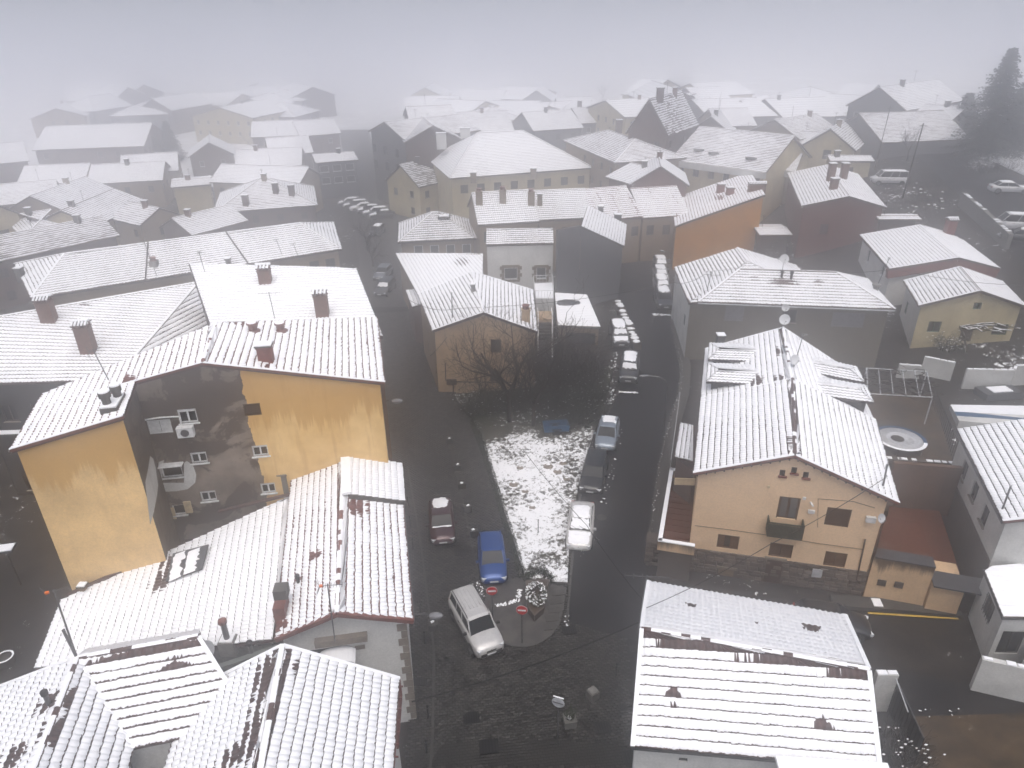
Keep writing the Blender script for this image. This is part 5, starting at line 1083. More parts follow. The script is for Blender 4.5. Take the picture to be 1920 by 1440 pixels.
ln_ = MB(); a, b2 = at(1627, 1150), at(1797, 1161); d = nrm(b2-a); ln_.box((a+b2)/2+[0, 0, .035], (np.linalg.norm(b2-a), .13, .006), math.atan2(d[1], d[0])); o = mk('kerb_line', ln_, 'yellow_paint', bpy.data.objects['side_road'])
low_wall('kerb', 'raised kerb with yellow line below the annex', [at(1560, 1128), at(1690, 1137), at(1800, 1148)], .14, .9, 'concrete_dark', .06, 'kerb')
# ------------------------------------------------------------------ houses behind the ochre block
# roof with two brown chimneys
A, B = at(-60, 722, 9.2), at(215, 714, 9.2); Bx = at(425, 600, 9.2); RA, RB2 = at(-60, 606, 11.6), at(372, 531, 11.6)
h6 = House('house', 'broad snowy roof with two brown brick chimneys, left', 'house', (-28, 46))
bkA, bkB = RA+(RA-A)*[.9, .9, -1], RB2+(RA-A)*[.9, .9, -1]
h6.block([A, B, Bx, bkB, bkA], [[A, B, RB2, RA], [B, Bx, RB2], [bkB, bkA, RA, RB2]], [(RA, RB2), (B, RB2)], wall='f_dark', zb=-.4, oh=.25, detail=2, gap=.05, c=.36, spots=[(on_plane(160, 575, [A, B, RB2, RA]), (.6, .2), .8)], caps_indiv=False, ops={0: [(18, 775, 1.0, 1.3, 'brown'), (75, 772, 1.0, 1.3, 'brown'), (20, 858, 1.0, 1.3, 'brown'), (62, 905, 1.1, 1.3, 'brown'), (30, 945, 1.0, 1.3, 'dark')]})
wr6 = h6.wall_ring; d6 = np.array([*(wr6[1]-wr6[0]), 0]); p6 = atv(55, 806, np.array([*wr6[0], 0]), np.array([*wr6[1], 0])); mb = MB(); mb.box(p6+[0, -.35, 0], (4.2, .7, .12), math.atan2(d6[1], d6[0])); o = h6.part('balcony', mb, 'concrete_dark'); mb = MB(); mb.box(p6+[0, -.4, .09], (4.0, .5, .05), math.atan2(d6[1], d6[0])); h6.part('snow', mb, 'snow', o)
aw = Thing('awning', 'small snow-topped awning at the left edge below the ochre block', 'awning', at(0, 1032, 0)); c = at(0, 1030, 2.6); mb = MB(); mb.box(c, (1.6, .9, .1), .2); a_o = aw.part('canopy', mb, 'awning_grey'); mb = MB(); mb.box(c+[0, 0, .07], (1.5, .7, .04), .2); aw.part('snow', mb, 'snow', a_o); mb = MB(); mb.tube(c+[.6, -.3, 0], c*[1, 1, 0]+[.6, -.3, 0], .04, n=6); aw.part('post', mb, 'iron')
tb = Thing('round_planter', 'round tub with a white snow ring at the left edge street', 'planter', at(14, 1246, 0)); c = at(14, 1244, 0); mb = MB(); mb.lathe(c, [(.38, 0), (.45, .5), (.40, .5), (.36, .42)], 18); tb.part('tub', mb, 'concrete_dark'); mb = MB(); n_ = 18; [mb.quad(*[c+np.array([math.cos(6.283*(i+di)/n_)*r_, math.sin(6.283*(i+di)/n_)*r_, .53]) for di, r_ in ((0, .36), (0, .46), (1, .46), (1, .36))]) for i in range(n_)]; tb.part('snow', mb, 'snow')
PF = [A, B, RB2, RA]
for x, y in ((97, 612), (168, 660)): chimney(h6, on_plane(x, y, PF), .95, .8, 2.0, 'brick', 'tile', .15)
# plain white slope with two chimneys and antennas
A, B, C_, D_ = at(405, 640, 12.4), at(718, 632, 12.4), at(668, 505, 14.0), at(356, 496, 14.0)
h6b = House('house', 'plain white sloping roof with two chimneys behind the ochre block', 'house', ((A+C_)/2)[:2])
h6b.block([A, B, C_, D_], [[A, B, C_, D_]], [], wall=['f_brown', 'f_yellow_dark', 'f_brown', 'f_brown'], zb=-.4, oh=.2, detail=1, gap=.008, ts=.035)
h6b.strip('verge', D_+[0, 0, -.1], A+[0, 0, -.1], .16, .3, 'tile_dark', h6b.roof)
PF = [A, B, C_, D_]
chimney(h6b, on_plane(499, 532, PF), .85, .7, 1.1, 'brick', 'tile', .1); chimney(h6b, on_plane(606, 594, PF), .85, .7, 1.6, 'brick', 'tile', .1)
antenna(h6b, on_plane(516, 600, PF), on_plane(516, 600, PF)+[-.1, 0, 2.0], 1.4, .1, 'bar'); antenna(h6b, on_plane(384, 510, PF), on_plane(384, 510, PF)+[-.1, 0, 1.6], .3, .4, 'bar')
# long hipped roof
A, B = at(58, 560, 9.0), at(641, 468, 9.0); C_, D_ = at(626, 418, 9.0), at(28, 496, 9.0); Ra, Rb = at(140, 482, 10.6), at(552, 424, 10.6)
Ra = (A+D_)/2+(B-A)*.14; Rb = (B+C_)/2-(B-A)*.14; Ra[2] = Rb[2] = 10.9
hlng = House('house', 'long hipped snowy roof with many course lines, left', 'house', ((A+C_)/2)[:2])
hlng.block([A, B, C_, D_], [[A, B, Rb, Ra], [C_, D_, Ra, Rb], [D_, A, Ra], [B, C_, Rb]], [(Ra, Rb), (A, Ra), (B, Rb), (C_, Rb), (D_, Ra)], wall='f_tanrow', zb=-.4, oh=.4, detail=1, gap=.085, ops={0: [(590, 500, 1.0, 1.2, 'dark'), (620, 495, 1.0, 1.2, 'dark')], 3: []}, caps_indiv=False)
PF = [A, B, Rb, Ra]
for t_ in (.33, .66): hlng.strip('parapet', A+(B-A)*t_+[0, 0, .15], Ra+(Rb-Ra)*t_+[0, 0, .15], .12, .12, 'tile_dark', hlng.roof)
for x, y, hh in ((295, 520, 3.6), (530, 480, 1.8), (562, 488, 1.8)): p = on_plane(x, y, PF); antenna(hlng, p, p+[-.4, 0, hh], .5, .4, 'bar')
chimney(hlng, on_plane(290, 500, PF), .7, .6, .6, 'concrete', 'pot'); chimney(hlng, on_plane(430, 500, PF), .4, .4, .8, 'concrete', 'slab'); chimney(hlng, on_plane(40, 520, [D_, A, Ra]), .6, .6, .9, 'concrete_dark', 'slab')
lw = House('house', 'open loft wall notch between the two left roofs', 'house', at(285, 545, 9)[:2])
mb = MB(); c = at(290, 560, 9.6); mb.box(c-[0, 0, 5], (1.8, 2.2, 10), .2); lw.part('wall', mb, 'f_white_dirty'); mb = MB(); mb.box(c+[0, 0, .05], (2.0, 2.4, .1), .2); o = lw.part('coping', mb, 'tile_dark'); mb = MB(); mb.box(c+[0, 0, .12], (1.7, .4, .05), .2); lw.part('coping_snow', mb, 'snow', o)

# ------------------------------------------------------------------ middle group between the two streets
A, B, C_, D_ = at(811, 621, 6.2), at(1008, 623, 6.2), at(1000, 546, 6.2), at(783, 553, 6.2); R1 = atv(907, 587, A, B); R2 = at(885, 511, R1[2])
mid = House('house', 'brown plastered gable house behind the bare tree', 'house', ((A+C_)/2)[:2])
mops = {0: [(930, 649, .95, 1.3, 'grille'), (929, 705, 1.0, 1.1, 'grille')], 3: [(803, 650, .8, 1.2, 'dark'), (818, 690, .8, 1.2, 'dark')]}
gable(mid, A, B, C_, D_, R1, R2, wall=['f_midtan', 'f_midtan', 'f_midtan', 'f_tanrow'], zb=-.3, oh=.2, detail=1, gap=.07, ops=mops, spots=[])
w0, w1 = mid.wall_ring[:2]; mw = (np.array([*w0, 0]), np.array([*w1, 0])); md = nrm(mw[1]-mw[0]); mn = np.array([md[1], -md[0], 0])
for pts in ([(835, 680), (836, 712), (850, 722)], [(838, 715), (900, 716), (960, 716)], [(850, 720), (850, 745)]):
    mb = MB(); mb.path([atv(x, y, *mw)+mn*.06 for x, y in pts], .05, 5); mid.part('conduit', mb, 'iron')
wall_box(mid, 'meter_box', 847, 715, (.9, .2, .5), *mw, mn, 'wood_dark')
mb = MB(); c = atv(917, 643, *mw); mb.lathe(c, [(.13, 0), (.13, .06), (.02, .08)], 10, axis=mn); mid.part('wall_light', mb, 'cream')
rg = random.Random(2); mb = MB()                                                             # looped scrawl near the ground
for k in range(9):
    s0 = 880+k*5.4; pts = [atv(s0+dx+rg.uniform(-1, 1), 737+dy+rg.uniform(-1, 1), *mw)+mn*.012 for dx, dy in ((-3, 2), (-2, -3), (1, -4), (3, 0), (1, 3), (-1, 1))]; mb.path(pts, .022, 4)
mid.part('graffiti', mb, 'iron')
chimney(mid, on_plane(986, 604, [B, C_, R2, R1]), .75, .6, 1.3, 'f_midtan', 'pot'); chimney(mid, on_plane(893, 545, [B, C_, R2, R1])+[-.3, 0, 0], .35, .35, .6, 'concrete', 'slab')
mb = MB(); p0 = on_plane(848, 600, [D_, A, R1, R2]); mb.tube(p0+[0, -.5, -1.6], at(847, 548, 9.2), .05, n=6); mid.part('cable_mast', mb, 'iron')
A, B, C_, D_ = at(742, 476, 5.3), at(787, 560, 5.3), at(905, 540, 7.2), at(906, 477, 7.2)
wg = House('house', 'low snowy back wing behind the brown gable house', 'house', ((A+C_)/2)[:2])
wg.block([A, B, C_, D_], [[A, B, C_, D_]], [], wall='f_tanrow', zb=-.3, oh=.3, detail=1, gap=.012, spots=[(on_plane(868, 490, [A, B, C_, D_]), (1.8, .9), .45)])
A, B, C_, D_ = at(761, 545, 4.0), at(773, 577, 4.0), at(800, 568, 4.8), at(803, 543, 4.8)
lt = House('lean_to', 'little snowy lean-to on the street side of the brown gable house', 'lean-to', ((A+C_)/2)[:2]); lt.block([A, B, C_, D_], [[A, B, C_, D_]], [], wall='f_brown', zb=-.3, oh=.15, detail=1, gap=.03)
# white house with stone window frames
A, B = at(911, 460, 8.2), at(1038, 457, 8.2); R1, R2 = at(912, 431, 9.2), at(1037, 430, 9.2)
C_, D_ = B+(R2-B)*[2, 2, 0], A+(R1-A)*[2, 2, 0]
wq = House('house', 'white house with two brown stone window frames, centre', 'house', ((A+C_)/2)[:2])
wq.block([A, B, C_, D_], [[A, B, R2, R1], [C_, D_, R1, R2]], [(R1, R2)], wall='f_white', zb=0, oh=[.15, .05, .1, .1], detail=1, gap=.10, ops={0: [(958, 513, 1.5, 1.3, 'white1'), (1015, 512, 1.1, 1.3, 'white1')]}, caps_indiv=False)
w0, w1 = wq.wall_ring[:2]; qw = (np.array([*w0, 0]), np.array([*w1, 0])); qd = nrm(qw[1]-qw[0]); qn = np.array([qd[1], -qd[0], 0])
for cx, ww in ((958, 1.5), (1015, 1.1)):
    c = atv(cx, 512.5, *qw)
    for s in (-1, 1):
        for k in range(4): mb = MB(); lw_ = .5 if k % 2 else .3; mb.box(c+qd*s*(ww/2+lw_/2)+[0, 0, -.62+k*.42]+qn*.03, (lw_, .1, .38), ax=(qd, qn, (0, 0, 1.))); wq.part('stone_surround', mb, 'ochre_stone', wq.wallo)
    for z in (.83, -.83): mb = MB(); mb.box(c+[0, 0, z]+qn*.03, (ww+.5, .12, .3), ax=(qd, qn, (0, 0, 1.))); wq.part('stone_surround', mb, 'ochre_stone', wq.wallo)
# grey rendered gable beside it
A, B = at(1036, 427, 8.8), at(1179, 462, 6.6); ga = at(1046, 598, .9); gb = at(1160, 560, 1.4); d = nrm((gb-ga)*[1, 1, 0])
A = np.array([ga[0], ga[1], 0])-d*.1; B = np.array([gb[0], gb[1], 0])+d*.35; nb = np.array([-d[1], d[0], 0]); Rp = A+(B-A)*.32
Rp[2] = atv(1080, 427, ga, gb)[2]; B[2] = atv(1176, 461, ga, gb)[2]; dp = np.array([1.6, 9, 0]); A[2] = Rp[2]-.02
gg = House('house', 'grey blank rendered gable wall with snowy right slope, centre', 'house', ((A+B)/2+dp/2)[:2])
gg.block([Rp, B, B+dp, Rp+dp], [[B, B+dp, Rp+dp, Rp]], [], wall='f_greywall', zb=-.3, oh=[.05, .3, .1, .0], detail=1, gap=.05); gg.verge(B, Rp, 'tile_dark', .12, .1); mb = MB(); mb.prism([p*[1, 1, 0]-[0, 0, .3] for p in (A+nb*.05, Rp+nb*.05, Rp+nb*.45, A+nb*.45)], Rp[2]+.3); gg.part('wall_end', mb, 'f_greywall'); mb = MB(); mb.prism([p+np.array([0, 0, .02]) for p in (A+nb*.05, Rp+nb*.05, Rp+nb*.45, A+nb*.45)], .06); gg.part('coping', mb, 'tile_dark')
# garage with flat snow roof, outside stair, balcony
q = [at(1046, 611, 3.3), at(1126, 614, 3.3), at(1100, 553, 3.9), at(1040, 550, 3.9)]
gr_ = House('garage', 'flat snowy garage with dark glazed front below the grey wall', 'garage', ((q[0]+q[2])/2)[:2])
gr_.block(q, [[q[0], q[1], q[2], q[3]]], [], wall='f_tanrow', zb=0, oh=.15, detail=0, gap=.01, ts=.06, slab='concrete', ops={0: [(1088, 636, 3.0, 1.4, 'dark')]})
mb = MB(); c = on_plane(1066, 570, q); rg = random.Random(4); rings = []
for a, r in ((-1.3, .05), (-1.1, .35), (-.4, .5), (.5, .45), (1.1, .3), (1.3, .05)): rings.append([c+[a, r*math.cos(k*math.pi/4)*1.3, max(0, r*.9*math.sin(k*math.pi/4))+.05] for k in range(8)])
mb.loft(rings); o = single('tarpaulin_heap', mb, 'awning_grey', 'dark tarpaulin heap on the snowy garage roof', 'heap', c); 
st = Thing('stairs', 'outside concrete stairs with white rail beside the brown gable house', 'stairs', at(1022, 690, .8)); s0, s1 = at(1022, 688, .9), at(1022, 606, 4.2)
for i in range(14):
    t_ = i/13; p = s0+(s1-s0)*t_; mb = MB(); mb.box(p-[0, 0, .6], (1.2, .45, 1.2)); o = st.part('step', mb, 'concrete_dark')
for sx in (-1, 1): mb = MB(); mb.path([s0+[sx*.68, 0, 1.0], s1+[sx*.68, 0, 1.0], s1+[sx*.68, 1.5, 1.0]], .05, 6); st.part('rail', mb, 'white_paint')
mb = MB(); mb.box(s1+[0, 1.6, -1.5], (1.5, 2.2, 3.4)); st.part('landing', mb, 'f_midtan')
bl = Thing('balcony', 'white snowy balcony landing below the white house', 'balcony', at(1020, 560, 1)); q = [at(1004, 560, 4.4), at(1038, 560, 4.4), at(1036, 530, 4.4), at(1000, 532, 4.4)]; mb = MB(); mb.prism([p-np.array([0, 0, 4]) for p in q], 4); bl.part('slab', mb, 'f_white_dirty'); mb = MB(); mb.prism([p*.96+(q[0]+q[2])/2*.04+np.array([0, 0, .003]) for p in q], .06); bl.part('snow', mb, 'snow')
for k in range(4): mb = MB(); a, b2 = q[k], q[(k+1) % 4]; mb.tube(a+[0, 0, .9], b2+[0, 0, .9], .03, n=5); [mb.tube(a+(b2-a)*i/6, a+(b2-a)*i/6+[0, 0, .9], .015, n=4) for i in range(7)]; bl.part('rail', mb, 'white_paint')
# tumbled snow-topped wall blocks along the road
sp_ = Thing('garden_wall', 'snow-topped stone blocks along the road behind the dark snowy car', 'wall', atg(1190, 640)); rg = random.Random(31)
for i in range(13):
    a = atg(1162+i*2.9, 574+i*6.6); ln = rg.uniform(.55, .95); z = float(G(a[0], a[1]))+rg.uniform(.45, .75); mb = MB(); mb.box((a[0]-.25, a[1], z/2-.2), (rg.uniform(.7, 1.0), ln, z+.6), .3+rg.uniform(-.1, .1)); o = sp_.part('block', mb, 'f_stone')
    sn_ = MB(); zt = z+.1; w_ = rg.uniform(.32, .46); rings = [[(a[0]-.25+math.cos(t*.785+.4)*w_*k_*(1+.2*rg.random()), a[1]+math.sin(t*.785+.4)*ln*.5*k_*(1+.15*rg.random()), zt+h_) for t in range(8)] for k_, h_ in ((1.0, 0), (.95, .07), (.55, .11))]; sn_.loft(rings); sp_.part('snow', sn_, 'snow', o, smooth=True)
# ------------------------------------------------------------------ row across the middle distance
def wrow(n, x0, x1, y0, y1, w=1.0, h=1.3, kind='dark'):
    return [(x0+(x1-x0)*(i+.5)/n, y0+(y1-y0)*(i+.5)/n, w, h, kind) for i in range(n)]
h = simple_house('house', 'tan house with hipped snowy roof and skylight, centre', (746, 455), (894, 448), 6.2, 9, 2.4, 'x', True, 'f_tanrow', detail=1, gap=.12, ops={0: wrow(4, 770, 890, 470, 466, 1.1, 1.2, 'white1')})
p = on_plane(833, 408, [h.c[0], h.c[1], h.c[5], h.c[4]]); mb = MB(); mb.box(p+[0, 0, .15], (1.6, 1.4, .2), .05); o = h.part('skylight', mb, 'concrete_dark'); mb = MB(); mb.box(p+[0, 0, .28], (1.2, 1.1, .06), .05); h.part('skylight_snow', mb, 'snow', o)
rows = [('three-chimney', (896, 423), (1011, 416), 8.6, 10, 2.7, 'f_tanrow', .06, 0), ('second', (1009, 414), (1112, 409), 8.2, 10, 2.5, 'f_tanrow', .07, .05), ('third, reddish', (1111, 416), (1206, 407), 7.6, 11, 2.8, 'f_tanrow', .09, .5), ('fourth', (1204, 410), (1294, 404), 7.4, 10, 2.7, 'f_tanrow', .05, .32)]
RH = []
for nm, a, b2, z, dp, rs, wl2, gp, ml in rows:
    lab = {'three-chimney': 'snowy row house with three stub chimneys, centre', 'second': 'snowy row house with a round bare patch beside the three-chimney house', 'third, reddish': 'row house with reddish thawing roof, centre', 'fourth': 'patchy snow roof at the right end of the row, beside the orange house'}[nm]
    RH.append(simple_house('house', lab, a, b2, z, dp, rs, 'x', False, wl2, detail=1, gap=gp, melt=ml, ops={0: wrow(3, a[0], b2[0], a[1]+22, b2[1]+26, 1.0, 1.3, 'dark')}, group='row houses in the middle distance', oh=.2, tilem='tile_red' if ml > .3 else 'tile'))
pf = [RH[0].c[0], RH[0].c[1], RH[0].c[5], RH[0].c[4]]
for x, y in ((899, 383), (943, 380), (996, 384)): chimney(RH[0], on_plane(x, y, pf), .8, .7, 1.6, 'ochre_stone', 'pot')
pf = [RH[2].c[0], RH[2].c[1], RH[2].c[5], RH[2].c[4]]; chimney(RH[2], on_plane(1126, 402, pf), .6, .6, 1.0, 'concrete_dark', 'slab'); chimney(RH[2], on_plane(1155, 425, pf)+[0, -1, 0], .8, .8, 1.8, 'concrete_dark', 'slab')
pf = [RH[1].c[0], RH[1].c[1], RH[1].c[5], RH[1].c[4]]; chimney(RH[1], on_plane(1012, 385, pf), .6, .6, 1.4, 'ochre_stone', 'slab')
h = simple_house('house', 'dark brown wall house with white coping below the row, centre', (1012, 420), (1112, 416), 7.3, 2.2, .25, 'x', False, 'f_brown', detail=0, oh=.05, gap=.02)
# big hipped building
A, B, C_, D_ = at(843, 335, 8.5), at(1112, 315, 8.5), at(1105, 290, 8.5), at(817, 306, 8.5); Cx, Dx = rect(A, B, 19); Ra, Rb = (A+Dx)/2+nrm(B-A)*7+[0, 0, 5], (B+Cx)/2-nrm(B-A)*9+[0, 0, 5]
bigh = House('building', 'large hipped snow roof over a long cream facade, centre distance', 'building', ((A+Cx)/2)[:2])
bigh.block([A, B, Cx, Dx], [[A, B, Rb, Ra], [Cx, Dx, Ra, Rb], [Dx, A, Ra], [B, Cx, Rb]], [(Ra, Rb), (A, Ra), (B, Rb)], wall='f_cream', oh=.4, detail=0, gap=.02, ops={0: wrow(8, 855, 1105, 356, 336, 1.2, 1.3, 'dark')})
chimney(bigh, Ra+[-6, 1, -2], 1.6, 1.2, 2.0, 'f_white', 'slab'); chimney(bigh, Ra+[-2, 2, -.4], 1.6, 1.2, 1.0, 'f_white', 'slab')
for x, y in ((1000, 328), (888, 336)): chimney(bigh, on_plane(x, y, [A, B, Rb, Ra]), .9, .9, 1.0, 'f_tanrow', 'slab')
h = simple_house('house', 'grey slate lean roof at the left end of the cream facade', (786, 352), (846, 338), (5.5, 5.5), 9, 3.2, 'x', False, 'f_cream', detail=0, gap=.2, melt=.5, tilem='tile_dark')
# far left apartment, seen past the street
h = simple_house('apartment_building', 'grey four-storey apartment house at the far end of the left street', (757, 268), (868, 262), 12, 12, 2.5, 'y', False, 'f_brown', detail=0, gap=.12, cat='building', ops={3: [(700+i*16, 268+j*26+i*7, 1.2, 1.5, 'dark') for i in range(3) for j in range(4)], 0: []})
h = simple_house('apartment_building', 'long snowy-roofed apartment wing behind the grey four-storey house', (690, 246), (757, 262), 12.3, 16, 2.2, 'y', False, 'f_greywall', detail=0, gap=.10, cat='building', ops={0: wrow(3, 692, 755, 275, 290, 1.2, 1.5)+wrow(3, 695, 757, 305, 318, 1.2, 1.5)})
# ------------------------------------------------------------------ right middle distance
A, B = at(1265, 425, 7.2), at(1435, 366, 9.9); C_, D_ = at(1433, 349, 9.9), at(1258, 374, 7.2)
dv_ = (D_-A); C_ = B+dv_
oh_ = House('house', 'orange-walled house with a single snowy sloping roof', 'house', ((A+C_)/2)[:2])
oh_.block([A, B, C_, D_], [[D_, A, B, C_]], [], wall=['f_orange', 'f_orange', 'f_orange', 'f_tanrow'], zb=0, oh=.2, detail=1, gap=.06, spots=[(on_plane(1350, 372, [D_, A, B, C_]), (1.6, .7), .8)], tilem='tile_red')
for x, y, hh in ((1350, 362, 1.2), (1368, 366, 1.0)): chimney(oh_, on_plane(x, y, [D_, A, B, C_]), .9, .8, hh, 'brick_red', 'slab')
chimney(oh_, on_plane(1418, 358, [D_, A, B, C_]), 2.2, .7, .8, 'brick', 'tile')
wall_lamp('street_lamp', 'street lamp on the left wall of the orange house', at(1262, 476, 5.0), (-1.2, -.3, .4))
# olive-grey house: rear gable and front hip
A, B, C_, D_ = at(1291, 569, 7.0), at(1500, 545, 7.0), at(1492, 498, 7.0), at(1263, 503, 7.0)
R2 = at(1383, 466, 9.0); R1 = R2+(A-D_)*.45; A4 = A+(C_-D_)
og = House('house', 'olive-grey house with hipped striped snow roof behind the tan house', 'house', (at(1470, 560, 7))[:2])
og.block([A, A4, C_, D_], [[D_, A, R1, R2], [A4, C_, R2, R1], [A, A4, R1]], [(R1, R2)], wall=['f_olive', 'f_olive', 'f_olive', 'f_white_dirty'], oh=.2, detail=1, gap=.09, ops={3: [(1283, 600, .9, 1.2, 'dark'), (1292, 640, .9, 1.2, 'dark')]})
A, B = at(1309, 567, 7.2), at(1678, 581, 7.2); Cx, Dx = rect(A, B, 8.2); Ra, Rb = (A+Dx)/2+nrm(B-A)*4+[0, 0, 1.9], (B+Cx)/2-nrm(B-A)*4.3+[0, 0, 1.9]
og.block([A, B, Cx, Dx], [[A, B, Rb, Ra], [Cx, Dx, Ra, Rb], [Dx, A, Ra], [B, Cx, Rb]], [(Ra, Rb), (A, Ra), (B, Rb)], wall='f_olive', oh=[.6, .3, .3, .3], detail=1, gap=.075, ops={0: [(1377, 588, 1.7, 1.5, 'garage'), (1480, 593, 1.3, 1.3, 'brown'), (1590, 600, 2.8, 1.4, 'garage')]}, spots=[(on_plane(1468, 530, [A, B, Rb, Ra]), (1.4, .5), .85), (on_plane(1534, 530, [A, B, Rb, Ra]), (.5, .4), .7), (on_plane(1414, 522, [A, B, Rb, Ra]), (.5, .3), .6)])
og.gutter(A, B, 'mat_grey'); pf = [A, B, Rb, Ra]
dish(og, on_plane(1466, 512, pf)+[0, 0, 1.4], -1.7, .42, .35, 1.4); dish(og, on_plane(1467, 580, pf)+[0, -.6, .4], -1.7, .35, .3, .6)
for x, y in ((1465, 522), (1483, 524)): flue(og, on_plane(x, y, pf), .12, .6, 'iron', 'iron')
flue(og, on_plane(1641, 545, [B, Cx, Rb]), .25, .5, 'concrete', 'concrete'); antenna(og, on_plane(1641, 545, [B, Cx, Rb]), on_plane(1641, 545, [B, Cx, Rb])+[.6, 0, 3.2], .3, .2, 'bar'); antenna(og, on_plane(1325, 548, [Dx, A, Ra]), on_plane(1325, 548, [Dx, A, Ra])+[.2, 0, 2.0], .3, .2, 'bar')
# brown brick house with three chimneys
def gable_px(name, label, A, B, R1, D, z, wall, dz=None, zB=None, cat='house', **k):
    a, b = at(*A, z), at(*B, zB or z); r1 = atv(*R1, a, b); d = at(*D, z); sh_ = d-a; h = House(name, label, cat, ((a+b+sh_)/2)[:2]); gable(h, a, b, b+sh_, d, r1, r1+sh_, wall=wall, **k); h.c = (a, b, b+sh_, d, r1, r1+sh_); return h
hb = gable_px('house', 'dark red-brown house with three brick chimneys, right', (1502, 387), (1662, 390), (1592, 369), (1476, 326), 9.5, 'f_brick', detail=1, gap=.07, ops={0: [(1545, 430, 1.0, 1.3, 'dark')]})
pf = [hb.c[3], hb.c[0], hb.c[4], hb.c[5]]
for x, y, hh in ((1556, 340, 2.3), (1562, 356, 1.4), (1582, 328, 1.5)): chimney(hb, on_plane(x, y, pf), .8, .8, hh, 'brick', 'slab')
# white house and its yellow neighbour
hwh = gable_px('house', 'white gabled house with red gable trim, far right', (1667, 505), (1874, 504), (1797, 484), (1612, 442), 7.2, 'f_white', detail=1, gap=.035, ops={3: [(1628, 480, .9, 1.4, 'white1'), (1655, 505, .9, 1.4, 'white1')]})
pf = [hwh.c[1], hwh.c[2], hwh.c[5], hwh.c[4]]; chimney(hwh, on_plane(1778, 440, pf), 1.0, .8, 1.6, 'brick_red', 'tile')
for e_ in (0, 1): hwh.strip('brick_band', hwh.c[e_]+[0, .25, -.55], hwh.c[4]+[0, .25, -.55], .5, .9, 'brick_red', hwh.roof)
hyl = gable_px('house', 'pale yellow gabled house with green shutters, far right', (1722, 574), (1925, 576), (1838, 546), (1694, 528), 6.3, ['f_cream', 'f_cream', 'f_cream', 'f_white'], detail=1, gap=.06, ops={0: [(1833, 574, .75, .7, 'green'), (1752, 613, 1.2, 1.1, 'green'), (1875, 618, 1.4, 1.1, 'green'), (1812, 625, 1.1, 1.7, 'door')], 3: [(1699, 577, .9, 1.3, 'green')]})
low_wall('garden_wall', 'white snow-topped wall left of the pale yellow house gate', [atg(1725, 700), atg(1782, 712)], 1.7, .25, 'f_white_dirty', 1.0)
low_wall('garden_wall', 'long white snow-topped wall in front of the pale yellow house', [atg(1802, 726), atg(1890, 728), atg(1893, 720), atg(1990, 715)], 1.8, .25, 'f_white_dirty', 1.0)
low_wall('garden_wall', 'short white wall by the olive-grey house steps', [atg(1680, 705), atg(1722, 708)], 1.2, .25, 'f_white_dirty', .9)
yp = Thing('pool', 'blue swimming pool with a snowy rim at the right edge', 'pool', atg(1850, 785)); q = [atg(1795, 800), atg(1935, 815), atg(1925, 765), atg(1780, 765)]; mb = MB(); z = max(p[2] for p in q)
mb.prism([np.array([p[0], p[1], z-.6]) for p in q], .8); yp.part('rim', mb, 'f_white_dirty'); q2 = [p*.9+np.mean(q, axis=0)*.1 for p in q]; mb = MB(); mb.poly([np.array([p[0], p[1], z+.21]) for p in (q[0]*.7+q[3]*.3, q[1]*.7+q[2]*.3, q[2]*.4+q[1]*.6, q[3]*.6+q[0]*.4)]); yp.part('water', mb, 'blue_paint'); mb = MB(); mb.poly([np.array([p[0], p[1], z+.22]) for p in (q[3], q[0]*.45+q[3]*.55, q[1]*.45+q[2]*.55, q[2])]); yp.part('rim_snow', mb, 'snow')
mb = MB(); c = atg(1870, 742); mb.box(c+[0, 0, .3], (3.4, 1.6, .6), .1); o = single('planter_bed', mb, 'awning_grey', 'grey slab bench with snowy top by the pool', 'bench', c); mb = MB(); mb.box(c+[0, 0, .64], (1.8, 1.0, .07), .1); mk('snow', mb, 'snow', o, c)
fn2 = Thing('fence', 'thin dark metal fence between the courtyard and the pool', 'fence', atg(1770, 800)); a, b2 = at(1752, 745, 3.6), at(1800, 860, 3.6)
for i in range(22): p = a+(b2-a)*i/21; mb = MB(); mb.tube(p-[0, 0, 1.3], p+[0, 0, .6], .02, n=4); fn2.part('bar', mb, 'iron')
mb = MB(); mb.tube(a+[0, 0, .55], b2+[0, 0, .55], .03, n=5); fn2.part('rail', mb, 'iron')
low_wall('retaining_wall', 'long pale retaining wall beside the upper car park', [atg(1800, 385), atg(1840, 420), atg(1888, 466)], 1.6, .5, 'concrete', .5)
low_wall('retaining_wall', 'high beige end wall of the car park at the right edge', [at(1884, 520, 2.6), at(1990, 530, 2.6)], 5.0, .5, 'f_cream', .5)
h = simple_house('shed', 'small flat snowy shed beside the orange house', (1424, 441), (1486, 441), 5.5, 5, .2, 'x', False, 'f_dark', detail=0, gap=.005, cat='shed')
h = simple_house('shed', 'thin snowy carport roof behind the brown brick house', (1648, 412), (1728, 412), 8.2, 2.5, .15, 'x', False, 'f_brown', detail=0, gap=.005, cat='shed')
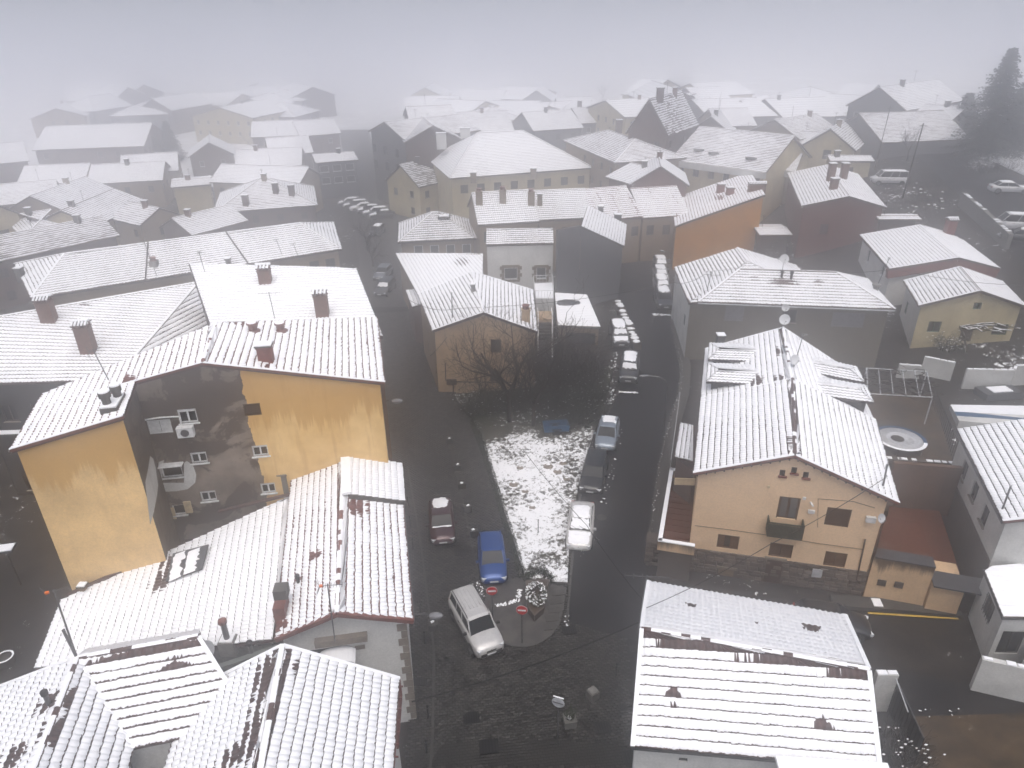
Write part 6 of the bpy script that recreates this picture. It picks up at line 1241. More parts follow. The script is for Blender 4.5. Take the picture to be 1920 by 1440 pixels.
for nm, lab, a, b2, z, dp, rs, o_, hp, wl2, kw in (
    ('house', 'red gable house with snowy roof behind the row', (1180, 347), (1293, 349), 9.3, 9, 2.6, 'y', False, 'f_brick', dict(gap=.02)),
    ('house', 'red lean house with chimney left of the red gable', (1135, 332), (1185, 347), 9.3, 9, 1.6, 'x', False, 'f_brick', dict(gap=.03)),
    ('house', 'long cream house with skylights in a grey mansard, right distance', (1256, 300), (1436, 324), 10.5, 16, 4.0, 'x', False, 'f_cream', dict(gap=.10, melt=.12, ops={0: wrow(6, 1262, 1432, 318, 342, 1.0, 1.2)})),
    ('house', 'tall dark brown house with steep striped roof, distance', (1172, 250), (1254, 256), 14, 14, 5.2, 'y', False, 'f_brown', dict(gap=.16)),
    ('house', 'flat-topped snowy house left of the steep striped roof', (1056, 264), (1152, 306), (11, 11), 12, 2.2, 'x', True, 'f_tanrow', dict(gap=.10)),
    ('house', 'yellow gabled house beside the hill road', (1497, 276), (1606, 284), 11.5, 11, 3.0, 'y', False, 'f_cream', dict(gap=.08, ops={0: [(1550, 290, 1.2, 1.4, 'dark')]})),
    ('shed', 'low yellow shed with a flat snow roof by the hill road', (1557, 302), (1640, 303), 11.0, 4, .4, 'x', False, 'f_cream', dict(gap=.01)),
    ('house', 'pale house with striped roof below the conifer', (1556, 242), (1655, 268), 12.5, 15, 3.4, 'y', False, 'f_greywall', dict(gap=.10)),
    ('house', 'wide snowy-roofed hall on the hill, right distance', (1585, 198), (1700, 208), 15.5, 22, 3.4, 'y', False, 'f_greywall', dict(gap=.04)),
    ('house', 'striped roof house left of the yellow gable', (1398, 248), (1500, 262), 10.5, 13, 2.8, 'y', False, 'f_tanrow', dict(gap=.10)),
    ('house', 'small white-roofed house in front of the striped roof', (1466, 268), (1530, 272), 9.8, 8, 1.6, 'x', False, 'f_white_dirty', dict(gap=.02)),
    ('house', 'hazy snowy roof left of the conifer hill', (1345, 238), (1420, 236), 11, 12, 2.6, 'x', False, 'f_tanrow', dict(gap=.04)),
    ('house', 'hazy dark gable behind the cream mansard house', (1290, 246), (1370, 250), 10.5, 12, 2.8, 'y', False, 'f_brown', dict(gap=.06)),
    ('house', 'hazy snowy roof behind the large hipped roof', (1000, 246), (1095, 240), 10.0, 14, 2.8, 'x', False, 'f_greywall', dict(gap=.05)),
    ('house', 'hazy snowy roof right of the far apartment', (868, 250), (965, 246), 10.0, 16, 3.0, 'x', False, 'f_brown', dict(gap=.07)),
    ('house', 'hazy gable behind the far apartment', (770, 236), (860, 232), 12.5, 16, 2.5, 'x', False, 'f_brown', dict(gap=.06)),
    # fill between the rows
    ('house', 'hazy low roof between the pair roof and the small cabin', (225, 328), (335, 320), 5.0, 13, 2.4, 'x', False, 'f_tanrow', dict(gap=.03)),
    ('house', 'hazy low roof below the faint twin roofs', (440, 316), (566, 310), 5.2, 13, 2.4, 'x', False, 'f_brown', dict(gap=.03)),
    ('house', 'low snowy roof behind the hipped roof, left edge', (-20, 388), (112, 374), 5.4, 11, 2.2, 'x', False, 'f_tanrow', dict(gap=.05)),
    ('house', 'small striped roof above the long hipped roof, left', (262, 424), (345, 404), 5.0, 8, 1.8, 'y', False, 'f_tanrow', dict(gap=.08)),
    ('house', 'hazy roof left of the square white house', (505, 292), (588, 286), 5.6, 13, 2.5, 'x', False, 'f_brown', dict(gap=.03)),
    ('house', 'snowy roof tucked behind the red lean house', (1098, 290), (1172, 296), 9.0, 10, 2.4, 'x', False, 'f_tanrow', dict(gap=.05)),
    ('house', 'hazy roof left of the steep striped roof', (1090, 232), (1170, 228), 8.5, 14, 2.6, 'x', False, 'f_greywall', dict(gap=.04)),
    ('house', 'low roof right of the cream mansard house', (1440, 318), (1492, 322), 9.6, 9, 1.8, 'x', False, 'f_tanrow', dict(gap=.06)),
    ('house', 'hazy roof on the hill left of the conifers', (1690, 232), (1768, 240), 13.5, 14, 2.6, 'x', False, 'f_tanrow', dict(gap=.04)),
    ('house', 'hazy roof above the large hipped roof', (880, 228), (985, 224), 7.5, 16, 2.6, 'x', True, 'f_greywall', dict(gap=.04)),
    # left distance
    ('house', 'cream house with round window at the left edge', (-60, 425), (42, 402), 6.3, 9, 2.6, 'y', False, 'f_cream', dict(gap=.05, ops={0: [(8, 440, 1.6, 1.3, 'dark')]})),
    ('house', 'snowy hipped roof beside the cream round-window house', (42, 448), (138, 432), 4.8, 10, 2.2, 'x', True, 'f_tanrow', dict(gap=.06)),
    ('house', 'tan gable house with striped roof, left distance', (186, 422), (278, 378), (5.2, 5.2), 10, 2.0, 'x', False, 'f_cream', dict(gap=.08)),
    ('house', 'tan house with square snowy roof behind the striped gable, left', (125, 398), (222, 358), 5.2, 10, 2.4, 'x', False, 'f_tanrow', dict(gap=.05)),
    ('house', 'long dark-striped roof left of the long hipped roof', (-40, 500), (225, 442), 5.6, 8, 2.0, 'x', False, 'f_brown', dict(gap=.14)),
    ('house', 'hipped snowy roof with three chimneys by the left street', (400, 400), (596, 385), 5.2, 14, 3.2, 'x', True, 'f_brown', dict(gap=.07)),
    ('house', 'plain snowy roof in front of the three-chimney hipped roof', (360, 442), (466, 414), 4.4, 8, 1.8, 'x', False, 'f_brown', dict(gap=.05)),
    ('house', 'yellow-walled house behind the left roofs', (320, 352), (396, 346), 5.5, 8, .4, 'x', False, 'f_cream', dict(gap=.02)),
    ('house', 'pale pinkish snowy roof above the three-chimney house', (392, 342), (560, 348), 5.8, 9, 2.2, 'x', False, 'f_tanrow', dict(gap=.02)),
    ('house', 'small dark-gabled cabin with a porch roof, left distance', (352, 296), (440, 290), 4.8, 12, 2.8, 'y', False, 'f_brown', dict(gap=.03)),
    ('house', 'square white house with balconies at the far street corner', (592, 306), (672, 300), 6.7, 10, .8, 'x', False, 'f_greywall', dict(gap=.02, ops={0: wrow(3, 596, 668, 318, 312, 1.6, 1.2, 'white1')+wrow(3, 600, 670, 340, 334, 1.6, 1.2, 'white1')})),
    ('house', 'long hazy snow roof in the left distance', (60, 282), (270, 274), 5.9, 20, 3.6, 'x', False, 'f_brown', dict(gap=.02)),
    ('house', 'pair roof, hazy white, left distance', (162, 346), (305, 338), 4.8, 11, 2.4, 'x', False, 'f_tanrow', dict(gap=.02)),
    ('house', 'hazy white roof at the left of the pair', (30, 348), (158, 342), 4.8, 11, 2.4, 'x', False, 'f_tanrow', dict(gap=.02)),
    ('house', 'hazy snow roof at the left edge', (-50, 312), (55, 302), 5.5, 13, 3.0, 'x', False, 'f_brown', dict(gap=.03)),
    ('house', 'faint snowy roof beyond the square white house', (470, 258), (560, 254), 5.9, 14, 2.6, 'x', False, 'f_brown', dict(gap=.02)),
    ('house', 'faint twin of the snowy roof beyond the white house', (562, 256), (640, 250), 5.9, 14, 2.6, 'x', False, 'f_brown', dict(gap=.02))):
    hh_ = simple_house(nm, lab, a, b2, z, dp, rs, o_, hp, wl2, cat=nm, detail=0, caps_indiv=False, **kw)
    if 'three chimneys by' in lab:
        f_ = [hh_.c[0], hh_.c[1], hh_.c[5], hh_.c[4]]
        for x, y in ((462, 385), (518, 362), (548, 366)): chimney(hh_, on_plane(x, y, f_), .8, .8, 1.5, 'f_brown', 'slab')
    if 'steep striped' in lab or 'flat-topped' in lab: chimney(hh_, hh_.c[4]+[2, 2, -.2], 1.0, 1.0, 1.6, 'f_brown', 'slab')
    if 'mansard' in lab:
        f_ = [hh_.c[0], hh_.c[1], hh_.c[5], hh_.c[4]]
        for x, y in ((1310, 284), (1338, 290), (1408, 300)): p = on_plane(x, y, f_); mb = MB(); mb.box(p+[0, 0, .2], (1.3, 1.1, .3), .1); hh_.part('skylight', mb, 'awning_grey')
        hh_.strip('fascia', hh_.c[0]+[0, 0, -.4], hh_.c[1]+[0, 0, -.4], .5, .9, 'f_white_dirty', hh_.roof)
# faint rooftops dissolving into the fog
rg = random.Random(12); ordn = ['first', 'second', 'third', 'fourth', 'fifth', 'sixth', 'seventh', 'eighth', 'ninth', 'tenth', 'eleventh', 'twelfth']
for row, (y0, n_) in enumerate(((222, 11), (208, 10), (194, 9), (180, 8))):
    cnt = 0
    for i in range(n_):
        px = 20+(1580/n_)*(i+rg.random()*.5)+row*30; wdt = rg.uniform(70, 130)*(1-.1*row); yy = y0+rg.uniform(-5, 5)
        if 625 < px+wdt/2 < 700: continue
        zz = 5+rg.uniform(0, 2)+(5 if px > 1150 else 0)
        simple_house('house', '%s roof from the left in the %s row of houses fading into fog' % (ordn[cnt], ['nearest', 'second', 'third', 'farthest'][row]), (px, yy), (px+wdt, yy+rg.uniform(-6, 6)), zz, rg.uniform(14, 26), rg.uniform(2.2, 3.6), 'x' if rg.random() < .65 else 'y', rg.random() < .3, rg.choice(['f_brown', 'f_tanrow', 'f_greywall', 'f_cream']), detail=0, gap=.01, caps_indiv=False, c=1.2, group='roofs fading into the fog', auto=row < 1); cnt += 1
# ------------------------------------------------------------------ cars
def paint(name, c, rough=.3, metal=.35):
    if name in MATS: return name
    m, n, l, b = newmat(name); v = wpos(n, l); t = noise(n, l, 6, 4, .6, v); r = ramp(n, l, t.outputs[0], .3, tuple(x*.85 for x in c), .7, c)
    l.new(r.outputs[0], b.inputs['Base Color']); b.inputs['Roughness'].default_value = rough; b.inputs['Metallic'].default_value = metal; b.inputs['Coat Weight'].default_value = .5; b.inputs['Coat Roughness'].default_value = .15; return name
KIND = {  # length, width, sill, belt, roof, windscreen foot, windscreen top, rear glass top, rear glass foot (x from centre, front +), bonnet height at nose, tail belt
    'hatch': (4.05, 1.72, .22, .92, 1.46, .95, .25, -1.55, -1.9, .74, .95),
    'sedan': (4.5, 1.76, .20, .90, 1.42, .98, .22, -1.15, -1.75, .72, .93),
    'suv':   (4.4, 1.80, .30, 1.05, 1.72, 1.05, .55, -1.95, -2.1, .95, 1.05),
    'wagon': (4.5, 1.76, .22, .94, 1.50, 1.0, .35, -1.95, -2.15, .76, .96),
    'van':   (4.7, 1.85, .28, 1.12, 1.95, 1.65, 1.05, -2.2, -2.28, .98, 1.12)}
def make_car(kind, paintm, label, px, py, heading, snow='', group=None, name='car', cat='car', wheel=.31, rails=False, gz=None, plate=True):
    L, W, s0, bz, rz_, xf, xt, xr, xb, nz, tz = KIND[kind]; p = atg(px, py) if gz is None else at(px, py, gz)
    T = Thing(name, label, cat, (p[0], p[1], p[2]+.03), group, heading, True); h = W/2; hl_ = L/2
    # lower body: rings along x, each ring a closed section
    st_ = [(-hl_, .40, tz-.16, .84), (-hl_+.06, s0+.05, tz-.05, .93), (-hl_+.35, s0, tz, .985), (-.5, s0, bz, 1.0), (xf-.25, s0, bz-.01, 1.0), (xf+.05, s0, bz-.03, .99), (hl_-.45, s0+.02, nz+.04, .955), (hl_-.14, s0+.06, nz-.04, .88), (hl_-.02, s0+.12, nz-.17, .76), (hl_, .40, nz-.26, .70)]
    rings = []
    for x, zb_, zt, k in st_:
        w = h*k; zm = zb_+(zt-zb_)*.55; half = [(w*.88, zb_), (w*.985, zb_+.08), (w, zm), (w*.975, zt-.07), (w*.90, zt), (w*.45, zt+.035)]
        rings.append([(x, y, z) for y, z in half]+[(x, 0, zt+.045)]+[(x, -y, z) for y, z in half[::-1]])
    mb = MB(); mb.loft(rings); body = T.part('body', mb, paintm, smooth=False)
    body.data.polygons.foreach_set('use_smooth', [True]*len(body.data.polygons))
    # cabin of glass with pillars and roof panel
    rw, bw = h*.76, h*.90; cab = [(xb, bw*.93, bz+.0), (xr, rw*.94, rz_-.05), ((xr+xt)/2, rw, rz_), (xt, rw*.95, rz_-.05), (xf, bw*.92, bz-.01)]
    g = MB(); mid_ = [(xb, bw*.93), (xf, bw*.92)]
    Lf = lambda sgn: [(xb, sgn*bw*.93, bz), (xr, sgn*rw*.95, rz_-.06), (xt, sgn*rw*.96, rz_-.06), (xf, sgn*bw*.92, bz-.01)]
    a, b = Lf(1), Lf(-1); g.add(a+b, [(0, 1, 2, 3), (7, 6, 5, 4), (3, 2, 6, 7), (0, 4, 5, 1)]); g.add([a[1], a[2], b[2], b[1]], [(0, 1, 2, 3)]); T.part('cabin_glass', g, 'glass')
    rf = MB(); rr = [[(x, rw*k*c_, z) for c_, z in ((-1, zz-.05), (-.82, zz-.005), (0, zz+.02), (.82, zz-.005), (1, zz-.05))] for x, k, zz in ((xr-.06, .90, rz_-.06), (xr+.12, .98, rz_-.01), ((xr+xt)/2, 1.0, rz_+.01), (xt-.15, .98, rz_-.01), (xt+.04, .92, rz_-.055))]
    for i in range(4):
        for j in range(4): rf.quad(rr[i][j], rr[i][j+1], rr[i+1][j+1], rr[i+1][j])
    ro = T.part('roof', rf, paintm, smooth=True)
    pl_ = MB()
    def bar(p0, p1, w): pl_.tube(p0, p1, w, n=5)
    for sg in (1, -1):
        q = Lf(sg); bar(q[0], q[1], .055); bar(q[3], q[2], .04); bar(q[1], q[2], .05)
        for f in ((.48,) if kind not in ('wagon', 'suv', 'van') else (.33, .62)):
            bar(np.array(q[0])*(1-f)+np.array(q[3])*f, np.array(q[1])*(1-f)+np.array(q[2])*f, .035)
        bar(q[0], q[3], .03)
    T.part('pillar', pl_, paintm)
    for i, x in enumerate((hl_-.82, -hl_+.78)):
        for sg in (1, -1):
            c = np.array([x, sg*(h-.10), wheel]); ar = MB(); ar.lathe(c-[0, sg*.09, .0], [(wheel+.07, 0), (wheel+.07, .185), (.05, .186)], 18, axis=(0, sg, 0)); wl3 = T.part('wheel', ar, 'black_plastic')
            ty = MB(); ty.lathe(c-[0, sg*.06, 0], [(wheel*.7, 0), (wheel*.96, .01), (wheel, .05), (wheel, .15), (wheel*.95, .185), (wheel*.64, .19)], 18, axis=(0, sg, 0)); T.part('tyre', ty, 'rubber', wl3)
            ri = MB(); ri.lathe(c+[0, sg*.11, 0], [(wheel*.62, 0), (wheel*.6, .025), (wheel*.15, .012), (.05, .03)], 12, axis=(0, sg, 0)); T.part('rim', ri, 'chrome', wl3)
    for sg in (1, -1):
        lm = MB(); lm.box((hl_-.16, sg*h*.66, nz-.12), (.22, .34, .15), rz=-sg*.45); T.part('headlight', lm, 'lens')
        lm = MB(); lm.box((-hl_+.05, sg*h*.74, tz-.16), (.10, .26, .22)); T.part('tail_light', lm, 'tail')
        lm = MB(); lm.box((xf-.22, sg*(h+.08), bz+.06), (.12, .2, .13)); T.part('mirror', lm, paintm if kind != 'suv' else 'black_plastic')
        hd_ = MB(); hd_.box((-.35, sg*(h*.995), bz-.14), (.18, .03, .03)); hd_.box((.55, sg*(h*.995), bz-.14), (.18, .03, .03)); T.part('door_handle', hd_, 'black_plastic')
        sk = MB(); sk.box((0, sg*h*.965, s0+.04), (L*.5, .06, .12)); T.part('sill_trim', sk, 'black_plastic')
    bp = MB(); bp.box((hl_-.03, 0, s0+.26), (.12, W*.68, .20)); T.part('front_bumper', bp, 'black_plastic' if kind in ('suv', 'van') else paintm)
    gr = MB(); gr.box((hl_-.045, 0, nz-.22), (.10, .55, .09)); gr.tube((hl_+.01, 0, nz-.17), (hl_+.02, 0, nz-.17), .05, n=10); T.part('grille', gr, 'black_plastic')
    bp = MB(); bp.box((-hl_+.02, 0, .48), (.12, W*.8, .22)); T.part('rear_bumper', bp, 'black_plastic' if kind in ('suv', 'van') else paintm)
    if plate:
        bp = MB(); bp.box((hl_+.035, 0, s0+.28), (.02, .52, .11)); T.part('number_plate', bp, 'white_pvc'); bp = MB(); bp.box((-hl_-.05, 0, .62), (.02, .52, .11)); T.part('number_plate', bp, 'white_pvc')
    wp_ = MB()
    for y0 in (-.1, .45): wp_.tube((xf-.02, y0, bz+.03), (xf-.25, y0-.5, bz+.2), .012, n=4)
    T.part('wiper', wp_, 'iron')
    if rails:
        rb_ = MB()
        for y0 in (-.42, -.21, 0, .21, .42): rb_.box(((xr+xt)/2-.25, y0, rz_+.03), (xt-xr-.9, .05, .03))
        T.part('roof_rib', rb_, paintm, ro)
        cl = MB()
        for sg in (1, -1): cl.box((0, sg*h*.985, s0+.16), (L*.82, .05, .22))
        T.part('lower_cladding', cl, 'dark_trim')
        for sg in (1, -1): rl_ = MB(); rl_.path([(xr+.1, sg*rw*.92, rz_), (xr+.2, sg*rw*.92, rz_+.07), (xt-.3, sg*rw*.92, rz_+.07), (xt-.15, sg*rw*.92, rz_)], .022, 5); T.part('roof_rail', rl_, 'black_plastic', ro)
    rg = random.Random(int(px*7+py))
    def sheet(nm, x0, x1, w0, w1, zf, par, n_=9, m_=7, edge=.05):
        s_ = MB(); P_ = []
        for i in range(n_+1):
            t = i/n_; x = x0+(x1-x0)*t; w = w0+(w1-w0)*t; row = []
            for j in range(m_+1):
                y = -w+2*w*j/m_; xx = x+(rg.uniform(-edge, edge) if i in (0, n_) else 0); yy = y+(rg.uniform(-edge, edge) if j in (0, m_) else 0)
                e = 0.0 if i in (0, n_) or j in (0, m_) else .035+rg.uniform(-.008, .008); row.append((xx, yy, zf(xx, yy)+e+.006))
            P_.append(row)
        for i in range(n_):
            for j in range(m_): s_.quad(P_[i][j], P_[i][j+1], P_[i+1][j+1], P_[i+1][j])
        T.part(nm, s_, 'snow', par, smooth=True)
    rzf = lambda x, y: rz_+.025-.05*(y/rw)**2-.06*max(0, abs(x-(xr+xt)/2)/((xt-xr)/2))**3
    hzf = lambda x, y: np.interp(x, [xf+.05, hl_-.45, hl_-.14, hl_-.02], [bz-.03, nz+.04, nz-.04, nz-.17])+.045-.03*(y/h)**2
    wzf = lambda x, y: bz-.01+(rz_-.06-(bz-.01))*np.clip((xf-x)/(xf-xt), 0, 1)+.015
    if 'r' in snow: sheet('roof_snow', xr, xt, rw*.86, rw*.86, rzf, ro)
    if 'p' in snow: sheet('roof_snow', xr, xr+(xt-xr)*.62, rw*.82, rw*.80, rzf, ro, edge=.12)
    if 'h' in snow: sheet('bonnet_snow', xf+.08, hl_-.16, h*.80, h*.72, hzf, body)
    if 'w' in snow: sheet('windscreen_snow', xt+.05, xf-.12, rw*.80, bw*.80, wzf, body)
    if 'b' in snow: sheet('wiper_snow', xf-.10, xf+.06, bw*.82, bw*.82, lambda x, y: bz+.02, body, 2, 9, .03)
    return T
paint('maroon', (.045, .010, .014)); paint('blue_car', (.010, .055, .22)); paint('silver', (.56, .55, .54), .38, .3); paint('white_car', (.58, .58, .58), .35, .0); paint('black_car', (.010, .010, .011)); paint('grey_car', (.16, .17, .19)); paint('dark_grey', (.035, .036, .04)); paint('navy', (.012, .016, .03)); paint('pale_blue', (.25, .29, .34))
plain('dark_trim', (.06, .058, .055), .7)
def head(px0, py0, px1, py1): a, b = atg(px0, py0), atg(px1, py1); return math.atan2(b[1]-a[1], b[0]-a[0])
make_car('hatch', 'maroon', 'maroon hatchback with snow on its roof, left lane', 829, 992, head(826, 950, 832, 1025), 'pb')
make_car('hatch', 'blue_car', 'bright blue hatchback parked by the planters', 923, 1060, head(918, 1010, 926, 1095))
make_car('suv', 'silver', 'silver off-roader turning past the traffic island', 893, 1186, head(862, 1130, 915, 1225), '', rails=True, wheel=.36)
make_car('sedan', 'silver', 'silver saloon coated in snow, first in the kerb row', 1088, 998, head(1094, 940, 1084, 1040), 'rwh')
make_car('wagon', 'black_car', 'black estate car behind the snowy silver saloon', 1113, 900, head(1124, 850, 1104, 940), '')
make_car('hatch', 'pale_blue', 'pale blue hatchback with melting snow behind the black estate', 1138, 826, head(1148, 780, 1132, 860), 'p')
make_car('suv', 'dark_grey', 'dark car with snow-covered roof and windscreen near the bend', 1179, 705, head(1184, 660, 1176, 735), 'rw')
for i, (x, y, k, c, s) in enumerate(((1243, 572, 'suv', 'navy', 'r'), (1240, 545, 'wagon', 'grey_car', 'rw'), (1238, 524, 'hatch', 'grey_car', 'rwh'), (1238, 505, 'hatch', 'dark_grey', 'rw'))):
    make_car(k, c, ['dark car with snowy roof, front of the row below the orange house', 'grey snowy estate, second in the row below the orange house', 'grey snow-covered car, third below the orange house', 'last snowy car in the row below the orange house'][i], x, y, -1.62, s, 'cars parked below the orange house')
make_car('wagon', 'dark_grey', 'dark car with snow stripes on the left street, nearer one', 723, 548, -1.75, 'w', 'cars on the left street'); make_car('hatch', 'grey_car', 'grey car with a snow edge on the left street, behind the nearer one', 719, 520, -1.75, 'b', 'cars on the left street'); make_car('hatch', 'dark_grey', 'lone dark car farther along the left street', 708, 440, -1.7, 'r', 'cars on the left street')
for i in range(6): make_car(('hatch', 'wagon', 'sedan')[i % 3], ('grey_car', 'dark_grey', 'white_car', 'navy', 'grey_car', 'dark_grey')[i], '%s angled parked car of the snowy six by the far street corner' % ('first', 'second', 'third', 'fourth', 'fifth', 'sixth')[i], 655+i*12.5, 386+i*4.6, math.pi+.25, 'rwh' if i % 2 == 0 else 'rh', 'six angled cars by the far street corner', plate=False)
make_car('sedan', 'white_car', 'white saloon parked on the hill road, right', 1890, 362, -.25, 'rh'); make_car('van', 'white_car', 'white minibus above the brown brick house', 1664, 346, 3.0, 'r', name='van', cat='van'); make_car('van', 'white_car', 'white van in the upper car park, right edge', 1900, 432, 2.9, 'r', name='van', cat='van'); make_car('sedan', 'dark_grey', 'dark car with snowy bonnet beside the white van', 1912, 452, 2.6, 'rh'); make_car('hatch', 'white_car', 'white car far up the hill road', 1742, 268, -1.9, 'r'); make_car('hatch', 'grey_car', 'pale car below the conifer', 1838, 252, .3, 'rh')
make_car('hatch', 'black_car', 'black car hidden beside the tan house stone base', 1556, 1180, -.22, '')
make_car('suv', 'dark_grey', 'snow-buried car beside the garage, above the garden', 1160, 640, head(1150, 590, 1170, 665), 'rwh')
# blue trailer under the trees
t = Thing('trailer', 'small blue trailer under the bushes of the garden', 'trailer', atg(1042, 812), rz=.1, local=True)
mb = MB(); mb.add([(-1, -.5, .4), (1, -.5, .4), (1.05, -.5, .95), (-1.05, -.5, .95), (-1, .5, .4), (1, .5, .4), (1.05, .5, .95), (-1.05, .5, .95)], [(0, 1, 2, 3), (5, 4, 7, 6), (0, 3, 7, 4), (1, 5, 6, 2), (0, 4, 5, 1)]); t.part('box', mb, 'blue_paint')
for s in (-1, 1): mb = MB(); mb.lathe((0, s*.55, .3), [(.2, -.07), (.3, -.06), (.3, .06), (.2, .07)], 14, axis=(0, 1, 0)); t.part('wheel', mb, 'rubber'); mb = MB(); mb.box((0, s*.56, .64), (.8, .22, .05)); t.part('mudguard', mb, 'black_plastic')
mb = MB(); mb.tube((1, 0, .42), (1.9, 0, .42), .04, n=6); t.part('drawbar', mb, 'iron')
# ------------------------------------------------------------------ street furniture
def ptext(): pass
rg = random.Random(21)
def planter(px, py, label, s=.5, h=.5, plant='snow', rz=.15, mat='concrete_dark', cat='planter'):
    p = atg(px, py); t = Thing('planter', label, cat, p, 'square stone planters', rz, True)
    mb = MB(); o, i_ = s/2, s/2-.06; k = s/2*.9
    V = [(-k, -k, 0), (k, -k, 0), (k, k, 0), (-k, k, 0), (-o, -o, h), (o, -o, h), (o, o, h), (-o, o, h), (-i_, -i_, h), (i_, -i_, h), (i_, i_, h), (-i_, i_, h), (-i_, -i_, h-.08), (i_, -i_, h-.08), (i_, i_, h-.08), (-i_, i_, h-.08)]
    F_ = [(3, 2, 1, 0)]
    for a in (0, 4, 8): F_ += [(a+j, a+(j+1) % 4, a+4+(j+1) % 4, a+4+j) for j in range(4)]
    F_.append((12, 13, 14, 15)); mb.add(V, F_); t.part('tub', mb, mat)
    if plant in ('snow', 'both'):
        mb = MB()
        for j in range(2): mb.box((rg.uniform(-.08, .08), rg.uniform(-.08, .08), h-.05+.03*j), (s*.34-.08*j, s*.26-.06*j, .05), rg.random())
        t.part('snow', mb, 'snow')
    if plant in ('twig', 'both'):
        mb = MB()
        for j in range(40): a = rg.random()*6.28; r = rg.random()*s*.3; b = np.array([math.cos(a)*r, math.sin(a)*r, h-.05]); e = b+[math.cos(a)*rg.uniform(.02, .2), math.sin(a)*rg.uniform(.02, .2), rg.uniform(.25, .6)]; mb.tube(b, e, .012, .004, n=3); mb.quad(e, e+[.05, .03, .02], e+[.03, .07, .05], e+[-.03, .03, .02])
        t.part('plant', mb, 'leaf')
    return t
for x, y, lab, pl_ in ((889, 1003, 'stone planter with snow ring, nearest the blue car', 'snow'), (877, 957, 'snow-topped stone planter, second up the street from the blue car', 'snow'), (866, 914, 'snow-topped stone planter, third up the street from the blue car', 'snow'), (857, 880, 'stone planter, fourth up the street from the blue car', 'snow'), (843, 830, 'stone planter farthest up the lane beside the garden', 'snow'), (1068, 1358, 'stone planter with a small conifer on the plaza', 'both'), (813, 1178, 'dark tub with a snow rim beside the white quoined house', 'snow')): planter(x, y, lab, .55 if x < 1000 else .62, .5, pl_, mat='kerb' if x < 1000 else 'granite')
p = at(1111, 1308); t = Thing('stone_cube', 'pale-topped stone cube standing alone on the plaza', 'bollard', p, rz=.6, local=True); mb = MB(); mb.box((0, 0, .25), (.5, .5, .5)); t.part('block', mb, 'granite'); mb = MB(); mb.box((0, 0, .525), (.42, .42, .05)); t.part('top_slab', mb, 'concrete')
for i, (x, y) in enumerate(((766, 945), (770, 982), (775, 1024), (789, 1142), (797, 1200), (803, 1340), (1155, 1260), (800, 1405))):
    p = at(x, y+6); t = Thing('bollard', ['first', 'second', 'third', 'fourth', 'fifth', 'sixth', '', 'last'][i] + (' slim black bollard along the left pavement, counted from the top' if x < 900 else 'slim black bollard standing alone near the lower-right roof'), 'bollard', p, 'slim black bollards', 0, True)
    mb = MB(); mb.lathe((0, 0, 0), [(.07, 0), (.06, .1), (.05, .12), (.05, .8), (.065, .84), (.06, .9), (.02, .95)], 10); t.part('post', mb, 'iron'); mb = MB(); mb.lathe((0, 0, .72), [(.056, 0), (.056, .05)], 10); t.part('ring', mb, 'metal')
# drain grates and covers
for i, (x, y, w, d, lab) in enumerate(((1067, 1182, .75, .6, 'beside the traffic island'), (1130, 1364, .75, .65, 'under the plaza planter, right'), (917, 1400, .9, .75, 'at the bottom of the plaza'), (884, 1346, .75, .65, 'left of the round sign pole'), (1188, 1216, .45, .45, 'beside the lower-right roof corner'), (863, 1036, .75, .6, 'left of the blue hatchback'), (786, 1280, .8, .4, 'beside the bottom house eave'), (1168, 1326, .4, .4, 'small, between cube and lower-right roof'), (1185, 1420, .8, .7, 'at the lower-right roof foot'), (938, 1000, .8, .5, 'behind the blue hatchback'))):
    p = at(x, y, .02); t = Thing('drain_grate', 'black iron drain cover ' + lab, 'drain', p, 'drain covers', .1, True); mb = MB(); mb.box((0, 0, .008), (w, d, .03)); t.part('frame', mb, 'grate')
    for j in range(6): mb = MB(); mb.box((-w/2+w*(j+.5)/6, 0, .027), (w/6*.55, d*.86, .012)); t.part('bar', mb, 'iron')
p = atg(1128, 971); mb = MB(); mb.lathe((p[0], p[1], p[2]+.03), [(.34, 0), (.34, .006), (.28, .008), (.27, .003), (.05, .004)], 24); single('manhole_cover', mb, 'kerb', 'round manhole cover in the asphalt beside the snowy saloon', 'drain', p)
# signs
def round_sign(px, py, zc, base, label, back=False, az=0.0):
    b = np.array(base, float); c = b+[0, 0, zc-b[2]]; t = Thing('road_sign', label, 'sign', b); mb = MB(); mb.tube(b, c+[0, 0, .25], .03, n=8); t.part('pole', mb, 'metal')
    n_ = np.array([math.cos(az), math.sin(az), 0]); d = MB(); d.lathe(c+n_*.035, [(.30, 0), (.30, .02), (.29, .025), (.01, .025)], 28, axis=n_); o = t.part('disc', d, 'mat_grey' if back else 'sign_red')
    y = np.array([-n_[1], n_[0], 0]); 
    if not back:
        e = MB(); e.lathe(c+n_*.034, [(.315, 0), (.315, .012)], 28, axis=n_); t.part('rim', e, 'white_paint', o)
        e = MB(); e.box(c+n_*.065, (.44, .012, .11), ax=(y, n_, (0, 0, 1.))); t.part('white_bar', e, 'white_paint', o)
    else:
        e = MB(); e.box(c+n_*.075, (.5, .02, .04), ax=(y, n_, (0, 0, 1.))); t.part('bracket', e, 'metal', o)
    e = MB(); e.box(c+[0, 0, .30], (.5, .05, .03), ax=(y, n_, (0, 0, 1.))); t.part('snow', e, 'snow', o) if back else None
    return t
def sign_at(px, py, bx, by, **k):
    b = at(bx, by, .12); d = ray(px, py); tt = b[1]/d[1]; z = CAM_Z+d[2]*tt; return round_sign(px, py, z, b, **k)
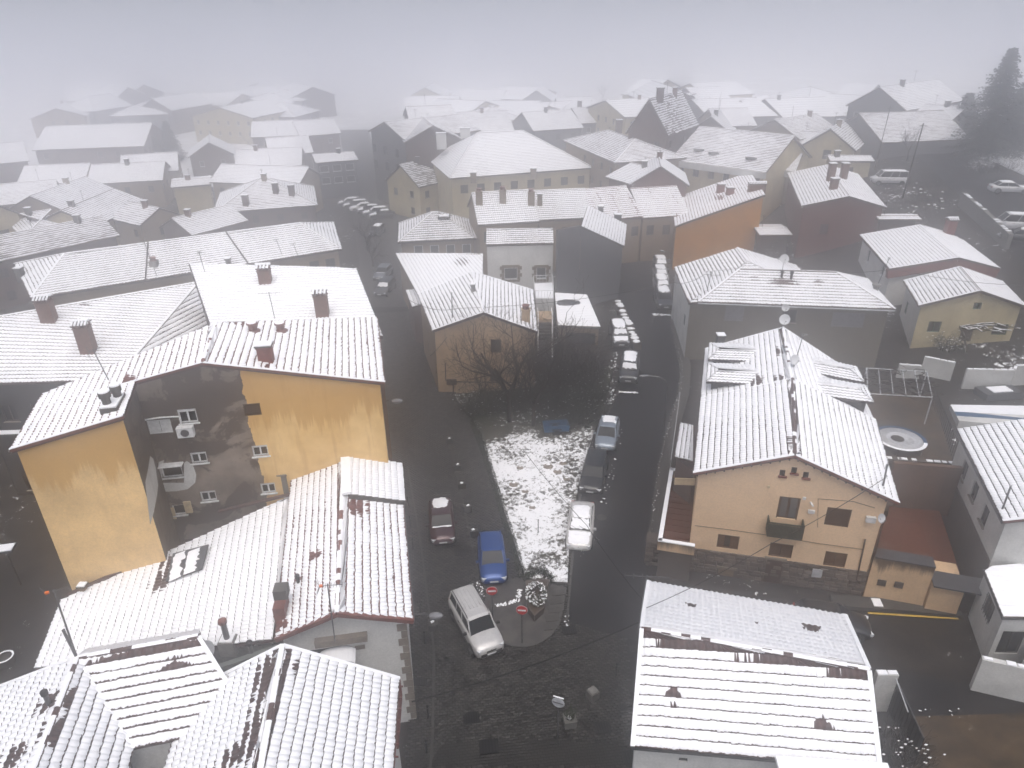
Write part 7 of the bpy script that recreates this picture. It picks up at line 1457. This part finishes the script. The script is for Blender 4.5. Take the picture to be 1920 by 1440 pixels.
sign_at(924, 1107, 924, 1158, label='no-entry sign nearer the blue hatchback', az=-math.pi/2+.05); sign_at(977, 1143, 979, 1205, label='no-entry sign beside the triangular planter on the island', az=-math.pi/2-.12)
sign_at(1045, 1316, 1045, 1395, label='round road sign seen from behind on the plaza', back=True, az=-math.pi/2-.35)
# triangular stone planter with a snowy shrub
t = Thing('shrub_planter', 'wedge-shaped stone planter with a snowy shrub on the island', 'planter', at(1003, 1140, .13)); q = [at(985, 1098, .13), at(1030, 1096, .13), at(1020, 1150, .13), at(1002, 1166, .13), at(990, 1150, .13)]
mb = MB(); mb.prism(q, .45); t.part('tub', mb, 'f_stone'); cq = np.mean(q, axis=0); mb = MB(); mb.poly([p*.85+cq*.15+np.array([0, 0, .455]) for p in q]); t.part('soil', mb, 'dirt')
mb = MB(); sn_ = MB(); lf_ = MB()
for i in range(420):
    e1_ = rg.random(); a = rg.random()*6.28; r = math.sqrt(rg.random()); b = cq+np.array([math.cos(a)*r*.42, math.sin(a)*r*.8+.05, .45]); tip = b+np.array([math.cos(a)*.2, math.sin(a)*.2, .25+.35*(1-r)+rg.uniform(-.05, .1)])
    if i % 3 == 0: mb.tube(b, tip, .008, .004, n=3)
    u_ = nrm(np.array([rg.uniform(-1, 1), rg.uniform(-1, 1), .15])); v_ = nrm(np.cross(u_, [rg.uniform(-.4, .4), rg.uniform(-.4, .4), 1])); s = rg.uniform(.04, .08)
    (sn_ if rg.random() < .42 else lf_).quad(tip-u_*s*1.6, tip-v_*s*.6, tip+u_*s*1.6, tip+v_*s*.6)
t.part('twigs', mb, 'twig'); t.part('leaves', lf_, 'leaf', kind='stuff'); t.part('snow', sn_, 'snow', kind='stuff')
# swept scraps of snow
sc0 = MB()
def scraps(pts, n_, spread, smin, smax, seed):
    r_ = random.Random(seed); 
    for i in range(n_):
        a, b = pts[r_.randrange(len(pts)-1):][:2]; f = r_.random(); p = np.array(a)*(1-f)+np.array(b)*f+[r_.gauss(0, spread), r_.gauss(0, spread), 0]; s = r_.uniform(smin, smax); k = r_.randint(5, 7); z = float(G(p[0], p[1]))
        base_ = p[2] if len(p) > 2 else z
        ring = [(p[0]+math.cos(6.28*j/k)*s*r_.uniform(.5, 1.1), p[1]+math.sin(6.28*j/k)*s*r_.uniform(.5, 1.1)) for j in range(k)]; zz = max(z, base_)+.005
        sc0.add([(x, y, zz) for x, y in ring]+[(p[0], p[1], zz+.025+s*.12)], [(j, (j+1) % k, k) for j in range(k)])
scraps([at(930, 1135, .14), at(950, 1132, .14), at(972, 1124, .14), at(974, 1105, .14)], 120, .07, .02, .09, 1); scraps([at(905, 1118, .04), at(898, 1092, .04)], 30, .1, .02, .07, 2)
scraps([atg(1135, 950)+[0, 0, .05], atg(1150, 870)+[0, 0, .05], atg(1163, 800)+[0, 0, .05]], 26, .15, .03, .10, 3); scraps([atg(1120, 1010), atg(1090, 1038)], 40, .12, .03, .1, 4)
scraps([np.array(p)+[.1, 0, .15] for p in rr_[1:8]], 120, .10, .015, .07, 5); scraps([at(1690, 1330), at(1760, 1335), at(1800, 1340)], 14, .25, .04, .12, 6)
scraps([at(1062, 1150, .03), at(1063, 1172, .03)], 14, .08, .03, .1, 7); scraps([atg(1150, 745)+[0, 0, .15], atg(1140, 760)+[0, 0, .15], atg(1150, 700)+[0, 0, .15], atg(1158, 660)+[0, 0, .1]], 80, .2, .04, .14, 8); scraps([atg(1160, 735)+[0, 0, .03], atg(1198, 737)+[0, 0, .03]], 50, .06, .05, .12, 18)
scraps([atg(1225, 590)+[0, 0, .04], atg(1262, 592)+[0, 0, .04]], 60, .12, .05, .16, 9); scraps([atg(1700, 400), atg(1780, 380), atg(1690, 350)], 36, 1.0, .08, .28, 11)
o = mk('snow_scraps', sc0, 'snow'); o['kind'] = 'stuff'
# street lamp with a bent arm, lamp post up the hill, wooden pole
b = atg(1243, 812); t = Thing('street_lamp', 'curved-arm street lamp beside the lean-to of the tan house', 'lamp', b); top = at(1247, 770, 4.6); mb = MB(); mb.path([b, b+[0, 0, 3.0], tri_up(b, 4.6), tri_up(b, 5.2)+[-.2, .05, 0], tri_up(b, 5.5)+[-.7, .1, 0], tri_up(b, 5.55)+[-1.5, .15, 0]], .045, 7); t.part('pole', mb, 'metal')
c = tri_up(b, 5.55)+[-1.8, .18, 0]; mb = MB(); mb.loft([[c+np.array([x, w*math.cos(k*math.pi/4), .6*w*math.sin(k*math.pi/4)]) for k in range(8)] for x, w in ((.4, .05), (.15, .14), (-.3, .17), (-.5, .03))]); t.part('lamp_head', mb, 'shutter_grey', smooth=True)
def pole(label, base, h, lean=(0, 0), r=.11, arm=None, cat='pole'):
    t = Thing('utility_pole', label, cat, base); mb = MB(); mb.tube(base, base+[lean[0], lean[1], h], r, r*.7, n=8); t.part('post', mb, 'bark'); mb = MB(); mb.box(base+[lean[0], lean[1], h-.3], (.9, .08, .08)); t.part('crossarm', mb, 'bark'); return t
pole('tall dark utility pole on the hill road corner', atg(1692, 372), 9.5, (.4, 0)); pole('thin pole behind the yellow shed', atg(1640, 318), 9, (.3, 0), .08)
# overhead cables
def cable(label, pts, sag, r=.02):
    ps = [np.array(p, float) for p in pts]; out = []
    for a, b in zip(ps, ps[1:]):
        for i in range(17): t_ = i/16; out.append(a+(b-a)*t_-np.array([0, 0, sag*4*t_*(1-t_)]))
    mb = MB(); mb.path(out, r, 5); single('cable', mb, 'cable', label, 'cable', ps[0], 'overhead cables')
cable('thick black cable across the plaza below the traffic island', [at(772, 1316, 5.4), at(1205, 1164, 6.2)], .35, .035)
cable('thin cable running over the snowy garden to the lower-right roof', [at(980, 842, 7), at(1100, 985, 6.8), at(1205, 1125, 7.0)], .15, .016)
cable('cable from the lower-right roof to the tan house eave', [at(1212, 1140, 7.2), at(1445, 1020, 7.4), at(1664, 893, 8.2)], .2, .018)
cable('cable over the brown gable house to the olive-grey house', [at(766, 562, 7.5), at(860, 578, 8.2), at(1265, 530, 8.2)], .5, .02)
cable('cable from the olive-grey house past the white houses', [at(1265, 530, 8.2), at(1320, 515, 8.5), at(1680, 505, 8.5), at(1930, 535, 8.5)], .35, .02)
cable('cable across the brown gable front', [at(838, 632, 5.6), at(806, 668, 4.2)], .1, .025)
cable('cable down through the bare tree', [at(848, 590, 7.0), at(905, 690, 4.0), at(920, 735, 1.0)], .05, .018)
# ------------------------------------------------------------------ vegetation
def grow(mb, p, d, L, r, lev, rg, spread=.5, up=.15, nseg=4, kids=(2, 3), tips=None, minr=.006):
    pts = [p]; dd = nrm(d)
    for i in range(nseg):
        dd = nrm(dd+np.array([rg.gauss(0, .13), rg.gauss(0, .13), rg.gauss(0, .08)+up*.3])); pts.append(pts[-1]+dd*L/nseg)
    mb.path(pts, r, 6 if r > .05 else (4 if r > .02 else 3), 0, max(minr, r*.55))
    if lev == 0:
        if tips is not None: tips.append(pts[-1])
        return
    for i in range(rg.randint(*kids)+1):
        k = rg.randint(max(1, nseg-3), nseg); a = rg.random()*6.28; s = nrm(np.cross(dd, [math.cos(a), math.sin(a), .3])); nd = nrm(dd*(1-spread*.5)+s*spread*rg.uniform(.6, 1.2)+np.array([0, 0, up])); grow(mb, pts[k], nd, L*rg.uniform(.58, .82), r*rg.uniform(.42, .62), lev-1, rg, spread, up, nseg, kids, tips, minr)
def bare_tree(label, base, H, seed, r=.13, lev=5, spread=.62, name='tree', group=None, minr=.006):
    rg = random.Random(seed); base = np.array(base, float); t = Thing(name, label, 'tree', base, group); tr = MB(); h = H*.22
    tr.path([base-[0, 0, .2], base+[.03, 0, h*.5], base+[.0, .05, h]], r*1.15, 8, 0, r*.9); t.part('trunk', tr, 'bark'); cr = MB()
    for i in range(4): a = i*1.6+rg.random(); grow(cr, base+[0, .03, h*(.75+.08*i)], [math.cos(a)*.55, math.sin(a)*.55, 1.0], H*.34, r*.62, lev-1, rg, spread, .12, 4, (2, 3) if lev < 6 else (1, 2), None, minr)
    t.part('crown', cr, 'twig'); return t
bare_tree('bare dark tree in front of the brown gable house', atg(955, 792), 13.0, 5, .22, 6, .72, minr=.011)
bare_tree('thinner bare tree left of the blue trailer', atg(1000, 800), 9.0, 9, .15, 5, .66, minr=.010)
def thicket(label, base, rx, ry, H, seed, n=90, leaf=1400, snow=160, name='bush', group='dark bushes at the top of the garden'):
    rg = random.Random(seed); base = np.array(base, float); t = Thing(name, label, 'bush', base, group); st_ = MB(); lf_ = MB(); sn_ = MB(); tips = []
    for i in range(n):
        a = rg.random()*6.28; q = math.sqrt(rg.random()); p = base+[math.cos(a)*q*rx*.7, math.sin(a)*q*ry*.7, 0]; p[2] = float(G(p[0], p[1])); d = [math.cos(a)*.7*q+rg.gauss(0, .2), math.sin(a)*.7*q+rg.gauss(0, .2), 1]
        grow(st_, p, d, H*rg.uniform(.3, .55), .022, 2, rg, .6, .1, 3, (1, 2), tips, .005)
    def leafq(mb, p, s): u = nrm(np.array([rg.gauss(0, 1), rg.gauss(0, 1), rg.gauss(0, .6)])); v = nrm(np.cross(u, [rg.gauss(0, 1), rg.gauss(0, 1), rg.gauss(0, 1)])); mb.quad(p-u*s, p-v*s*.5, p+u*s, p+v*s*.5)
    for i in range(leaf): p = np.array(rg.choice(tips))+[rg.gauss(0, .16), rg.gauss(0, .16), rg.gauss(-.05, .16)]; leafq(lf_, p, rg.uniform(.035, .075))
    for i in range(snow): p = np.array(rg.choice(tips))+[rg.gauss(0, .05), rg.gauss(0, .05), .01]; s = rg.uniform(.02, .055); sn_.quad(p-[s*1.8, 0, 0], p-[0, s, 0], p+[s*1.8, 0, .02], p+[0, s, 0])
    t.part('stems', st_, 'twig'); t.part('leaves', lf_, 'leaf', kind='stuff')
    if snow: t.part('snow', sn_, 'snow', kind='stuff')
    return t
for i, (x, y, rx, ry, H_, lab) in enumerate(((900, 775, 1.5, 1.0, 1.9, 'dark bush at the foot of the brown gable house, left'), (1005, 765, 2.0, 1.3, 2.3, 'dark thicket left of the blue trailer'), (1060, 775, 1.7, 1.2, 2.2, 'dark thicket over the blue trailer'), (1105, 760, 1.5, 1.3, 1.7, 'low dark bush nearest the road bend'), (960, 765, 1.6, 1.0, 1.6, 'dark bush around the bare tree trunk'), (1090, 715, 1.8, 1.2, 1.5, 'bush below the flat garage'), (1035, 720, 1.4, 1.0, 1.5, 'bush at the foot of the outside stairs'))): thicket(lab, atg(x, y), rx*1.2, ry*1.2, H_*1.3, 30+i, 150, 2300, 40)
for i, (x, y, H_, lab) in enumerate(((905, 770, 5.0, 'bare shrub at the corner of the brown gable house'), (1035, 765, 6.0, 'tall bare shrub behind the blue trailer'), (1075, 755, 5.5, 'bare shrub between the trailer and the road bend'), (1110, 745, 4.5, 'bare shrub nearest the dark snowy car'), (975, 755, 5.5, 'bare shrub right of the bare tree trunk'), (1050, 725, 4.5, 'bare shrub below the outside stairs'))): bare_tree(lab, atg(x, y), H_*1.35, 130+i, .09, 5, .78, 'shrub', 'bare shrubs in the garden tangle', .010)
thicket('dark tangled bush at the right of the blue trailer', atg(1090, 790), 1.6, 1.1, 1.9, 141, 120, 1800, 30); thicket('dark tangled bush left of the bare tree', atg(925, 765), 1.7, 1.0, 2.1, 142, 120, 1800, 30)
# clipped hedge along the garden edge
rg = random.Random(77); hp = [np.array(p) for p in gl]; hg = Thing('hedge', 'low dark hedge along the left edge of the snowy garden', 'hedge', hp[0]); lf_ = MB(); st_ = MB()
P2 = resample(hp, 120)
for i in range(9000):
    k = rg.randrange(119); p = P2[k]+(P2[k+1]-P2[k])*rg.random(); z = float(G(p[0], p[1])); q = np.array([p[0]+rg.uniform(-.42, .12), p[1]+rg.uniform(-.1, .1), z+rg.random()*(.42+.12*math.sin(k*.7))]); s = rg.uniform(.025, .055)
    u = nrm(np.array([rg.gauss(0, 1), rg.gauss(0, 1), rg.gauss(0, .7)])); v = nrm(np.cross(u, [rg.gauss(0, 1), rg.gauss(0, 1), rg.gauss(0, 1)])); lf_.quad(q-u*s, q-v*s*.6, q+u*s, q+v*s*.6)
for k in range(0, 119, 2): p = P2[k]; z = float(G(*p)); st_.tube([p[0]-.15, p[1], z], [p[0]-.15+rg.uniform(-.15, .15), p[1]+rg.uniform(-.1, .1), z+.45], .012, n=3)
hg.part('leaves', lf_, 'leaf', kind='stuff'); hg.part('stems', st_, 'twig')
lf_ = MB(); hg2 = Thing('hedge', 'short curved hedge at the lower tip of the garden', 'hedge', at(1020, 1085))
for i in range(2600):
    f = rg.random(); c = at(985+f*50, 1092-18*math.sin(f*math.pi), .1); q = c+[rg.gauss(0, .1), rg.gauss(0, .16), rg.random()*.5]; s = rg.uniform(.025, .05); u = nrm(np.array([rg.gauss(0, 1), rg.gauss(0, 1), rg.gauss(0, .7)])); v = nrm(np.cross(u, [rg.gauss(0, 1), rg.gauss(0, 1), rg.gauss(0, 1)])); lf_.quad(q-u*s, q-v*s*.6, q+u*s, q+v*s*.6)
hg2.part('leaves', lf_, 'leaf', kind='stuff'); mb = MB(); a, b2 = at(985, 1090), at(1032, 1092); [mb.tube(a+(b2-a)*i/8, a+(b2-a)*i/8+[0, .1, .4], .012, n=3) for i in range(9)]; hg2.part('stems', mb, 'twig')
# grass tufts poking through the snow
gt_ = MB()
a_, b_ = resample(gl, 60), resample(gr, 60)
for i in range(3000):
    k = rg.randrange(60); p = a_[k]+(b_[k]-a_[k])*rg.random()+[rg.gauss(0, .1), rg.gauss(0, .2)]; z = float(G(*p))+.14; s = rg.uniform(.012, .035); h_ = rg.uniform(.03, .09); a = rg.random()*6.28; d = np.array([math.cos(a)*s, math.sin(a)*s, 0]); c = np.array([p[0], p[1], z]); gt_.add([c-d*.4, c+d*.4, c+d+[rg.gauss(0, .04), rg.gauss(0, .04), h_]], [(0, 1, 2)])
o = mk('grass', gt_, 'leaf'); o['kind'] = 'stuff'
# stones lying in the garden
for i, (x, y, s, lab) in enumerate(((963, 912, .3, 'flat dark rock at the left of the snowy garden'), (985, 925, .22, 'small rock in the upper left of the snowy garden'), (1028, 878, .35, 'wide dark rock at the top of the snowy garden'), (1045, 888, .3, 'rock right of the wide rock at the garden top'), (1056, 872, .25, 'small rock at the upper right of the garden'), (1062, 902, .25, 'rock nearest the black estate car'), (998, 955, .22, 'small round rock mid garden'), (975, 880, .22, 'snowy rock under the hedge top'))):
    p = atg(x, y); mb = MB(); rings = []
    for z, k in ((.0, 1.0), (.35, .95), (.6, .65), (.72, .2)): rings.append([(p[0]+math.cos(j*.9)*s*k*rg.uniform(.8, 1.1)*1.3, p[1]+math.sin(j*.9)*s*k*rg.uniform(.8, 1.1), p[2]+.12+z*s*.8) for j in range(7)])
    mb.loft(rings); o = single('rock', mb, 'stone_block', lab, 'rock', p, 'garden rocks'); mb = MB(); mb.loft([[(x_*.6+p[0]*.4, y_*.6+p[1]*.4+.03, z_+.06) for x_, y_, z_ in rings[2]], [(x_*.2+p[0]*.8, y_*.2+p[1]*.8, z_+.1) for x_, y_, z_ in rings[2]]]); mk('snow', mb, 'snow', o, p)
pst = at(1009, 1000, .1); t = Thing('post', 'thin dark post standing in the snowy garden', 'post', pst); mb = MB(); mb.tube(pst, pst+[0, 0, 1.1], .035, n=6); t.part('shaft', mb, 'iron'); mb = MB(); mb.box(pst+[0, 0, 1.12], (.09, .09, .04)); t.part('cap', mb, 'iron')
# conifers
def conifer(label, base, H, R, seed, group=None):
    rg = random.Random(seed); base = np.array(base, float); t = Thing('conifer', label, 'tree', base, group); tr = MB(); tr.tube(base-[0, 0, .3], base+[0, 0, H*.97], H*.018, .02, n=8); t.part('trunk', tr, 'bark'); br = MB(); nd = MB(); z = H*.08
    while z < H*.99:
        f = (z/H); rr = R*(1-f)**.8*rg.uniform(.75, 1.1)+.12; k = rg.randint(5, 7); a0 = rg.random()*6.28
        for i in range(k):
            a = a0+6.28*i/k+rg.gauss(0, .15); ln = rr*rg.uniform(.65, 1.1); d = np.array([math.cos(a), math.sin(a), 0]); s = np.array([-d[1], d[0], 0]); p0 = base+[0, 0, z]; p1 = p0+d*ln+np.array([0, 0, -ln*.18+.1]); br.tube(p0, p1, .03, .008, n=3, cap=False)
            m_ = int(9+ln*11)
            for j in range(m_):
                q = p0+(p1-p0)*((j+.6)/m_)+[rg.gauss(0, .1), rg.gauss(0, .1), rg.gauss(0, .1)]; w = .30+.35*(1-j/m_); sg = rg.choice((-1, 1)); e = q+s*sg*w*rg.uniform(.6, 1.4)+d*w*.5+np.array([0, 0, rg.uniform(-.25, .05)]); n_ = nrm(np.cross(e-q, [rg.gauss(0, .5), rg.gauss(0, .5), 1]))*.14; nd.quad(q-n_, e-n_*.3, e+n_*.3, q+n_)
        z += H*.018+rg.random()*.12
    t.part('branches', br, 'bark'); t.part('needles', nd, 'needle', kind='stuff'); return t
conifer('tall dark conifer at the right edge of the hill', atg(1842, 296), 15.5, 7.2, 3); conifer('smaller conifer left of the tall conifer', atg(1795, 268), 8.0, 4.2, 4); conifer('broad conifer right of the tall conifer', atg(1890, 290), 11, 5.5, 6)
for i, (x, y, H_, lab) in enumerate(((325, 300, 9, 'hazy dark conifer left of the small cabin'), (300, 312, 7, 'lower hazy conifer left of the small cabin'), (530, 320, 7, 'hazy conifer near the square white house'))): conifer(lab, atg(x, y), H_, 4.0, 60+i)
# hazy trees farther off
for i, (x, y, H_, lab) in enumerate(((1290, 236, 8, 'hazy bare tree behind the steep striped roof'), (1320, 232, 7, 'second hazy bare tree behind the steep striped roof'), (300, 250, 9, 'hazy tree left of the small cabin'), (480, 290, 7, 'hazy tree right of the small cabin'), (210, 235, 9, 'hazy tree behind the long left roof'), (1130, 190, 8, 'faint tree in the centre fog'), (1700, 300, 6, 'bare tree by the hill road houses'), (1470, 345, 5, 'bare tree left of the brown brick house'), (690, 470, 5.5, 'bare street tree on the left street'), (700, 500, 5, 'second bare street tree, nearer'))): bare_tree(lab, atg(x, y), H_, 50+i, .12, 4, .7)
# snowy brambles on the hill bend and by the lower-right gate
thicket('snow-dusted brambles on the bend of the hill road', atg(1870, 320), 6, 3.5, 2.2, 91, 90, 900, 1500, 'bramble', None)
thicket('snow-dusted shrubs at the right edge above the bend', atg(1935, 310), 5, 4, 2.5, 95, 60, 600, 900, 'bramble', None)
thicket('bare bramble with snow beside the open gate, bottom right', at(1690, 1425), 1.2, 1.2, 1.7, 92, 110, 60, 40, 'bramble', None)
thicket('dark shrub at the pale yellow house front', atg(1775, 655), 1.2, .8, 2.0, 93, 40, 900, 120, 'bush', None)
thicket('shrubs beside the small flat shed', atg(1450, 480), 3, 1.5, 1.6, 94, 50, 500, 250, 'bush', None)
# vine arms over the pale yellow house door
t = Thing('vine', 'gnarled snowy vine over the pale yellow house door', 'vine', atg(1830, 650)); mb = MB(); sn_ = MB(); r_ = random.Random(4)
for i in range(7):
    pts = [at(1800+i*4, 612, 4.2)]
    for j in range(9): pts.append(pts[-1]+np.array([r_.uniform(.1, .7), r_.uniform(-.4, .2), r_.uniform(-.2, .22)]))
    mb.path(pts, .07, 5, 0, .02)
    for a, b in zip(pts, pts[1:]):
        if r_.random() < .7: sn_.tube(a+[0, 0, .07], b+[0, 0, .06], .035, n=4)
t.part('branches', mb, 'bark'); t.part('snow', sn_, 'snow')
mb = MB(); mb.path([atg(1812, 660), at(1808, 630, 3.8), at(1800, 612, 4.2)], .09, 6); t.part('trunk', mb, 'bark')
# snowy bank on the bend
ribbon('snow_bank', [(71.5, 92), (71, 99), (73.5, 112)], [(92, 86), (96, 100), (92, 114)], 'snow', .35, 14, 6, None, .6, .2)
ribbon('car_park', [(62, 72), (64, 82)], [(85, 66), (90, 76)], 'lawn', .06, 10, 6)
# ------------------------------------------------------------------ fog
hz = MB(); hz.box((0, 40, 20), (3200, 3200, 44))
fog = mk('haze', hz, []); fog['kind'] = 'stuff'
fm, fn_, fl_, fb_ = newmat('haze'); fn_.remove(fb_)
pv = fn_.new('ShaderNodeVolumePrincipled'); pv.inputs['Color'].default_value = (.975, .975, .995, 1); pv.inputs['Density'].default_value = .0080; pv.inputs['Anisotropy'].default_value = .935
fl_.new(pv.outputs[0], fn_['Material Output'].inputs['Volume']); fog.data.materials.append(fm)
